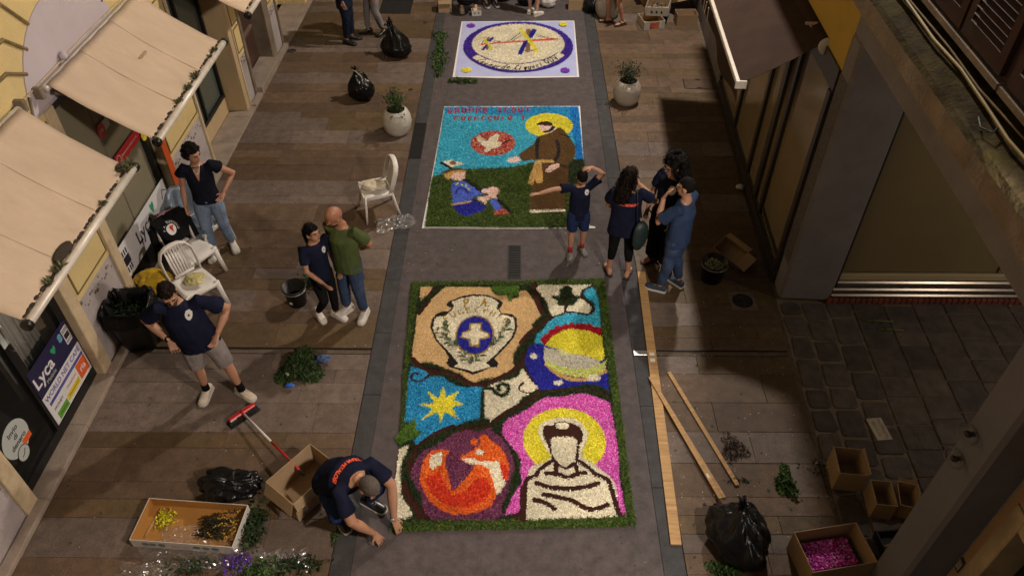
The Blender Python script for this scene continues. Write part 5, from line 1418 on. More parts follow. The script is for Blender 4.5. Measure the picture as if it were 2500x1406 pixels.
mat_shoe_g = material('grey_mesh_shoe', (.12, .115, .10), .85, .15, 20)
mat_sole = material('white_rubber', (.58, .55, .5), .7)
mat_sole_k = material('black_rubber', (.015, .015, .015), .8)
mat_eye = material('dark_eye', (.02, .012, .01), .3)
mat_lip = material('lip', (.25, .085, .07), .5)
mat_print_o = material('orange_print', (.85, .10, .035), .7)
mat_print_w = material('white_print', (.62, .60, .57), .8)
mat_sock_r = material('red_sock', (.33, .012, .018), .9)
mat_stubble = material('dark_beard', (.03, .017, .012), .8, .3, 60, .4, 200)

STAND = dict(pelvis=(0, 0, .93), chest=(0, 0, 1.27), neck=(0, -.015, 1.47), head=(0, .02, 1.625), hdir=(0, 1, -.05), hup=(0, 0, 1),
             Rsh=(.185, -.01, 1.41), Lsh=(-.185, -.01, 1.41), Rel=(.25, -.04, 1.13), Lel=(-.25, -.04, 1.13), Rwr=(.27, .06, .90), Lwr=(-.27, .06, .90),
             Rhd=(0, .25, -1), Lhd=(0, .25, -1), Rhip=(.09, 0, .91), Lhip=(-.09, 0, .91), Rkn=(.105, .02, .50), Lkn=(-.105, .02, .50),
             Ran=(.11, -.02, .10), Lan=(-.11, -.02, .10), Rft=(.25, 1, 0), Lft=(-.25, 1, 0))
V = Vector
def lerp(a, b, t): return V(a)+(V(b)-V(a))*t

def hand_shape(m, wr, d, palm_n, side, curl=.35, sc=1.0):
    """palm, four fingers of unequal length and a thumb from the side of the palm"""
    d = V(d).normalized(); n = V(palm_n); n = (n-d*n.dot(d)).normalized(); x = d.cross(n)*side
    wr = V(wr)
    m.tube([wr-d*.02, wr+d*.03, wr+d*.075, wr+d*.095], [(.026, .02), (.036, .017), (.042, .015), (.038, .012)], 10, side=x)
    for k, (off, L) in enumerate(((-.030, .075), (-.010, .085), (.011, .08), (.031, .062))):
        b = wr+d*.085+x*off
        p1 = b+d*L*.45+x*off*.25+n*L*.12*curl; p2 = p1+(d+n*curl*1.6).normalized()*L*.35; p3 = p2+(d+n*curl*3).normalized()*L*.25
        m.tube([b-d*.01, p1, p2, p3], [.0098, .0092, .0086, .007], 7)
    b = wr+d*.03-x*.03
    p1 = b+(d*.6-x*.8).normalized()*.035+n*.008; p2 = p1+(d*.9-x*.35+n*.3).normalized()*.03
    m.tube([b+x*.01, p1, p2, p2+(d+n*.2).normalized()*.015], [.013, .0115, .0095, .007], 7)

def foot_frame(an, d, flat=True):
    d = V(d).normalized(); up_ = V((0, 0, 1)) if flat else None
    if abs(d.z) > .02: # tilted foot
        s = d.cross(V((0, 0, 1))).normalized(); up_ = s.cross(d)
    else: s = d.cross(up_).normalized()
    M_ = Matrix((s, d, up_)).transposed().to_4x4()
    o = V(an)-up_*.098
    if abs(d.z) <= .02: o.z = max(o.z, .001)
    M_.translation = o
    return M_
FOOT = [(-.088, .022, .07), (-.075, .034, .092), (-.045, .038, .105), (.0, .04, .10), (.045, .042, .078), (.09, .047, .058), (.135, .045, .048), (.168, .034, .042), (.184, .014, .03)]
def foot_rings(M_, grow=0.0, z0=.012, hmul=1.0):
    rings = []
    for y, w, h in FOOT:
        w += grow; h = h*hmul+grow; r = []
        for j in range(12):
            a = 2*PI*j/12; c, s = math.cos(a), math.sin(a)
            r.append(M_ @ V((w*math.copysign(abs(c)**.75, c), y+(grow if y > .1 else -grow if y < -.05 else 0), z0+(h-z0)*(.5+.5*math.copysign(abs(s)**.8, s)))))
        rings.append(r)
    return rings
def sole_mesh(M_, grow, t):
    ol = [(w+grow, y+(grow if y > .1 else -grow if y < -.05 else 0)) for y, w, h in FOOT]
    pts = [(w, y) for w, y in ol]+[(-w, y) for w, y in reversed(ol)]
    m = MB(); m.prism(pts, 0.0, t); m.v = [tuple(M_ @ V(p)) for p in m.v]
    return m

def decal(name, me, origin, right, up_, target, mat, parent, lift=.004, reach=.35):
    """wrap a flat lettering or badge onto cloth"""
    bvh = BVHTree.FromPolygons([v.co for v in target.data.vertices], [p.vertices[:] for p in target.data.polygons])
    bm = bmesh.new(); bm.from_mesh(me)
    bmesh.ops.triangulate(bm, faces=bm.faces[:])
    bmesh.ops.subdivide_edges(bm, edges=[e for e in bm.edges if e.calc_length() > .02], cuts=1)
    r = V(right).normalized(); u = V(up_); u = (u-r*u.dot(r)).normalized(); n = r.cross(u); o = V(origin)
    dist = []
    for v in bm.verts:
        p = o+r*v.co.x+u*v.co.y
        hit = bvh.ray_cast(p+n*reach, -n, reach*2)
        if hit[0] is not None: v.co = hit[0]+n*lift; dist.append((hit[0]-p).dot(n))
        else: v.co = p+n*((sum(dist)/len(dist)) if dist else 0)
    bm.to_mesh(me); bm.free(); me.update()
    return obj(name, me, mat, parent)

def disc_mesh(pts):
    me = bpy.data.meshes.new('badge'); n = len(pts)
    me.from_pydata([(0, 0, 0)]+[(p[0], p[1], 0) for p in pts], [], [(0, 1+i, 1+(i+1) % n) for i in range(n)]); return me

def person(label, loc, facing, height, pose, top, legs, shoes, hair, skin=None, fat=1.0, voxel=.010, beard=None, female=False, extras=None, group=None, seed=0, shoulder=1.0):
    J = dict(STAND); J.update(pose or {}); J.pop('hs', 0); J = {k: V(v) for k, v in J.items()}
    skin = skin or mat_skin
    rz = math.atan2(-facing[0], facing[1])
    t = empty('person', (loc[0], loc[1], loc[2] if len(loc) > 2 else 0), rz, label, 'person', group)
    t.scale = (height/1.75,)*3
    sd = (J['Rsh']-J['Lsh']).normalized(); sh_ = (J['Rhip']-J['Lhip']).normalized()
    # ---- body
    b = MB()
    pel, che, nek, hd = J['pelvis'], J['chest'], J['neck'], J['head']
    wst = lerp(pel, che, .42)
    hipw = .165 if not female else .172
    b.tube([pel-(che-pel).normalized()*.09, pel, wst, che, lerp(che, nek, .55), nek],
           [(.11, .085), (hipw*fat, .115*fat), (.138*fat, .10*fat), (.158*fat, .112*fat), (.13*shoulder, .082), (.058, .058)], 14, side=sd)
    hf = J['hdir'].normalized(); hu = J['hup']; hu = (hu-hf*hu.dot(hf)).normalized(); hr = hf.cross(hu)
    HM = Matrix((hr, hf, hu)).transposed()
    HS = pose.get('hs', 1.09) if pose else 1.09
    HM = HM @ Matrix.Diagonal((HS, HS, HS))
    hp = lambda x, y, z: hd+HM @ V((x, y, z))
    b.tube([nek-(hd-nek)*.2, lerp(nek, hd, .35), hp(0, -.02, -.05)], [.066, .053, .056], 12)
    b.ball(hp(0, -.012, .025), (.074, .094, .098), 16, 10, HM); b.ball(hp(0, .024, -.04), (.060, .068, .080), 14, 10, HM)
    b.ball(hp(0, .062, -.098), (.026, .022, .02), 10, 6, HM)
    b.tube([hp(0, .088, .022), hp(0, .108, -.02), hp(0, .092, -.034)], [.009, .014, .011], 8)
    for s in (-1, 1): b.ball(hp(.077*s, -.008, -.01), (.011, .022, .032), 8, 6, HM); b.ball(hp(.033*s, .082, .026), (.026, .012, .008), 8, 5, HM)
    for S, sg in (('R', 1), ('L', -1)):
        a, e, w = J[S+'sh'], J[S+'el'], J[S+'wr']
        b.tube([lerp(che, a, .55), a, lerp(a, e, .4), e, lerp(e, w, .35), w], [.05, .058, .049*fat, .042*fat, .042*fat, .029], 10)
        hv = J[S+'hd']; hn = J.get(S+'pn', V((-sg, .2, 0)))
        h_, k_, n_ = J[S+'hip'], J[S+'kn'], J[S+'an']
        b.tube([lerp(pel, h_, .8), h_-(h_-k_)*.05, lerp(h_, k_, .5), k_, lerp(k_, n_, .3), lerp(k_, n_, .75), n_], [.07, .085*fat**.5, .074*fat**.5, .054, .056, .040, .036], 12)
        FM = foot_frame(n_, J[S+'ft']); b.ring_loft(foot_rings(FM, -.002, .02))
    me = remeshed(b, voxel, 2, 'body')
    hm = MB()
    for S, sg in (('R', 1), ('L', -1)):
        hand_shape(hm, J[S+'wr'], J[S+'hd'], J.get(S+'pn', V((-sg, .25, 0))), 1 if S == 'R' else -1, J.get('curl', V((.35, 0, 0)))[0])
    h2 = remeshed(hm, .0055, 1, 'hands')
    bm = bmesh.new(); bm.from_mesh(me); bm.from_mesh(h2)
    for f in bm.faces: f.smooth = True
    bm.to_mesh(me); bm.free(); bpy.data.meshes.remove(h2)
    obj('body', me, skin, t)
    for s in (-1, 1):
        MB().ball(hp(.031*s, .089, .006), (.0105, .006, .0065), 8, 6, HM).build('eye', mat_eye, t)
        MB().tube([hp(.015*s, .098, .026), hp(.034*s, .096, .031), hp(.05*s, .084, .026)], .0042, 6).build('eyebrow', hair[1] if hair else mat_hair_br, t)
    MB().tube([hp(-.022, .086, -.064), hp(0, .093, -.062), hp(.022, .086, -.064)], .0055, 6).build('mouth', mat_lip, t)
    # ---- top garment
    kind, tm = top[0], top[1]; opt = top[2] if len(top) > 2 else {}
    c = MB(); g = .017; hemdrop = opt.get('hem', .10)
    spine = (che-pel).normalized()
    belly = opt.get('belly', 0)
    fwd = sd.cross(spine)*-1
    c.tube([pel-spine*hemdrop, pel-spine*.02, wst+fwd*belly, che, lerp(che, nek, .5), lerp(che, nek, .86)],
           [(hipw*fat+g+.008, .118*fat+g+.004), (hipw*fat+g, .118*fat+g), (.140*fat+g+opt.get('loose', .012), .104*fat+g+.006+belly*.6), (.163*fat+g, .118*fat+g), (.145*shoulder+g*.6, .09+g*.5), (.078, .07)], 18, side=sd)
    sl = opt.get('sleeve', .62)
    for S in 'RL':
        a, e, w = J[S+'sh'], J[S+'el'], J[S+'wr']
        if sl <= 1: c.tube([lerp(che, a, .5), a+(a-e).normalized()*.012, lerp(a, e, sl*.55), lerp(a, e, sl)], [.068, .072, .066+.008*fat**3, .064+.008*fat**3+opt.get('flare', .006)], 12)
        else: c.tube([lerp(che, a, .5), a+(a-e).normalized()*.008, lerp(a, e, .5), e, lerp(e, w, .5), lerp(e, w, .94)], [.068, .074, .066, .06, .052, .045], 12)
    me = remeshed(c, voxel, 3, 'shirt')
    displace(me, .0085, 24, seed+1, 3, stretch=(1, 1, .5))
    shirt = obj(opt.get('name', 'shirt'), me, tm, t)
    # ---- legs
    lk, lm = legs[0], legs[1]
    c = MB()
    ease = {'jeans': .022, 'wide': .045, 'leggings': .010, 'shorts': .034, 'suit': .026}[lk]
    c.tube([pel+spine*.07, pel, pel-spine*.10], [(hipw*fat+.004, .115*fat+.004), (hipw*fat+.014, .122*fat+.012), (.135, .10)], 16, side=sh_)
    reach = legs[2] if len(legs) > 2 else .95
    for S in 'RL':
        h_, k_, n_ = J[S+'hip'], J[S+'kn'], J[S+'an']
        P = [lerp(pel, h_, .7), h_-(h_-k_)*.04, lerp(h_, k_, .5), k_]; R_ = [.085, .092*fat**.5+ease*.5, .076+ease, .056+ease]
        if reach < .5: P[2] = lerp(h_, k_, reach); P[3] = lerp(h_, k_, reach*2)
        if reach >= .5:
            f = (reach-.5)*2; P += [lerp(k_, n_, .4*f), lerp(k_, n_, f)]; R_ += [.054+ease*(.9 if lk != 'wide' else 1.15), (.042 if lk == 'leggings' else .045)+ease*(.7 if lk != 'wide' else 1.5)]
        c.tube(P, R_, 12)
    me = remeshed(c, voxel, 2, 'trousers')
    displace(me, .003 if lk == 'leggings' else .009, 27, seed+5, 3, stretch=(1, 1, .8))
    obj({'shorts': 'shorts', 'leggings': 'leggings'}.get(lk, 'trousers'), me, lm, t)
    # ---- shoes
    sk = shoes[0]
    for S in 'RL':
        FM = foot_frame(J[S+'an'], J[S+'ft'])
        if sk in ('shoe', 'sneaker'):
            m = MB(); m.ring_loft(foot_rings(FM, .006, .014))
            o = m.build('shoe', shoes[1], t)
            sole_mesh(FM, .010, .028 if sk == 'sneaker' else .016).build('sole', shoes[2], o)
            m = MB()
            for y in (.02, .045, .07): m.tube([FM @ V((-.03, y, .085-y*.35)), FM @ V((0, y+.003, .104-y*.5)), FM @ V((.03, y, .085-y*.35))], .005, 5)
            if sk == 'sneaker': m.build('laces', mat_sole if shoes[1] != mat_shoe_w else mat_shoe_c, o)
        else:
            o = sole_mesh(FM, .010, .019).build('sandal', shoes[2], t)
            m = MB(); m.tube([FM @ V((-.048, .05, .02)), FM @ V((-.03, .06, .068)), FM @ V((.03, .06, .068)), FM @ V((.048, .05, .02))], [(.02, .005)]*4, 8); m.build('strap', shoes[1], o)
    if len(shoes) > 3:
        for S in 'RL':
            n_, k_ = J[S+'an'], J[S+'kn']
            MB().tube([n_-(k_-n_)*.05, lerp(n_, k_, .15), lerp(n_, k_, .26)], [.045, .042, .043], 12).build('sock', shoes[3], t)
    # ---- hair
    if hair:
        hk, hmt = hair[0], hair[1]
        h = MB()
        vs = MB(); n, mm = 24, 16
        grow = {'crop': 1.03, 'short': 1.065, 'bob': 1.09}.get(hk, 1.085)
        vs.ball((0, 0, 0), (.074*grow, .094*grow, .098*grow), n, mm)
        out = []
        for p in vs.v:
            x, y, z = p; z += .028; y -= .014
            # hair thins out softly towards the brow, the temples and the nape
            d1 = (y-.022)/.03 + (.058-z)/.022 if y > .0 else -1
            k1 = min(1, max(0, min((y-.024)/.02, (.070-z)/.03)))
            k2 = min(1, max(0, min((y+.012)/.02, (.012-z)/.025)))
            k3 = min(1, max(0, (-.045-z)/.02))
            f = 1.0-.16*max(k1, k2, k3)
            out.append(hp(x*f, y*f, .028+(z-.028)*f))
        h.add(out, vs.f, True)
        if hk in ('long', 'pony'):
            if hk == 'long':
                bk = V((0, 0, -1)); 
                h.tube([hp(0, -.06, .05), hp(0, -.085, -.06), hp(0, -.085, -.06)+V((0, -.03, -.10)), hp(0, -.085, -.06)+V((0, -.045, -.22)), hp(0, -.08, -.06)+V((0, -.03, -.30))], [(.07, .05), (.088, .055), (.098, .055), (.085, .045), (.03, .02)], 14, side=sd)
                for s in (-1, 1): h.tube([hp(.06*s, .0, .05), hp(.082*s, -.005, -.04), hp(.085*s, -.02, -.12)], [.03, .03, .02], 8)
            else:
                h.tube([hp(0, -.07, .04), hp(0, -.115, .02), hp(0, -.13, -.06)+V((0, -.01, -.02)), hp(0, -.11, -.12)+V((0, -.01, -.10)), hp(0, -.10, -.16)+V((0, 0, -.16))], [.045, .04, .042, .034, .012], 12)
        if hk == 'bob':
            r_ = random.Random(seed+3)
            for k in range(90):
                th = r_.uniform(0, 2*PI); zz = r_.uniform(-.9, 1); q = math.sqrt(max(0, 1-zz*zz*.85))
                x, y, z = .088*q*math.cos(th), .104*q*math.sin(th)-.018, .02+.098*zz
                if y > .035 and z < .075: continue
                if z < -.01 and y > -.02 and abs(x) < .07: continue
                h.ball(hp(x, y, z), r_.uniform(.016, .027), 8, 6)
        if hk == 'curly':
            for s in (-1, 0, 1): h.tube([hp(.08*s, -.07, .02), hp(.11*s, -.09, -.09), hp(.105*s, -.09, -.19)], [.06, .065, .03], 10)
            r_ = random.Random(seed+3)
            for k in range(190):
                th = r_.uniform(0, 2*PI); zz = r_.uniform(-1.35, 1); q = math.sqrt(max(.5 if zz < 0 else 0, 1-zz*zz*.8))
                x, y, z = .128*q*math.cos(th), .128*q*math.sin(th)-.04, .02+.13*zz
                if y > .045 and z < .085: continue
                if z < -.02 and y > .0 and abs(x) < .08: continue
                h.ball(hp(x, y, z), r_.uniform(.018, .034), 8, 6)
        me = remeshed(h, .0075, 1, 'hair')
        if hk == 'curly': displace(me, .010, 95, seed+9, 2)
        elif hk == 'crop': displace(me, .0015, 150, seed+9, 1)
        elif hk == 'long': displace(me, .011, 52, seed+9, 2, stretch=(1.5, 1.5, .45))
        else: displace(me, .0045, 90, seed+9, 2, stretch=(1.4, 1.4, .6))
        # loose strands break up the outline
        rs = np.random.default_rng(seed+77); nv = len(me.vertices); co = np.empty(nv*3); no = np.empty(nv*3)
        me.vertices.foreach_get('co', co); me.vertices.foreach_get('normal', no); co = co.reshape(-1, 3); no = no.reshape(-1, 3)
        ns = {'crop': 500, 'curly': 1500, 'long': 1300}.get(hk, 900); ln = {'crop': .007, 'curly': .045, 'long': .05, 'pony': .03}.get(hk, .02)
        ii = rs.integers(0, nv, ns); p = co[ii]; nn = no[ii]
        dn = np.array([0, 0, -1.0])+rs.normal(0, .55 if hk == 'curly' else .3, (ns, 3)); dn -= nn*(dn*nn).sum(1)[:, None]; dn /= np.linalg.norm(dn, axis=1)[:, None]+1e-9
        tip = p+dn*ln*rs.uniform(.5, 1.4, (ns, 1))+nn*ln*rs.uniform(.1, .45, (ns, 1)); sd2 = np.cross(dn, nn)*.0022
        bm = bmesh.new(); bm.from_mesh(me)
        for a_, b_, c_, n_ in zip(p, tip, sd2, nn):
            v1 = bm.verts.new(a_-c_-n_*.002); v2 = bm.verts.new(a_+c_-n_*.002); v3 = bm.verts.new((a_+b_)/2+c_*.8+n_*ln*.12); v4 = bm.verts.new(b_); v5 = bm.verts.new((a_+b_)/2-c_*.8+n_*ln*.12)
            bm.faces.new((v1, v2, v3, v4, v5))
        bm.to_mesh(me); bm.free()
        obj('hair', me, hmt, t)
    if beard:
        m = MB(); m.ball(hp(0, .03, -.062), (.059, .062, .062), 14, 10, HM); m.ball(hp(0, .072, -.1), (.032, .026, .024), 10, 6, HM)
        m.tube([hp(-.03, .084, -.05), hp(0, .097, -.046), hp(.03, .084, -.05)], .009, 6)
        obj('beard', remeshed(m, .007, 1, 'beard'), beard, t)
    if extras: extras(t, J, shirt, hp, HM, sd)
    return t

SHIELD = [(0, -.05), (.025, -.035), (.038, -.01), (.04, .02), (.03, .028), (.024, .045), (0, .05), (-.024, .045), (-.03, .028), (-.04, .02), (-.038, -.01), (-.025, -.035)]
def chest_badge(t, J, shirt, sd, x=-.085, dz=.10, sc=1.0):
    spine = (J['chest']-J['pelvis']).normalized()
    o = J['chest']+sd*x+spine*(dz-.02); right = -sd
    decal('chest_badge', disc_mesh([(a*sc, b*sc) for a, b in SHIELD]), o, right, spine, shirt, mat_print_w, t)
    decal('badge_mark', disc_mesh([(.011*sc*math.cos(a), .011*sc*math.sin(a)) for a in [2*PI*k/10 for k in range(10)]]), o, right, spine, shirt, mat_navytee, t, .006)
def back_print(t, J, shirt, sd, dz=.10, txt='TEAM PETALOSI', size=.052):
    spine = (J['chest']-J['pelvis']).normalized()
    o = J['chest']+spine*dz
    decal('back_lettering', text_mesh(txt, size, 'back_lettering', bold=.0022), o, sd, spine, shirt, mat_print_o, t, .005)

# woman by the pilaster
HIPL = dict(Lel=(-.40, -.12, 1.17), Lwr=(-.235, .04, 1.0), Lhd=(.5, .75, -.5), Lpn=(.3, .5, 0))
HIPR = dict(Rel=(.40, -.12, 1.17), Rwr=(.21, .03, 1.0), Rhd=(-.75, .5, -.5), Rpn=(-.3, .5, 0))
def ex_necklace(t, J, shirt, hp, HM, sd):
    m = MB(); m.tube([(-.05, .05, 1.47), (-.03, .09, 1.40), (0, .11, 1.36), (.03, .09, 1.40), (.05, .05, 1.47)], .004, 5); m.build('necklace', mat_steel, t)
    spine = V((0, 0, 1))
    decal('neckline', disc_mesh([(0, -.11), (.035, 0), (.05, .06), (0, .075), (-.05, .06), (-.035, 0)]), (0, 0, 1.38), -V((1, 0, 0)), spine, shirt, mat_skin, t, .004)
person('woman in black sleeveless blouse and light jeans, hand on hip beside the yellow pilaster', (-4.017, 8.002), (.28, -1), 1.70,
       dict(HIPL, hdir=(-.75, .65, -.2), Rkn=(.12, .05, .50), Ran=(.13, .06, .10), Lan=(-.13, -.06, .10), Rwr=(.28, .05, .90)),
       ('tee', mat_blouse, dict(sleeve=.32, flare=.02, hem=.04, name='blouse')), ('jeans', mat_jeansl), ('sneaker', mat_shoe_w, mat_sole), ('bob', mat_hair_b), mat_skin, .95, female=True, extras=ex_necklace, seed=11)
# man with hands on hips
def ex_p2(t, J, shirt, hp, HM, sd):
    chest_badge(t, J, shirt, sd, -.105, .10, .9)
    MB().tube([J['Rwr']+V((.02, -.02, .01)), J['Rwr']+V((.005, .0, .03))], .034, 12).build('bracelet', mat_blackcl, t)
person('bearded man in navy T-shirt and grey shorts standing with both hands on his hips', (-3.313, 5.518), (.22, -1), 1.74,
       {**HIPL, **HIPR, **dict(hdir=(-.28, .9, -.45), hup=(0, .4, 1), Rkn=(.15, .03, .5), Lkn=(-.16, .05, .5), Ran=(.18, -.02, .10), Lan=(-.21, .07, .10), Rft=(.3, 1, 0), Lft=(-.75, .7, 0),
            pelvis=(.05, 0, .93), chest=(.10, 0, 1.27), neck=(.125, -.015, 1.47), head=(.135, .05, 1.625), Rsh=(.31, -.01, 1.41), Lsh=(-.09, -.01, 1.43), Rhip=(.14, 0, .91), Lhip=(-.05, 0, .91), Rel=(.51, -.12, 1.17), Rwr=(.30, .07, 1.0), Lel=(-.31, -.12, 1.18), Lwr=(-.18, .07, 1.0), Rhd=(-.4, .8, -.45), Lhd=(.4, .8, -.45))},
       ('tee', mat_navytee, dict(sleeve=.72, flare=.014, hem=.10, loose=.03, belly=.02)), ('shorts', mat_greyshort, .47), ('sneaker', mat_shoe_c, mat_sole, mat_blackcl), ('short', mat_hair_br), mat_skin, 1.22, beard=mat_stubble, extras=ex_p2, seed=21, shoulder=1.08)
# girl leaning to the bald man
person('girl with dark tied back hair in navy T-shirt and black leggings beside the bald man', (-2.317, 6.711), (.75, -.75), 1.48,
       dict(hdir=(-.25, .95, .18), Rkn=(.10, .12, .50), Ran=(.12, -.10, .16), Rft=(.1, 1, -.35), Lkn=(-.09, .05, .5), Lan=(-.09, .03, .10), Rel=(.24, .10, 1.13), Rwr=(.16, .32, 1.02), Rhd=(-.2, 1, -.35), Lel=(-.22, -.02, 1.13), Lwr=(-.20, .14, .94)),
       ('tee', mat_navytee, dict(sleeve=.65, hem=.12)), ('leggings', mat_blackcl), ('sneaker', mat_shoe_w, mat_sole), ('pony', mat_hair_b), mat_skin, .86, female=True,
       extras=lambda t, J, s, hp, HM, sd: chest_badge(t, J, s, sd, -.08, .08, .9), seed=31)
# bald man
person('bald man in army green T-shirt and dark jeans, hands behind his back', (-2.004, 6.807), (-.42, -1), 1.68,
       dict(hdir=(.45, .8, -.5), hup=(0, .4, 1), head=(.03, .05, 1.61), Rel=(.26, -.16, 1.15), Rwr=(.10, -.22, .98), Rhd=(-1, -.1, -.2), Lel=(-.27, -.14, 1.15), Lwr=(-.10, -.22, .97), Lhd=(1, -.1, -.2),
            Ran=(.13, .02, .10), Lan=(-.12, .0, .10), Rft=(.35, 1, 0), Lft=(-.2, 1, 0)),
       ('tee', mat_greentee, dict(sleeve=.72, flare=.012, hem=.13, loose=.03)), ('jeans', mat_jeans), ('sneaker', mat_shoe_w, mat_sole), ('crop', mat_skin_d), mat_skin_d, 1.05, beard=mat_stubble, seed=41, shoulder=1.05)
# man squatting at the corner of the near carpet
def ex_p5(t, J, shirt, hp, HM, sd):
    back_print(t, J, shirt, sd, .06, size=.046)
    MB().tube([J['Lwr']+V((0, -.03, .03)), J['Lwr']+V((0, -.005, .008))], .033, 14).build('wrist_watch', mat_steel, t)
person('grey haired man in navy T-shirt squatting at the corner of the near carpet', (-1.514, 3.981), (.80, -.60), 1.76,
       dict(pelvis=(0, -.30, .40), chest=(0, -.06, .64), neck=(0, .10, .735), head=(0, .22, .72), hdir=(0, .55, -.83), hup=(0, .83, .55), Rsh=(.2, .04, .68), Lsh=(-.2, .04, .68),
            Rel=(.25, .20, .44), Lel=(-.25, .22, .44), Rwr=(.11, .30, .14), Lwr=(-.10, .36, .14), Rhd=(-.1, .5, -.8), Lhd=(.05, .5, -.8), Rpn=(0, -.8, -.5), Lpn=(0, -.8, -.5), Rhip=(.10, -.30, .37), Lhip=(-.10, -.30, .37),
            Rkn=(.30, .08, .40), Lkn=(-.24, .12, .42), Ran=(.16, -.14, .10), Lan=(-.13, -.02, .10), Rft=(.3, 1, 0), Lft=(-.2, 1, 0)),
       ('tee', mat_navytee, dict(sleeve=.7, flare=.012, hem=.06, loose=.035, belly=.02)), ('jeans', mat_navysh), ('sneaker', mat_shoe_k, mat_sole), ('crop', mat_hair_g), mat_skin, 1.24, extras=ex_p5, seed=51, shoulder=1.1)
# boy
person('boy in navy T-shirt and blue shorts, one arm stretched out', (0.809, 7.99), (.15, -1), 1.36,
       dict(hdir=(.1, .75, -.75), hup=(0, .7, .7), head=(0, .04, 1.62), Rel=(.46, .02, 1.43), Rwr=(.70, .06, 1.40), Rhd=(1, .1, .05), Rpn=(0, .2, -1), Rsh=(.18, 0, 1.42), Lel=(-.36, .02, 1.66), Lwr=(-.15, .02, 1.80), Lhd=(.95, .05, -.1), Lpn=(0, 0, -1), Lsh=(-.18, 0, 1.45),
            Ran=(.12, .04, .10), Lan=(-.11, -.05, .10)),
       ('tee', mat_navytee, dict(sleeve=.55, flare=.014, hem=.13, loose=.03)), ('shorts', mat_navysh, .44), ('sneaker', mat_shoe_g, mat_shoe_g, mat_sock_r), ('short', mat_hair_b), mat_skin, .92,
       extras=lambda t, J, s, hp, HM, sd: chest_badge(t, J, s, sd, -.09, .10, 1.0), seed=61)
# woman with shoulder bag, seen from behind
def ex_p7(t, J, shirt, hp, HM, sd):
    back_print(t, J, shirt, sd, .03, size=.038)
    bagm = material('dark_teal_bag', (.012, .026, .026), .5, .2, 8, .2, 60)
    m = MB(); m.tube([(.20, -.14, .62), (.21, -.15, .72), (.215, -.155, .86), (.21, -.15, .98), (.20, -.14, 1.06)], [(.05, .03), (.10, .055), (.115, .06), (.10, .05), (.05, .02)], 14, side=(.8, .5, 0))
    b_ = m.build('shoulder_bag', bagm, t)
    m = MB(); m.tube([(.16, -.15, 1.03), (.13, -.15, 1.28), (.11, -.07, 1.45), (.12, .04, 1.43), (.17, .10, 1.2), (.21, .0, 1.02)], [(.016, .005)]*6, 8); m.build('bag_strap', bagm, b_)
person('woman seen from behind, long dark hair, black leggings and dark shoulder bag', (1.339, 7.542), (.10, 1), 1.67,
       dict(hdir=(.7, .7, -.05), Rel=(.37, .08, 1.24), Rwr=(.15, .19, 1.41), Rhd=(-.55, .2, .6), Lel=(-.22, .10, 1.13), Lwr=(-.10, .24, 1.0), Lhd=(.8, .5, .1), Ran=(.13, .0, .10), Lan=(-.13, .04, .10)),
       ('tee', mat_navytee, dict(sleeve=.62, hem=.16, loose=.02)), ('leggings', mat_blackcl, .78), ('sandal', mat_shoe_n, mat_sole_k), ('long', mat_hair_br), mat_skin, 1.10, female=True, extras=ex_p7, seed=71)
# woman with curly hair and glasses
def ex_p8(t, J, shirt, hp, HM, sd):
    chest_badge(t, J, shirt, sd, -.08, .08, 1.2)
    m = MB()
    for s in (-1, 1):
        m.tube([hp(.033*s+.024*math.cos(a), .103, .004+.017*math.sin(a)) for a in [2*PI*k/10 for k in range(11)]], .0035, 5)
        m.tube([hp(.057*s, .10, .008), hp(.082*s, .0, .008)], .003, 5)
    m.build('glasses', mat_ink, t)
person('woman with black curly hair and glasses in navy T-shirt and wide black trousers', (1.901, 7.769), (-.72, -.7), 1.70,
       dict(hdir=(.35, .95, -.2), Rel=(.25, .0, 1.13), Rwr=(.22, .12, .92), Lel=(-.24, .02, 1.13), Lwr=(-.2, .2, .98)),
       ('tee', mat_navytee, dict(sleeve=.68, hem=.16, loose=.02)), ('wide', mat_blackcl, .97), ('sandal', mat_shoe_k, mat_sole_k), ('curly', mat_hair_b), mat_skin, 1.0, female=True, extras=ex_p8, seed=81)
# man with hand at chin
def ex_p9(t, J, shirt, hp, HM, sd):
    w, e = J['Lwr'], J['Lel']
    MB().tube([lerp(w, e, .12), lerp(w, e, .20)], .037, 12).build('bracelet', mat_steel, t)
person('man in slate blue T-shirt and jeans with a hand at his chin', (1.978, 7.301), (-.80, .62), 1.71,
       dict(hdir=(-.15, .98, -.12), Lel=(-.24, .20, 1.16), Lwr=(-.09, .24, 1.42), Lhd=(.3, -.35, .9), Lpn=(.3, -.9, 0), Rel=(.22, .16, 1.12), Rwr=(-.04, .26, 1.14), Rhd=(-1, .05, .05), Rpn=(0, -1, 0), Ran=(.13, -.06, .10), Lan=(-.12, .08, .10)),
       ('tee', mat_bluetee, dict(sleeve=.75, flare=.014, hem=.13, loose=.03)), ('jeans', mat_jeans), ('sneaker', mat_shoe_n, mat_sole), ('crop', mat_hair_b), mat_skin, 1.08, seed=91, shoulder=1.08)
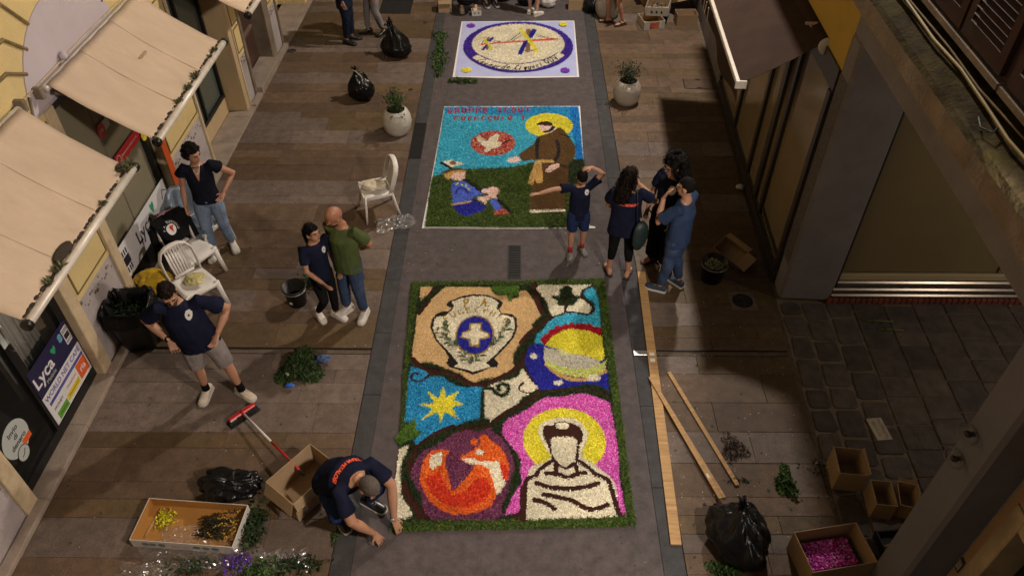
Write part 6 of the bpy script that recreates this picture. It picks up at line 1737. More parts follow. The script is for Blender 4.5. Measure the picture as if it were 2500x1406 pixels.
# people at the top of the picture
person('man in navy suit and black shoes standing by the far black bag', (-3.331, 14.409), (1, -.12), 1.78, dict(Ran=(.10, -.02, .10), Lan=(-.10, .02, .10)),
       ('tee', mat_suit, dict(sleeve=1.5, hem=.22, loose=.02, name='jacket')), ('suit', mat_suit), ('shoe', mat_shoe_k, mat_sole_k), ('short', mat_hair_g), mat_skin, 1.08, voxel=.013, seed=101)
person('person in grey trousers and black shoes next to the man in the suit', (-2.856, 14.801), (-.9, -.55), 1.74, dict(Ran=(.11, .14, .10), Rkn=(.11, .10, .5), Lan=(-.12, -.10, .10)),
       ('tee', mat_shoe_w, dict(sleeve=1.5, hem=.10)), ('jeans', mat_greytr), ('shoe', mat_shoe_k, mat_sole_k), ('short', mat_hair_br), mat_skin, .95, voxel=.013, seed=111)
SQUAT = dict(pelvis=(0, -.16, .34), chest=(0, .05, .66), neck=(0, .16, .84), head=(0, .24, .97), hdir=(0, .8, -.6), hup=(0, .6, .8), Rsh=(.19, .12, .78), Lsh=(-.19, .12, .78), Rel=(.24, .38, .58), Lel=(-.24, .38, .58), Rwr=(.12, .55, .36), Lwr=(-.12, .55, .36),
             Rhd=(0, .7, -.6), Lhd=(0, .7, -.6), Rhip=(.1, -.15, .31), Lhip=(-.1, -.15, .31), Rkn=(.2, .26, .46), Lkn=(-.2, .26, .46), Ran=(.15, .0, .10), Lan=(-.15, .02, .10))
person('person squatting in black trousers and cream slip-ons beside the small white box', (-1.086, 15.844), (.1, 1), 1.66, dict(SQUAT, Ran=(.2, -.02, .1), Lan=(-.10, -.02, .10)),
       ('tee', mat_blackcl, dict(sleeve=.7, hem=.05)), ('leggings', mat_blackcl, .92), ('shoe', mat_shoe_c, mat_sole), ('long', mat_hair_br), mat_skin_l, .9, voxel=.013, female=True, seed=121)
person('person kneeling in dark trousers and black laced sneakers next to the squatting one', (-0.65, 16.357), (-.3, 1), 1.66, dict(SQUAT, Ran=(.12, -.22, .12), Lan=(-.10, -.2, .12), Rft=(.05, -1, -.02), Lft=(0, -1, -.02)),
       ('tee', mat_navytee, dict(sleeve=.7, hem=.05)), ('jeans', mat_blackcl, .92), ('sneaker', mat_shoe_k, mat_sole), ('short', mat_hair_b), mat_skin_l, .95, voxel=.013, seed=131)
person('bare legged person in white sneakers standing above the far carpet', (0.312, 15.732), (.55, .8), 1.68, dict(Ran=(.10, .0, .10), Lan=(-.10, .03, .10)),
       ('tee', mat_print_w, dict(sleeve=.6, hem=.12)), ('shorts', mat_jeansl, .28), ('sneaker', mat_shoe_w, mat_sole), ('long', mat_hair_br), mat_skin_l, .92, voxel=.013, female=True, seed=141)
person('person in dark shorts and brown sandals walking past the far round planter', (1.991, 15.304), (-.95, -.2), 1.72, dict(Ran=(.10, .12, .10), Rkn=(.10, .12, .5), Lan=(-.10, -.14, .10), Lkn=(-.1, -.02, .5)),
       ('tee', mat_blackcl, dict(sleeve=.6, hem=.12)), ('shorts', mat_blackcl, .40), ('sandal', material('brown_leather', (.07, .035, .02), .6), mat_sole_k), ('short', mat_hair_br), mat_skin, .98, voxel=.013, seed=151)

# ------------------------------------------------------------------ props
mat_card = material('brown_cardboard', (.33, .225, .125), .85, .1, 3, .1, 60)
mat_cardin = material('cardboard_inside', (.35, .24, .135), .9, .1, 3, .1, 60)
mat_cardw = material('white_printed_carton', (.52, .49, .45), .7, .05, 4)
mat_cardo = material('orange_brown_carton', (.36, .17, .035), .8, .1, 4)
mat_plast = material('white_plastic', (.70, .66, .61), .45, .05, 6, stain=((.42, .37, .32), 3, .4))
mat_bag = material('black_bag_film', (.005, .005, .0055), .27, .3, 8, .35, 20, spec=.28)
mat_bucket = material('black_bucket_plastic', (.012, .012, .012), .4)
def film(name, base, milk, rough, shine):
    """thin clear film: mostly see-through, with mirror glints on its facets"""
    m = bpy.data.materials.new(name); m.use_nodes = True; N = m.node_tree.nodes; Lk = m.node_tree.links
    out = N['Material Output']; N.remove(N['Principled BSDF'])
    tr_ = N.new('ShaderNodeBsdfTransparent'); gl = N.new('ShaderNodeBsdfGlossy'); df = N.new('ShaderNodeBsdfDiffuse')
    gl.inputs['Roughness'].default_value = rough; df.inputs['Color'].default_value = (*base, 1)
    m1 = N.new('ShaderNodeMixShader'); m1.inputs[0].default_value = milk
    fr = N.new('ShaderNodeValue'); fr.outputs[0].default_value = shine
    m2 = N.new('ShaderNodeMixShader')
    Lk.new(tr_.outputs[0], m1.inputs[1]); Lk.new(df.outputs[0], m1.inputs[2]); Lk.new(fr.outputs[0], m2.inputs[0]); Lk.new(m1.outputs[0], m2.inputs[1]); Lk.new(gl.outputs[0], m2.inputs[2])
    Lk.new(m2.outputs[0], out.inputs['Surface']); MATS[name] = m
    return m
mat_clear = film('clear_film', (.7, .68, .66), .14, .2, .12)
mat_cello = film('cellophane', (.75, .72, .72), .05, .2, .11)
mat_pine = material('raw_pine_lath', (.40, .235, .095), .7, .25, 4, .15, 60, stretch=(8, .8, 8))
mat_redpl = material('red_plastic', (.42, .012, .015), .4)
mat_bristle = material('black_bristle', (.010, .010, .010), .9)
mat_pot = material('grey_glazed_pot', (.40, .35, .285), .28, .08, 5, spec=.6)
mat_pot2 = material('white_terrazzo_pot', (.50, .46, .39), .5, .1, 5)
mat_earth = material('potting_soil', (.02, .014, .01), .95, .4, 40)
mat_petg = attr_material('plant_leaves', .55)

def leaf_cloud(name, pts, sizes, pal, parent, mat=None, tilt=.9, ratio=.45, seed=1, droop=0.0, fold=False):
    """many leaf sized faces at the given points"""
    rng = np.random.default_rng(seed); n = len(pts); P = np.array(pts, float)
    a = rng.uniform(0, 2*PI, n)
    d = np.stack([np.cos(a), np.sin(a), rng.normal(droop, tilt, n)], 1); d /= np.linalg.norm(d, axis=1)[:, None]
    s = np.cross(d, np.stack([rng.normal(0, .5, n), rng.normal(0, .5, n), np.ones(n)], 1)); s /= np.linalg.norm(s, axis=1)[:, None]
    L = np.array(sizes)[:, None] if np.ndim(sizes) else np.full((n, 1), sizes)*rng.uniform(.6, 1.35, (n, 1))
    Q = np.stack([P-d*L*.5, P+s*L*ratio*.5, P+d*L*.5, P-s*L*ratio*.5], 1)
    pal = np.array(pal); c = pal[rng.integers(0, len(pal), n)]*rng.uniform(.7, 1.3, (n, 1))
    o = obj(name, quads_mesh(name, Q, c), mat or mat_petg, parent)
    return o
GREEN = [(.03, .06, .015), (.045, .085, .02), (.02, .04, .012), (.06, .10, .03)]
DKGREEN = [(.016, .03, .012), (.022, .042, .014), (.03, .05, .02)]

# ---- planters
def planter(loc, r, label, mat, foliage, seed):
    t = empty('planter', (loc[0], loc[1], 0), 0, label, 'planter', 'round street planters')
    prof = [(r*.5, 0.0), (r*.72, .01), (r*.9, r*.35), (r*1.0, r*.85), (r*.95, r*1.25), (r*.8, r*1.58), (r*.66, r*1.72), (r*.62, r*1.74), (r*.6, r*1.70), (r*.62, r*1.55)]
    pr = []
    for (a, b), (c, d) in zip(prof, prof[1:]):
        for k in range(3): f = k/3; pr.append((a+(c-a)*f, b+(d-b)*f))
    pr.append(prof[-1])
    MB().lathe(pr, 36).build('pot', mat, t)
    MB().lathe([(0, r*1.58), (r*.63, r*1.57)], 24).build('soil', mat_earth, t)
    if foliage:
        rng = random.Random(seed); pts = []; st = MB()
        for k in range(foliage['stems']):
            a = rng.uniform(0, 2*PI); e = rng.uniform(.05, foliage['spread']); h = rng.uniform(.6, 1)*foliage['h']
            b = V((rng.uniform(-.5, .5)*r*.6, rng.uniform(-.5, .5)*r*.6, r*1.56)); tip = b+V((math.cos(a)*e, math.sin(a)*e, h))
            mid = lerp(b, tip, .5)+V((0, 0, .04)); st.tube([b, mid, tip], [.005, .004, .002], 5)
            for q in range(foliage['per']):
                f = rng.uniform(.3, 1.05); p = lerp(b, tip, f); w = foliage['fluff']
                pts.append((p.x+rng.gauss(0, w), p.y+rng.gauss(0, w), p.z+rng.gauss(0, w)))
        for k in range(foliage.get('trail', 0)):
            a = rng.uniform(-2.4, -.6); rr = r*rng.uniform(.6, 1.0); pts.append((rr*math.cos(a), rr*math.sin(a), r*rng.uniform(1.2, 1.75)))
        st.build('stems', material('green_stem', (.05, .06, .02), .8), t)
        o = leaf_cloud('foliage', pts, foliage['size'], foliage['pal'], t, seed=seed); o['kind'] = 'stuff'
    return t
planter((-1.989, 11.08), .245, 'pale round planter with a leafy green bush beside the gutter grate', mat_pot2, dict(stems=26, h=.36, spread=.2, per=34, fluff=.035, size=.042, pal=GREEN+[(.07, .03, .03)], trail=60), 5)
planter((1.904, 12.085), .245, 'glossy round planter with a dark leafy bush on the right pavement', mat_pot, dict(stems=26, h=.34, spread=.22, per=26, fluff=.035, size=.045, pal=DKGREEN+[(.07, .035, .04)]), 6)
planter((1.868, 15.663), .27, 'far round planter beside the person in sandals', mat_pot, dict(stems=10, h=.3, spread=.2, per=20, fluff=.03, size=.045, pal=GREEN), 7)

# ---- plastic chairs
def make_chair():
    t = empty('plastic_chair', (0, 0, 0))
    # seat: dished slab, front at +Y
    n = 10; top = []; rngs = []
    m = MB(); vs = []; fs = []
    for i in range(n+1):
        for j in range(n+1):
            u, v = i/n*2-1, j/n*2-1
            w = .215-.02*(v < 0)*abs(v); x = u*w; y = v*.21
            z = .43-.018*(1-u*u)*(1-v*v*.6)-.03*max(0, v-.7)/.3
            vs.append((x, y, z))
    N1 = len(vs); vs += [(x, y, z-.012) for x, y, z in vs]
    for i in range(n):
        for j in range(n):
            a = i*(n+1)+j; f = (a, a+n+1, a+n+2, a+1); fs += [f, tuple(N1+k for k in reversed(f))]
    for k in range(n):
        for a, b in ((k, k+1), (n*(n+1)+k, n*(n+1)+k+1), (k*(n+1), (k+1)*(n+1)), (k*(n+1)+n, (k+1)*(n+1)+n)): fs.append((a, b, N1+b, N1+a))
    m.add(vs, fs, True); m.build('seat', mat_plast, t)
    m = MB(); m.tube([(-.21, -.2, .40), (-.212, .2, .39)], [(.012, .03)]*2, 8, side=(1, 0, 0)); m.tube([(.21, -.2, .40), (.212, .2, .39)], [(.012, .03)]*2, 8, side=(1, 0, 0)); m.tube([(-.2, .205, .385), (.2, .205, .385)], [(.012, .03)]*2, 8, side=(0, 1, 0)); m.tube([(-.2, -.205, .40), (.2, -.205, .40)], [(.012, .03)]*2, 8, side=(0, 1, 0))
    m.build('seat_skirt', mat_plast, t)
    for sx in (-1, 1):
        MB().tube([(.195*sx, .185, .42), (.215*sx, .205, .2), (.24*sx, .225, 0.0)], [(.036, .018), (.030, .017), (.026, .016)], 8, side=(1, .4*sx, 0)).build('leg', mat_plast, t)
        MB().tube([(.185*sx, -.185, .42), (.21*sx, -.225, .2), (.235*sx, -.27, 0.0)], [(.036, .018), (.030, .017), (.026, .016)], 8, side=(1, -.4*sx, 0)).build('leg', mat_plast, t)
    arch = [(-.20, -.18, .40), (-.212, -.225, .58), (-.205, -.27, .72), (-.16, -.295, .80), (-.08, -.305, .835), (0, -.308, .842), (.08, -.305, .835), (.16, -.295, .80), (.205, -.27, .72), (.212, -.225, .58), (.20, -.18, .40)]
    MB().tube(arch, [(.038, .013)]*11, 8, side=(0, .3, 0)).build('back_frame', mat_plast, t)
    MB().tube([(-.10, -.30, .80), (0, -.305, .808), (.10, -.30, .80)], [(.03, .008)]*3, 8, side=(0, 0, 1)).build('back_rail', mat_plast, t)
    MB().tube([(-.13, -.19, .455), (0, -.195, .45), (.13, -.19, .455)], [(.022, .008)]*3, 8, side=(0, 0, 1)).build('back_rail', mat_plast, t)
    for k in range(7):
        x = (k-3)*.036
        MB().tube([(x*.9, -.19, .45), (x, -.25, .62), (x, -.302, .81)], [(.0145, .005)]*3, 6, side=(1, 0, 0)).build('slat', mat_plast, t)
    return t
chair0 = make_chair()
spots = [((-2.015, 8.906), (-.93, -.36), 'white plastic chair standing alone with crumpled bag on its seat'),
         ((-3.978, 6.909), (.74, -.67), 'white plastic chair with yellow gloves, nearest the man in shorts'),
         ((-4.189, 7.497), (.86, -.5), 'white plastic chair under the draped black jacket'),
         ((-4.228, 8.106), (.9, -.42), 'white plastic chair under the grey plastic sheet, beside the woman')]
for i, (p, f, lab) in enumerate(spots):
    o = chair0 if i == 0 else copy_tree(chair0)
    o.location = (p[0], p[1], 0); o.rotation_euler = (0, 0, math.atan2(-f[0], f[1]))
    tag(o, lab, 'chair', 'white plastic chairs')
def chair_pt(i, x, y, z):
    p, f, _ = spots[i]; rz = math.atan2(-f[0], f[1])
    return V((p[0]+x*math.cos(rz)-y*math.sin(rz), p[1]+x*math.sin(rz)+y*math.cos(rz), z))

def crumple(name, c, size, mat, label, cat, seed, amp=.35, freq=3.0, n=28, squash=None, parent=None, flat_z=0.0, group=None):
    """crumpled film or cloth: a folded closed sheet"""
    m = MB(); m.ball((0, 0, 0), size, n*2, n)
    me = m.mesh(name)
    k = len(me.vertices); co = np.empty(k*3); me.vertices.foreach_get('co', co); co = co.reshape(-1, 3)
    s = np.array(size); u = co/s
    nz = fnoise(u*freq, 1.0, seed, 3); nz2 = fnoise(u*freq*2.2, 1.0, seed+7, 2)
    rid = 1-np.abs(nz)*1.5
    co = co*(1+amp*(nz*.55+rid*.3-.2)[:, None]+amp*.22*nz2[:, None])
    zmin = flat_z
    co[:, 2] = np.where(co[:, 2] < zmin, zmin+(co[:, 2]-zmin)*.04, co[:, 2])
    me.vertices.foreach_set('co', co.ravel()); me.update()
    if mat in (mat_cello, mat_clear): me.polygons.foreach_set('use_smooth', [False]*len(me.polygons))
    o = obj(name, me, mat, parent, c)
    if label: tag(o, label, cat, group)
    return o

# ---- black rubbish bags
def rubbish_bag(p, rx, ry, h, label, seed, peak=None, rz=0.0, lump=.20, foldk=.16):
    t = empty('rubbish_bag', (p[0], p[1], 0), rz, label, 'rubbish bag', 'black rubbish bags')
    m = MB(); m.ball((0, 0, 0), 1.0, 72, 44); me = m.mesh('bag')
    k = len(me.vertices); co = np.empty(k*3); me.vertices.foreach_get('co', co); co = co.reshape(-1, 3)
    u = co.copy(); w = u*2.3
    nz = fnoise(w, 1.2, seed, 3); fold = np.abs(fnoise(u*np.array([3.2, 3.2, 1.0]), 2.2, seed+3, 2))
    r = 1+lump*nz+foldk*(fold-.35)
    x = u[:, 0]*rx*r; y = u[:, 1]*ry*r; z = (u[:, 2]*.5+.42)*h*(1+.6*lump*nz+.5*foldk*(fold-.3))
    if peak is not None:
        tt = np.clip((u[:, 2]-.35)/.65, 0, 1)**1.5
        x = x*(1-.72*tt)+peak[0]*tt; y = y*(1-.72*tt)+peak[1]*tt; z = z+peak[2]*tt*(.7+.5*fold)
    z = np.where(z < .004, .004+(z-.004)*.03, z)
    z = np.maximum(z, .002)
    me.vertices.foreach_set('co', np.stack([x, y, z], 1).ravel()); me.update()
    obj('bag', me, mat_bag, t)
    if peak is not None:
        m = MB(); rr = random.Random(seed)
        for q in range(6):
            a = rr.uniform(0, 6.28); b = V((peak[0], peak[1], h*.88+peak[2]*.8)); e = b+V((math.cos(a)*.10, math.sin(a)*.10, rr.uniform(-.02, .1)))
            m.tube([b-V((0, 0, .08)), lerp(b, e, .5)+V((0, 0, .02)), e], [(.03, .008), (.035, .005), (.02, .003)], 7)
        m.build('gathered_neck', mat_bag, t)
    return t
rubbish_bag((-2.327, 13.834), .30, .24, .42, 'large black rubbish bag with a pointed top, by the man in the suit', 3, (-.12, .05, .30))
b = rubbish_bag((-2.758, 12.19), .25, .22, .44, 'black rubbish bag with a pale drawstring, alone on the left paving', 14, (-.06, .05, .12))
m = MB(); m.tube([(-.12, -.02, .56), (-.02, -.10, .56), (.06, -.13, .50), (.10, -.15, .42)], .007, 6); m.build('drawstring', material('pale_string', (.42, .38, .2), .8), b)
rubbish_bag((-2.85, 4.238), .31, .17, .30, 'slumped black rubbish bag behind the white tray of flowers', 27, None, .1, .3, .34)
rubbish_bag((2.12, 3.697), .27, .33, .48, 'full black rubbish bag at the foot of the pine laths', 31, (.05, .1, .05), .5)
rubbish_bag((1.558, 15.907), .17, .2, .35, 'black rubbish bag half behind the far round planter', 41)
rubbish_bag((-0.386, 16.49), .25, .18, .25, 'low black bag behind the kneeling person at the top', 43)

# ---- refuse bin with liner, yellow bag
bn = empty('rubbish_bin', (-4.512, 6.309), .15, 'large open black bin full of cut leaves behind the man in shorts', 'bin')
def sq_ring(a, b, z, n=24, e=.35):
    out = []
    for j in range(n):
        t = 2*PI*j/n; c, s = math.cos(t), math.sin(t)
        out.append((a*math.copysign(abs(c)**e, c), b*math.copysign(abs(s)**e, s), z))
    return out
MB().ring_loft([sq_ring(.17, .16, .0), sq_ring(.205, .19, .25), sq_ring(.24, .225, .62), sq_ring(.245, .23, .64), sq_ring(.235, .22, .63), sq_ring(.20, .19, .40)], False).build('tub', mat_bucket, bn)
m = MB(); rings = []
for k, (g, z) in enumerate(((-.02, .52), (.0, .655), (.02, .67), (.03, .60), (.035, .45))):
    r = sq_ring(.235+g, .22+g, z, 48); rings.append([(x+.012*math.sin(j*2.3+k), y+.012*math.cos(j*1.9+k), z_+.02*math.sin(j*1.3+k*.7)) for j, (x, y, z_) in enumerate(r)])
m.ring_loft(rings, False); m.build('liner', mat_bag, bn)
pts = [(random.uniform(-.18, .18), random.uniform(-.17, .17), .46+random.uniform(0, .08)) for _ in range(420)]
leaf_cloud('cut_leaves', pts, .045, DKGREEN, bn, seed=3)['kind'] = 'stuff'
MB().ring_loft([sq_ring(.19, .18, .44), sq_ring(.02, .02, .46)], True).build('leaf_bed', mat_earth, bn)
crumple('yellow_bag', (*(-4.513, 6.979), .36), (.24, .16, .16), material('yellow_film', (.46, .29, .015), .35, .15, 6, .4, 20), 'crumpled yellow plastic bag between the bin and the chairs', 'bag', 5, flat_z=-.1)
cr = empty('storage_crate', (-4.503, 6.95), .1, 'dim plastic crate of scraps under the shop sign', 'crate')
m = MB(); m.box((-.2, -.2, 0), (.2, .2, .02)); m.box((-.2, -.2, .02), (-.185, .2, .28)); m.box((.185, -.2, .02), (.2, .2, .28)); m.box((-.185, -.2, .02), (.185, -.185, .28)); m.box((-.185, .185, .02), (.185, .2, .28))
m.build('tub', material('grey_crate', (.10, .09, .08), .7), cr)
leaf_cloud('scraps', [(random.uniform(-.17, .17), random.uniform(-.17, .17), random.uniform(.1, .3)) for _ in range(160)], .05, DKGREEN+[(.3, .27, .24)], cr, seed=8)['kind'] = 'stuff'

# ---- jacket on the chair, sheet, gloves
jk = empty('jacket', (*(-4.189, 7.497), 0), spots[2][1] and math.atan2(-spots[2][1][0], spots[2][1][1]), 'black team jacket with round badge draped over a chair back', 'jacket')
m = MB()
m.tube([(-.02, -.30, .10), (-.03, -.335, .3), (-.01, -.345, .55), (0, -.33, .80), (0, -.29, .885), (0, -.22, .84), (0, -.17, .70), (.0, -.12, .56)], [(.18, .02), (.235, .03), (.25, .035), (.25, .03), (.24, .025), (.235, .03), (.21, .03), (.15, .02)], 18, side=(1, 0, 0))
m.tube([(-.24, -.31, .80), (-.27, -.27, .6), (-.26, -.2, .42)], [.055, .05, .04], 10); m.tube([(.24, -.31, .80), (.275, -.25, .62), (.25, -.16, .48)], [.055, .05, .04], 10)
me = remeshed(m, .011, 2, 'jacket_shell'); displace(me, .012, 22, 4, 2)
jo = obj('jacket_shell', me, mat_blackcl, jk)
m = MB(); m.tube([(-.2, -.33, .86), (0, -.34, .90), (.2, -.33, .86)], .012, 6); m.build('collar_piping', material('white_red_piping', (.45, .2, .18), .8), jk)
decal('round_badge', disc_mesh([(.065*math.cos(a), .065*math.sin(a)) for a in [2*PI*k/24 for k in range(24)]]), (.06, -.18, .76), (-1, 0, 0), (0, .15, 1), jo, mat_print_w, jk, .006)
decal('badge_mark', disc_mesh([(.01, -.05), (.022, 0), (.05, .03), (.02, .035), (0, .045), (-.02, .02)]), (.06, -.18, .765), (-1, 0, 0), (0, .15, 1), jo, mat_redv, jk, .008)
for k, (tx, ang) in enumerate(zip('P.A. FUCECCHIO', np.linspace(2.9, -.3, 14))):
    if tx == ' ': continue
    mt = text_mesh(tx, .034, 'badge_lettering'); mt.transform(Matrix.Rotation(ang-PI/2, 4, 'Z'))
    decal('badge_lettering', mt, (.06-.09*math.cos(ang), -.18, .76+.09*math.sin(ang)), (-1, 0, 0), (0, .15, 1), jo, mat_print_w, jk, .006)
MB().box((.2, -.15, .5), (.25, -.145, .53)).build('tricolour_tab', mat_redv, jk)
# grey translucent sheet over the far chair
sm = MB(); vs = []; fs = []; n = 22
for i in range(n+1):
    for j in range(n+1):
        u, v = i/n*2-1, j/n*2-1
        yy = v*.36-.14
        zb = .45 if yy > -.16 else .45+.45*min(1, (-.16-yy)/.13)
        if yy < -.30: zb = .9-(-.30-yy)*2.0
        ww = .29
        z = zb+.02+.02*math.sin(u*7+v*3)+.02*math.sin(v*9-u*4)-.16*max(0, abs(u)-.72)/.28
        vs.append((u*ww+.02*math.sin(v*5), yy, z))
for i in range(n):
    for j in range(n): a = i*(n+1)+j; fs.append((a, a+n+1, a+n+2, a+1))
sh_o = sm.add(vs, fs, True).build('plastic_sheet', material('blue_grey_film', (.15, .19, .24), .3, .25, 7, .5, 20, alpha=.9, spec=.7), None, (*spots[3][0], 0), (0, 0, math.atan2(-spots[3][1][0], spots[3][1][1])), fix=False)
tag(sh_o, 'blue grey plastic sheet heaped over the chair next to the woman', 'plastic sheet')
p = chair_pt(1, -.02, .02, .47); crumple('rubber_gloves', p, (.13, .11, .045), material('pale_yellow_rubber', (.50, .44, .19), .5, .1, 8), 'pale yellow rubber gloves lying on the plastic chair', 'gloves', 9, amp=.6)
p = chair_pt(0, .0, .02, .465); crumple('paper_bag', p, (.16, .12, .05), material('crumpled_white', (.56, .50, .38), .6, .1, 8, .3, 20), 'crumpled white and yellow bag on the lone chair seat', 'bag', 12, amp=.6)
crumple('tissue', (*(3.364, 9.499), .03), (.06, .06, .04), material('tissue_white', (.5, .46, .44), .8), 'small white crumpled tissue at the foot of the shop window', 'tissue', 17, amp=.5)

# ---- buckets
def bucket(p, r, h, label, fill, tagc):
    t = empty('bucket', (p[0], p[1], 0), 0, label, 'bucket', 'black buckets')
    MB().lathe([(0, .004), (r*.76, .004), (r*.78, .0), (r, h-.02), (r*1.06, h-.02), (r*1.06, h), (r*.98, h), (r*.74, .02), (0, .02)], 30).build('pail', mat_bucket, t)
    m = MB(); m.tube([(r*1.04*math.cos(a), r*1.04*math.sin(a)-.01, h-.03-.10*math.sin(max(0, -math.sin(a)))*0) for a in np.linspace(PI, 2*PI, 14)], .004, 5); m.build('handle', mat_steel, t)
    if fill is not None:
        q = [(r*.8*math.sqrt(random.random())*math.cos(a), r*.8*math.sqrt(random.random())*math.sin(a), h*.72+random.uniform(0, .04)) for a in [random.uniform(0, 6.28) for _ in range(260)]]
        leaf_cloud('petal_fill', q, .03, fill, t, seed=2)['kind'] = 'stuff'
        MB().lathe([(0, h*.72), (r*.9, h*.7)], 20).build('fill_bed', mat_earth, t)
    else:
        MB().lathe([(0, .1), (r*.82, .1)], 20).build('water', material('dark_water', (.006, .006, .006), .1), t)
    if tagc: 
        m = MB(); a0 = -2.0
        m.add([(r*.90*math.cos(a), r*.90*math.sin(a)-.002, z) for a in (a0, a0+.3) for z in (h*.30, h*.42)], [(0, 2, 3, 1)]); m.v = [(x*1.03, y*1.03, z) for x, y, z in m.v]; m.build('label', mat_print_w, t, fix=False)
    return t
bucket((-2.793, 6.994), .145, .28, 'empty black bucket beside the girl in leggings', None, True)
bucket((2.566, 7.488), .165, .30, 'black bucket of pale petals beside the tipped carton', [(.45, .48, .22), (.55, .52, .3), (.38, .42, .18)], False)
pts = [(*(np.array((-2.667, 7.365))+np.array([random.gauss(0, .1), random.gauss(0, .07)])), random.uniform(.01, .08)) for _ in range(160)]
o = leaf_cloud('leaf_heap', pts, .06, GREEN+[(.04, .12, .35)], None, seed=4); tag(o, 'small heap of green leaves behind the empty bucket', 'leaf heap')
o['kind'] = 'stuff'

# ---- cartons
def carton(p, w, d, h, rz, label, mat=mat_card, inner=mat_cardin, flaps=(1, 1, 1, 1), flap_len=.5, wall=.006, tilt=None, z=0, flap_ang=2.1, group='cardboard cartons', name='carton'):
    t = empty(name, (p[0], p[1], z), rz, label, 'carton', group)
    if tilt: t.rotation_euler = (tilt[0], tilt[1], rz)
    a, b = w/2, d/2
    MB().box((-a, -b, 0), (a, b, wall)).build('base', mat, t)
    for nm, lo, hi, ilo, ihi in (('side', (-a, -b, wall), (-a+wall, b, h), (-a+wall, -b+wall, wall), (-a+wall+.001, b-wall, h-.002)), ('side', (a-wall, -b, wall), (a, b, h), (a-wall-.001, -b+wall, wall), (a-wall, b-wall, h-.002)),
                       ('side', (-a+wall, -b, wall), (a-wall, -b+wall, h), (-a+wall, -b+wall, wall), (a-wall, -b+wall+.001, h-.002)), ('side', (-a+wall, b-wall, wall), (a-wall, b, h), (-a+wall, b-wall-.001, wall), (a-wall, b-wall, h-.002))):
        o = MB().box(lo, hi).build(nm, mat, t)
        MB().box(ilo, ihi).build('lining', inner, o)
    MB().box((-a+wall, -b+wall, wall), (a-wall, b-wall, wall+.001)).build('floor_lining', inner, t)
    for k, f in enumerate(flaps):
        if not f: continue
        L = flap_len*(d if k in (2, 3) else w)*(.5 if f is True or f == 1 else f)
        ang = flap_ang+random.uniform(-.15, .15)
        o = MB().box((-(b if k < 2 else a)+.004, 0, -.004), ((b if k < 2 else a)-.004, L, 0)).build('flap', mat, t)
        base = {0: ((-a, 0, h), PI/2), 1: ((a, 0, h), -PI/2), 2: ((0, -b, h), PI), 3: ((0, b, h), 0)}[k]
        o.matrix_basis = Matrix.Translation(base[0]) @ Matrix.Rotation(base[1], 4, 'Z') @ Matrix.Rotation(PI/2-ang, 4, 'X')
    return t
# carton with the broom
c = carton((-2.11, 4.26), .57, .41, .31, math.radians(52.6), 'open cardboard carton holding the broom handle, behind the squatting man', flaps=(1, 0, 1, 0), flap_len=.55, flap_ang=2.9)
MB().box((-.20, -.2065, .06), (-.15, -.2055, .14)).build('tape', mat_print_w, c)
MB().box((.0, -.2065, .06), (.05, -.2055, .16)).build('tape', mat_print_w, c)
# white tray of flowers
tr = empty('flower_tray', (-3.137, 3.826), math.radians(-4), 'white carton tray with yellow petals and dark foliage', 'tray')
a, b, h = .56, .225, .125
a = .50
m = MB(); m.box((-a, -b, 0), (a, b, .006)); m.build('base', mat_cardw, tr)
for lo, hi, il, ih in (((-a, -b, .006), (-a+.006, b, h), (-a+.006, -b+.006, .006), (-a+.008, b-.006, h-.002)), ((a-.006, -b, .006), (a, b, h), (a-.008, -b+.006, .006), (a-.006, b-.006, h-.002)), ((-a+.006, -b, .006), (a-.006, -b+.006, h), (-a+.008, -b+.006, .006), (a-.008, -b+.008, h-.002)), ((-a+.006, b-.006, .006), (a-.006, b, h), (-a+.008, b-.008, .006), (a-.008, b-.006, h-.002))):
    o = MB().box(lo, hi).build('side', mat_cardw, tr); MB().box(il, ih).build('lining', mat_cardo, o)
MB().box((-a+.008, -b+.008, .006), (a-.008, b-.008, .008)).build('floor_lining', mat_cardo, tr)
for x in (-.36, -.29, -.20, .14, .23, .32):
    m = MB(); m.prism([(x+.038*math.cos(2*PI*k/16), .065+.026*math.sin(2*PI*k/16)) for k in range(16)], -b-.0015, -b-.0003, 'y'); m.build('printed_oval', material('grey_green_ink', (.14, .17, .15), .7), tr)
m = MB()
for k in range(6): m.box((-.10+k*.028, -b-.0015, .05+.01*(k % 2)), (-.085+k*.028, -b-.0003, .075))
m.build('printed_mark', material('pale_red_ink', (.5, .2, .18), .7), tr)
MB().tube([(-.43, -.13, .012), (-.40, .14, .014)], [(.012, .006)]*2, 6, side=(1, 0, 0)).build('lath_scrap', mat_pine, tr)
def put(root, x, y, z): return (x, y, z)
pts = [(-.30+random.gauss(0, .04), .06+random.gauss(0, .045), .01+random.uniform(0, .05)) for _ in range(320)]
yp = leaf_cloud('petal_heap', [tuple(tr.matrix_basis @ V(q)) for q in pts], .03, [(.55, .50, .02), (.62, .56, .05), (.45, .42, .03)], None, seed=11)
tag(yp, 'heap of bright yellow petals inside the white tray', 'petal heap', kind='stuff')
fb = empty('flower_bunch', tuple(tr.matrix_basis @ V((.22, 0, .01))), math.radians(-4), 'bunch of dark foliage with yellow buds in the white tray', 'flower bunch')
m = MB(); pts = []; bud = []
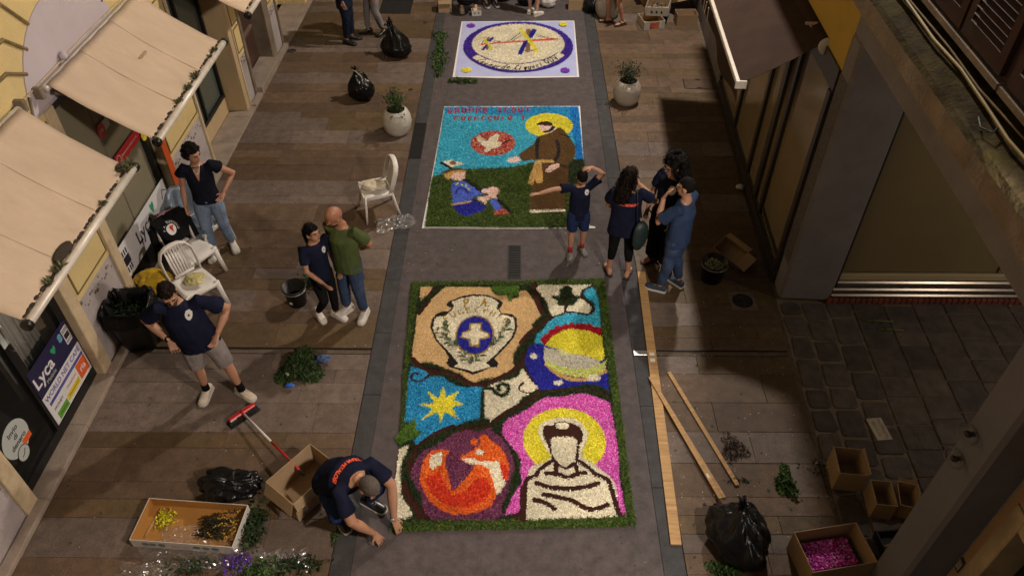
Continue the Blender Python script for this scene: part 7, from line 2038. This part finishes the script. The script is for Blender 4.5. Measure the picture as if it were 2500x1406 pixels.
for k in range(34):
    y0 = random.uniform(-.12, .15); e = V((random.uniform(.02, .24), y0+random.uniform(-.06, .04), random.uniform(.03, .11))); s0 = V((-.22+random.uniform(0, .08), y0*.7, .01))
    m.tube([s0, lerp(s0, e, .5)+V((0, 0, .02)), e], .003, 4)
    for q in range(12): p = lerp(s0, e, random.uniform(.35, 1)); pts.append((p.x+random.gauss(0, .015), p.y+random.gauss(0, .015), p.z+random.gauss(0, .01)))
    for q in range(2): bud.append(e+V((random.gauss(0, .012), random.gauss(0, .015), random.gauss(0, .008))))
m.build('stems', material('dark_stem', (.03, .022, .012), .8), fb)
leaf_cloud('foliage', pts, .045, [(.016, .016, .008), (.025, .022, .01), (.02, .03, .012)], fb, seed=12, ratio=.3)['kind'] = 'stuff'
mb = MB()
for p in bud: mb.ball(p, .0085, 6, 4)
o = mb.build('buds', material('yellow_bud', (.42, .26, .03), .7), fb); o['kind'] = 'stuff'

# ---- broom
br = empty('broom', (-3.002, 5.174), 0, 'red broom with black bristles leaning on the cardboard carton', 'broom')
hd_a = math.atan2(*(np.array((-2.909, 5.288))-np.array((-3.1, 5.084)))[::-1])
MR = Matrix.Rotation(hd_a, 4, 'Z')
m = MB(); m.bbox((-.16, -.028, .065), (.16, .028, .10), .01, MR); m.build('head', mat_redpl, br)
MB().bbox((-.155, -.029, .075), (-.085, -.0282, .095), .0003, MR).build('label', mat_print_w, br)
m = MB()
for i in range(34):
    for j in range(5):
        x = -.165+.33*i/33; y = -.028+.014*j; p = MR @ V((x, y, .066)); q = MR @ V((x*1.1, y*1.9, .004)); m.tube([p, q], [.006, .004], 4)
o = m.build('bristles', mat_bristle, br); o['kind'] = 'stuff'
tip = V((-2.121, 4.315, 0.2))-V((*(-3.002, 5.174), 0)); b0 = V((0, 0, .10))
dirv = (tip-b0)
MB().tube([b0-dirv.normalized()*.01, b0+dirv*.05], [.018, .014], 10).build('socket', mat_redpl, br)
MB().tube([b0+dirv*.04, b0+dirv*.5], .0125, 10).build('handle', material('white_handle', (.55, .52, .5), .4), br)
MB().tube([b0+dirv*.5, b0+dirv*.94], .0135, 10).build('handle', mat_redpl, br)
MB().tube([b0+dirv*.94, b0+dirv*1.0], .0142, 10).build('hanger_cap', mat_bristle, br)

# ---- heap of cut greenery and other plant litter
def heap(c, rx, ry, h, n, size, pal, label, cat, seed, ratio=.45):
    pts = []; rr = random.Random(seed)
    for k in range(n):
        a = rr.uniform(0, 2*PI); q = math.sqrt(rr.random())*(1+.35*math.sin(a*3+seed)+.2*rr.gauss(0, .5)); f = max(0, 1-q*q)
        pts.append((c[0]+rx*q*math.cos(a), c[1]+ry*q*math.sin(a), .006+rr.random()*h*f+.01*rr.random()))
    o = leaf_cloud('leaf_heap', pts, size, pal, None, seed=seed, ratio=ratio)
    return tag(o, label, cat, kind='stuff')
heap((-2.517, 5.88), .22, .24, .20, 2600, .05, DKGREEN+GREEN[:2]+[(.05, .06, .03)], 'heap of cut green leaves on the left paving below the drain', 'leaf heap', 3)
crumple('blue_wrapper', (*(-2.572, 5.584), .05), (.05, .03, .025), material('blue_film', (.02, .10, .42), .35), 'small bright blue wrapper at the edge of the leaf heap', 'wrapper', 2, amp=.6)
crumple('blue_net', (*(-2.271, 5.978), .06), (.09, .06, .04), material('dull_blue_film', (.03, .06, .14), .4), 'dull blue wrapping tucked in the leaf heap', 'wrapping', 6, amp=.7)
crumple('white_scrap', (*(-2.625, 5.742), .07), (.03, .02, .015), mat_print_w, 'small pale scrap on the leaf heap', 'scrap', 8, amp=.5)
heap((2.313, 4.802), .13, .16, .05, 420, .04, [(.02, .014, .01), (.05, .03, .025), (.03, .035, .015), (.16, .08, .06)], 'dark heap of withered twigs beside the pine laths', 'plant litter', 21, .25)
heap((2.276, 4.414), .12, .03, .01, 90, .035, DKGREEN, 'thin scatter of dark leaves at the end of a lath', 'plant litter', 22, .3)
heap((2.771, 4.379), .09, .19, .05, 330, .06, GREEN+[(.07, .13, .03)], 'green leafy sprig dropped on the right pavement', 'plant sprig', 23, .35)
heap((3.14, 4.579), .16, .12, .015, 60, .03, DKGREEN+[(.4, .35, .3)], 'scattered leaf bits by the small cartons', 'plant litter', 24, .5)
heap((1.977, 3.428), .16, .10, .05, 220, .06, GREEN, 'green leaves under the full rubbish bag', 'plant litter', 25, .4)
for k, (p0, p1) in enumerate((((4.368, 6.708), (4.678, 6.697)), ((4.457, 6.568), (4.754, 6.542)))):
    st = empty('flower_stalk', (p0[0], p0[1], 0), 0, ('upper' if k == 0 else 'lower') + ' of two cut stalks lying on the dark setts', 'stalk', 'cut stalks on the setts')
    d = V((p1[0]-p0[0], p1[1]-p0[1], 0)); MB().tube([(0, 0, .012), d*.5+V((0, .01, .014)), d+V((0, 0, .012))], [.006, .005, .007], 6).build('stem', material('cut_stalk', (.20, .23, .07), .7), st)
    leaf_cloud('leaves', [tuple(d*random.uniform(0, .55)+V((random.gauss(0, .01), random.gauss(0, .018), .016))) for _ in range(14)], .045, GREEN, st, seed=k, ratio=.35, tilt=.2)['kind'] = 'stuff'
# garland of leaves left of the far carpet
def garland(p0, p1, w, n, label, seed):
    rr = random.Random(seed); pts = []
    for k in range(n):
        f = rr.random(); s = .6+.4*math.sin(f*9+seed)
        pts.append((p0[0]+(p1[0]-p0[0])*f+rr.gauss(0, w*s*(abs(p1[1]-p0[1]) > .5)+.01), p0[1]+(p1[1]-p0[1])*f+rr.gauss(0, w*s*(abs(p1[0]-p0[0]) > .4)+.02), .01+rr.random()*.05))
    o = leaf_cloud('leaf_garland', pts, .06, GREEN+[(.07, .12, .03)], None, seed=seed); tag(o, label, 'garland', kind='stuff')
garland((-1.563, 14.812), (-1.454, 12.986), .085, 900, 'long strip of green leaves left of the far carpet', 2)
garland((-1.267, 12.801), (-0.734, 12.774), .035, 230, 'short strip of green leaves in front of the far carpet', 3)

# ---- cellophane and spent bouquets at the lower left
def film_sheet(c, w, d, h, rz, mat, label, seed):
    n1, n2 = 54, 40; rr = np.random.default_rng(seed)
    u, v = np.meshgrid(np.linspace(-1, 1, n1), np.linspace(-1, 1, n2), indexing='ij'); u = u.ravel(); v = v.ravel()
    P = np.stack([u*2.2, v*2.2, np.zeros_like(u)], 1)
    a = fnoise(P, 1.4, seed, 2); b_ = np.abs(fnoise(P, 3.6, seed+4, 2)); c_ = np.abs(fnoise(P, 9.0, seed+8, 1))
    e = 1+.22*fnoise(P*1.3, 1.0, seed+2, 2)
    z = .01+h*np.clip(.45+.4*a+.5*(b_-.3)+.25*(c_-.3), 0.02, 1.4)*(1-.7*np.maximum(np.abs(u), np.abs(v))**4)
    x = u*w/2*e+.04*fnoise(P, 6, seed+5, 1); y = v*d/2*e+.04*fnoise(P, 6, seed+6, 1)
    fs = [(i*n2+j, (i+1)*n2+j, (i+1)*n2+j+1, i*n2+j+1) for i in range(n1-1) for j in range(n2-1)]
    me = bpy.data.meshes.new('cellophane'); me.from_pydata(list(zip(x.tolist(), y.tolist(), z.tolist())), [], fs); me.update()
    o = obj('cellophane', me, mat, None, (c[0], c[1], 0), (0, 0, rz)); return tag(o, label, 'cellophane')
o = film_sheet((-1.755, 8.581), .52, .32, .16, .2, mat_clear, 'limp clear plastic bag lying by the lone chair legs', 33); o.name = 'clear_bag'; o['category'] = 'plastic bag'
film_sheet((-3.204, 3.519), .66, .36, .10, .1, mat_cello, 'crumpled cellophane sheet in front of the white tray', 3)
film_sheet((-2.631, 3.483), .50, .28, .12, -.3, mat_cello, 'crumpled cellophane around the purple bouquet', 7)
film_sheet((-2.184, 3.47), .50, .26, .10, .2, mat_cello, 'crumpled cellophane by the corner of the lane', 12)
film_sheet((-3.398, 3.356), .55, .20, .09, 0, mat_cello, 'crumpled cellophane at the lower left edge of the picture', 19)
film_sheet(V((tr.matrix_basis @ V((-.1, -.08, 0))).xy), .34, .16, .05, 0, mat_cello, 'thin cellophane scrap lying inside the white tray', 29).location.z = .01
def bouquet(c, rx, ry, n, label, pal, seed, size=.05, h=.07):
    t = empty('bouquet', (c[0], c[1], 0), 0, label, 'bouquet')
    rr = random.Random(seed); pts = [(rr.gauss(0, rx), rr.gauss(0, ry), .01+rr.random()*h) for _ in range(n)]
    leaf_cloud('foliage', pts, size, pal, t, seed=seed, ratio=.4)['kind'] = 'stuff'
    m = MB()
    for k in range(14):
        a = V((rr.gauss(0, rx*.5), -ry+rr.gauss(0, ry*.3), .015)); b_ = V((rr.gauss(0, rx), ry+rr.gauss(0, ry*.4), .04)); m.tube([a, lerp(a, b_, .5)+V((0, 0, .015)), b_], .0035, 4)
    m.build('stems', material('green_stem', (.05, .06, .02), .8), t)
bouquet((-2.598, 3.459), .075, .05, 420, 'bunch of purple flowers in cellophane at the lower left', [(.11, .03, .30), (.16, .05, .38), (.08, .02, .22)], 3, .03)
bouquet((-2.538, 3.831), .05, .14, 420, 'dark green foliage beside the right end of the white tray', DKGREEN, 4)
bouquet((-2.358, 3.392), .11, .05, 420, 'bright green leaves below the purple flowers', GREEN+[(.07, .13, .03)], 5)
bouquet((-2.063, 3.447), .12, .035, 300, 'dark green sprigs near the lane edge at the bottom', DKGREEN, 6)
bouquet((-3.019, 3.427), .10, .04, 160, 'loose green sprigs among the cellophane', DKGREEN, 7)
heap((-2.19, 3.495), .18, .08, .03, 240, .022, [(.42, .34, .36), (.5, .42, .42), (.36, .28, .3)], 'tiny pale pink blossoms scattered in the cellophane', 'blossoms', 31, .6)
heap((-1.74, 3.75), .03, .07, .03, 90, .03, GREEN, 'few green leaves beside the squatting man on the lane edge', 'plant litter', 32)
heap((-2.522, 3.292), .30, .06, .03, 200, .05, DKGREEN, 'dark leaves along the lower edge of the picture', 'plant litter', 33)

# ---- laths on the right
def lath(p0, p1, w, th, label, mat=mat_pine, z0=0.002, z1=None, marks=()):
    t = empty('wooden_lath', (p0[0], p0[1], z0), 0, label, 'lath', 'pine laths on the right pavement')
    d = V((p1[0]-p0[0], p1[1]-p0[1], (z1 or z0)-z0)); L = d.length; rz = math.atan2(d.y, d.x); el = math.asin(d.z/L)
    t.rotation_euler = (0, -el, rz)
    MB().bbox((0, -w/2, 0), (L, w/2, th), .002).build('board', mat, t)
    for f in marks: MB().box((L*f, -w*.28, th), (L*f+.05, w*.28, th+.001)).build('price_label', mat_print_w, t)
    return t
lath((1.655, 7.594), (1.539, 3.688), .105, .022, 'longest and widest pine board lying along the lane edge', marks=(.37, .395))
lath((1.543, 5.758), (2.054, 4.175), .045, .02, 'thin pine lath reaching under the full rubbish bag, nearer the wide board', z0=.024, z1=.03, marks=(.82,))
lath((1.613, 5.606), (2.101, 4.203), .03, .02, 'narrow pine strip lying against the thin lath', z0=.002)
lath((1.774, 5.853), (2.262, 4.346), .045, .02, 'separate thin pine lath farthest from the lane')

# ---- cartons on the right and at the top
pk = carton((2.93, 3.53), .62, .40, .29, math.radians(9.8), 'open cardboard carton of pink petals at the lower right', flaps=(0, 0, 0, 0), name='carton')
M_ = pk.matrix_basis
pts = [tuple(M_ @ V((random.uniform(-.22, .22), random.uniform(-.11, .15), .11+random.uniform(0, .03)))) for _ in range(1500)]
tag(leaf_cloud('petal_heap', pts, .03, PAL['pink'], None, seed=6), 'pink petals filling the carton at the lower right', 'petal heap', kind='stuff')
MB().box((-.24, -.13, .008), (.24, .17, .11)).build('petal_bed', material('dark_pink_bed', (.16, .02, .10), .9), pk)
for k, (p, w, d, h, rz, lab) in enumerate((((3.37, 4.46), .28, .32, .29, -6, 'tallest of the three empty cartons on the dark setts'), ((3.60, 4.13), .20, .28, .24, -6, 'middle of the three empty cartons on the dark setts'), ((3.85, 4.13), .18, .28, .21, -14, 'empty carton on the setts nearest the grey pier'))):
    carton(p, w, d, h, math.radians(rz), lab, flaps=((1, 1, 0, 0), (0, 0, 0, 0), (0, 1, 0, 1))[k], flap_len=.22, flap_ang=.5, group='empty cartons in the passage')
ck = empty('black_crate', (3.603, 3.688), .1, 'low black crate half hidden behind the grey pier', 'crate')
m = MB(); m.bbox((-.15, -.12, 0), (.15, .12, .02), .005)
for lo, hi in (((-.15, -.12, .02), (-.135, .12, .12)), ((.135, -.12, .02), (.15, .12, .12)), ((-.135, -.12, .02), (.135, -.105, .12)), ((-.135, .105, .02), (.135, .12, .12))): m.box(lo, hi)
m.build('tub', mat_bucket, ck); MB().tube([(-.14, -.05, .13), (.0, -.02, .135)], .012, 6).build('stick', mat_pine, ck)
# tipped carton beside the bucket
tc = carton((2.927, 7.887), .24, .42, .17, math.radians(33), 'tipped cardboard carton leaning beside the bucket of petals', flaps=(0, 1, 1, 0), flap_len=.7, flap_ang=2.0, tilt=(0, math.radians(-32)), z=.06)
# top of the picture
carton((-1.552, 15.924), .28, .24, .26, .1, 'brown carton standing on the left edge of the lane at the top', flaps=(1, 1, 1, 1), flap_len=.6, flap_ang=2.6)
wb = carton((-0.881, 15.722), .20, .15, .11, .15, 'small white carton beside the cream slip-on shoe', mat_cardw, mat_cardin, flaps=(0, 0, 0, 0))
for q in (-.05, .03): MB().box((q, -.0765, .04), (q+.025, -.0752, .075)).build('printed_mark', mat_ink, wb)
carton((1.219, 16.072), .30, .24, .22, -.02, 'closed brown carton on the right edge of the lane', flaps=(0, 0, 0, 0))
lid = MB().box((-.148, -.118, .212), (.148, .118, .219)); lid.build('lid', mat_card, bpy.data.objects[[o.name for o in bpy.data.objects if o.get('label', '').startswith('closed brown carton')][0]])
w1 = carton((2.726, 15.231), .44, .44, .17, math.radians(12), 'white carton with a bright picture on its end, lowest of the stack', mat_cardw, mat_cardin, flaps=(0, 0, 0, 0))
MB().box((-.10, -.2215, .02), (.10, -.2202, .15)).build('picture_panel', material('orange_purple_print', (.35, .05, .10), .5, col2=(.75, .22, .03), scale=9), w1)
MB().box((.105, -.2215, .02), (.15, -.2202, .15)).build('white_panel', mat_print_w, w1)
w2 = carton((2.897, 15.51), .46, .42, .18, math.radians(-16), 'white printed carton of black pots tilted on the stack', mat_cardw, mat_cardin, flaps=(0, 0, 0, 1), flap_len=.4, z=.17, tilt=(.06, -.08))
for q in (-.1, 0, .1): m = MB(); m.prism([(q+.022*math.cos(2*PI*k/12), .08+.03*math.sin(2*PI*k/12)) for k in range(12)], -.2115, -.2102, 'y'); m.build('printed_pot', mat_ink, w2)
leaf_cloud('pot_scraps', [(random.uniform(-.14, .14), random.uniform(-.14, .14), random.uniform(.06, .15)) for _ in range(130)], .05, [(.03, .03, .03), (.2, .2, .2), (.06, .06, .06)], w2, seed=5)['kind'] = 'stuff'
carton((2.882, 16.342), .42, .34, .30, .1, 'brown open carton behind the white cartons', flaps=(1, 1, 1, 1), flap_len=.6)
carton((3.447, 15.316), .42, .30, .24, .05, 'brown carton on the paving below the large tilted carton', flaps=(0, 0, 0, 0))
carton((3.514, 15.965), .72, .50, .36, math.radians(28), 'large open brown carton tilted by the brown awning', flaps=(1, 1, 0, 1), flap_len=.5, tilt=(math.radians(-26), 0), z=.22)
crumple('carrier_bag', (*(0.659, 16.11), .14), (.17, .12, .16), mat_print_w, 'white carrier bag behind the bare legs', 'bag', 4, amp=.3, flat_z=-.135)
crumple('carrier_bag', (*(0.176, 16.191), .12), (.2, .1, .12), mat_bag, 'dark carrier bag behind the bare legs', 'bag', 6, amp=.3, flat_z=-.115)
crumple('blue_scrap', (*(0.774, 16.412), .02), (.05, .03, .02), material('blue_film2', (.02, .12, .5), .4), 'bright blue scrap near the white carrier bag', 'scrap', 3, amp=.5)
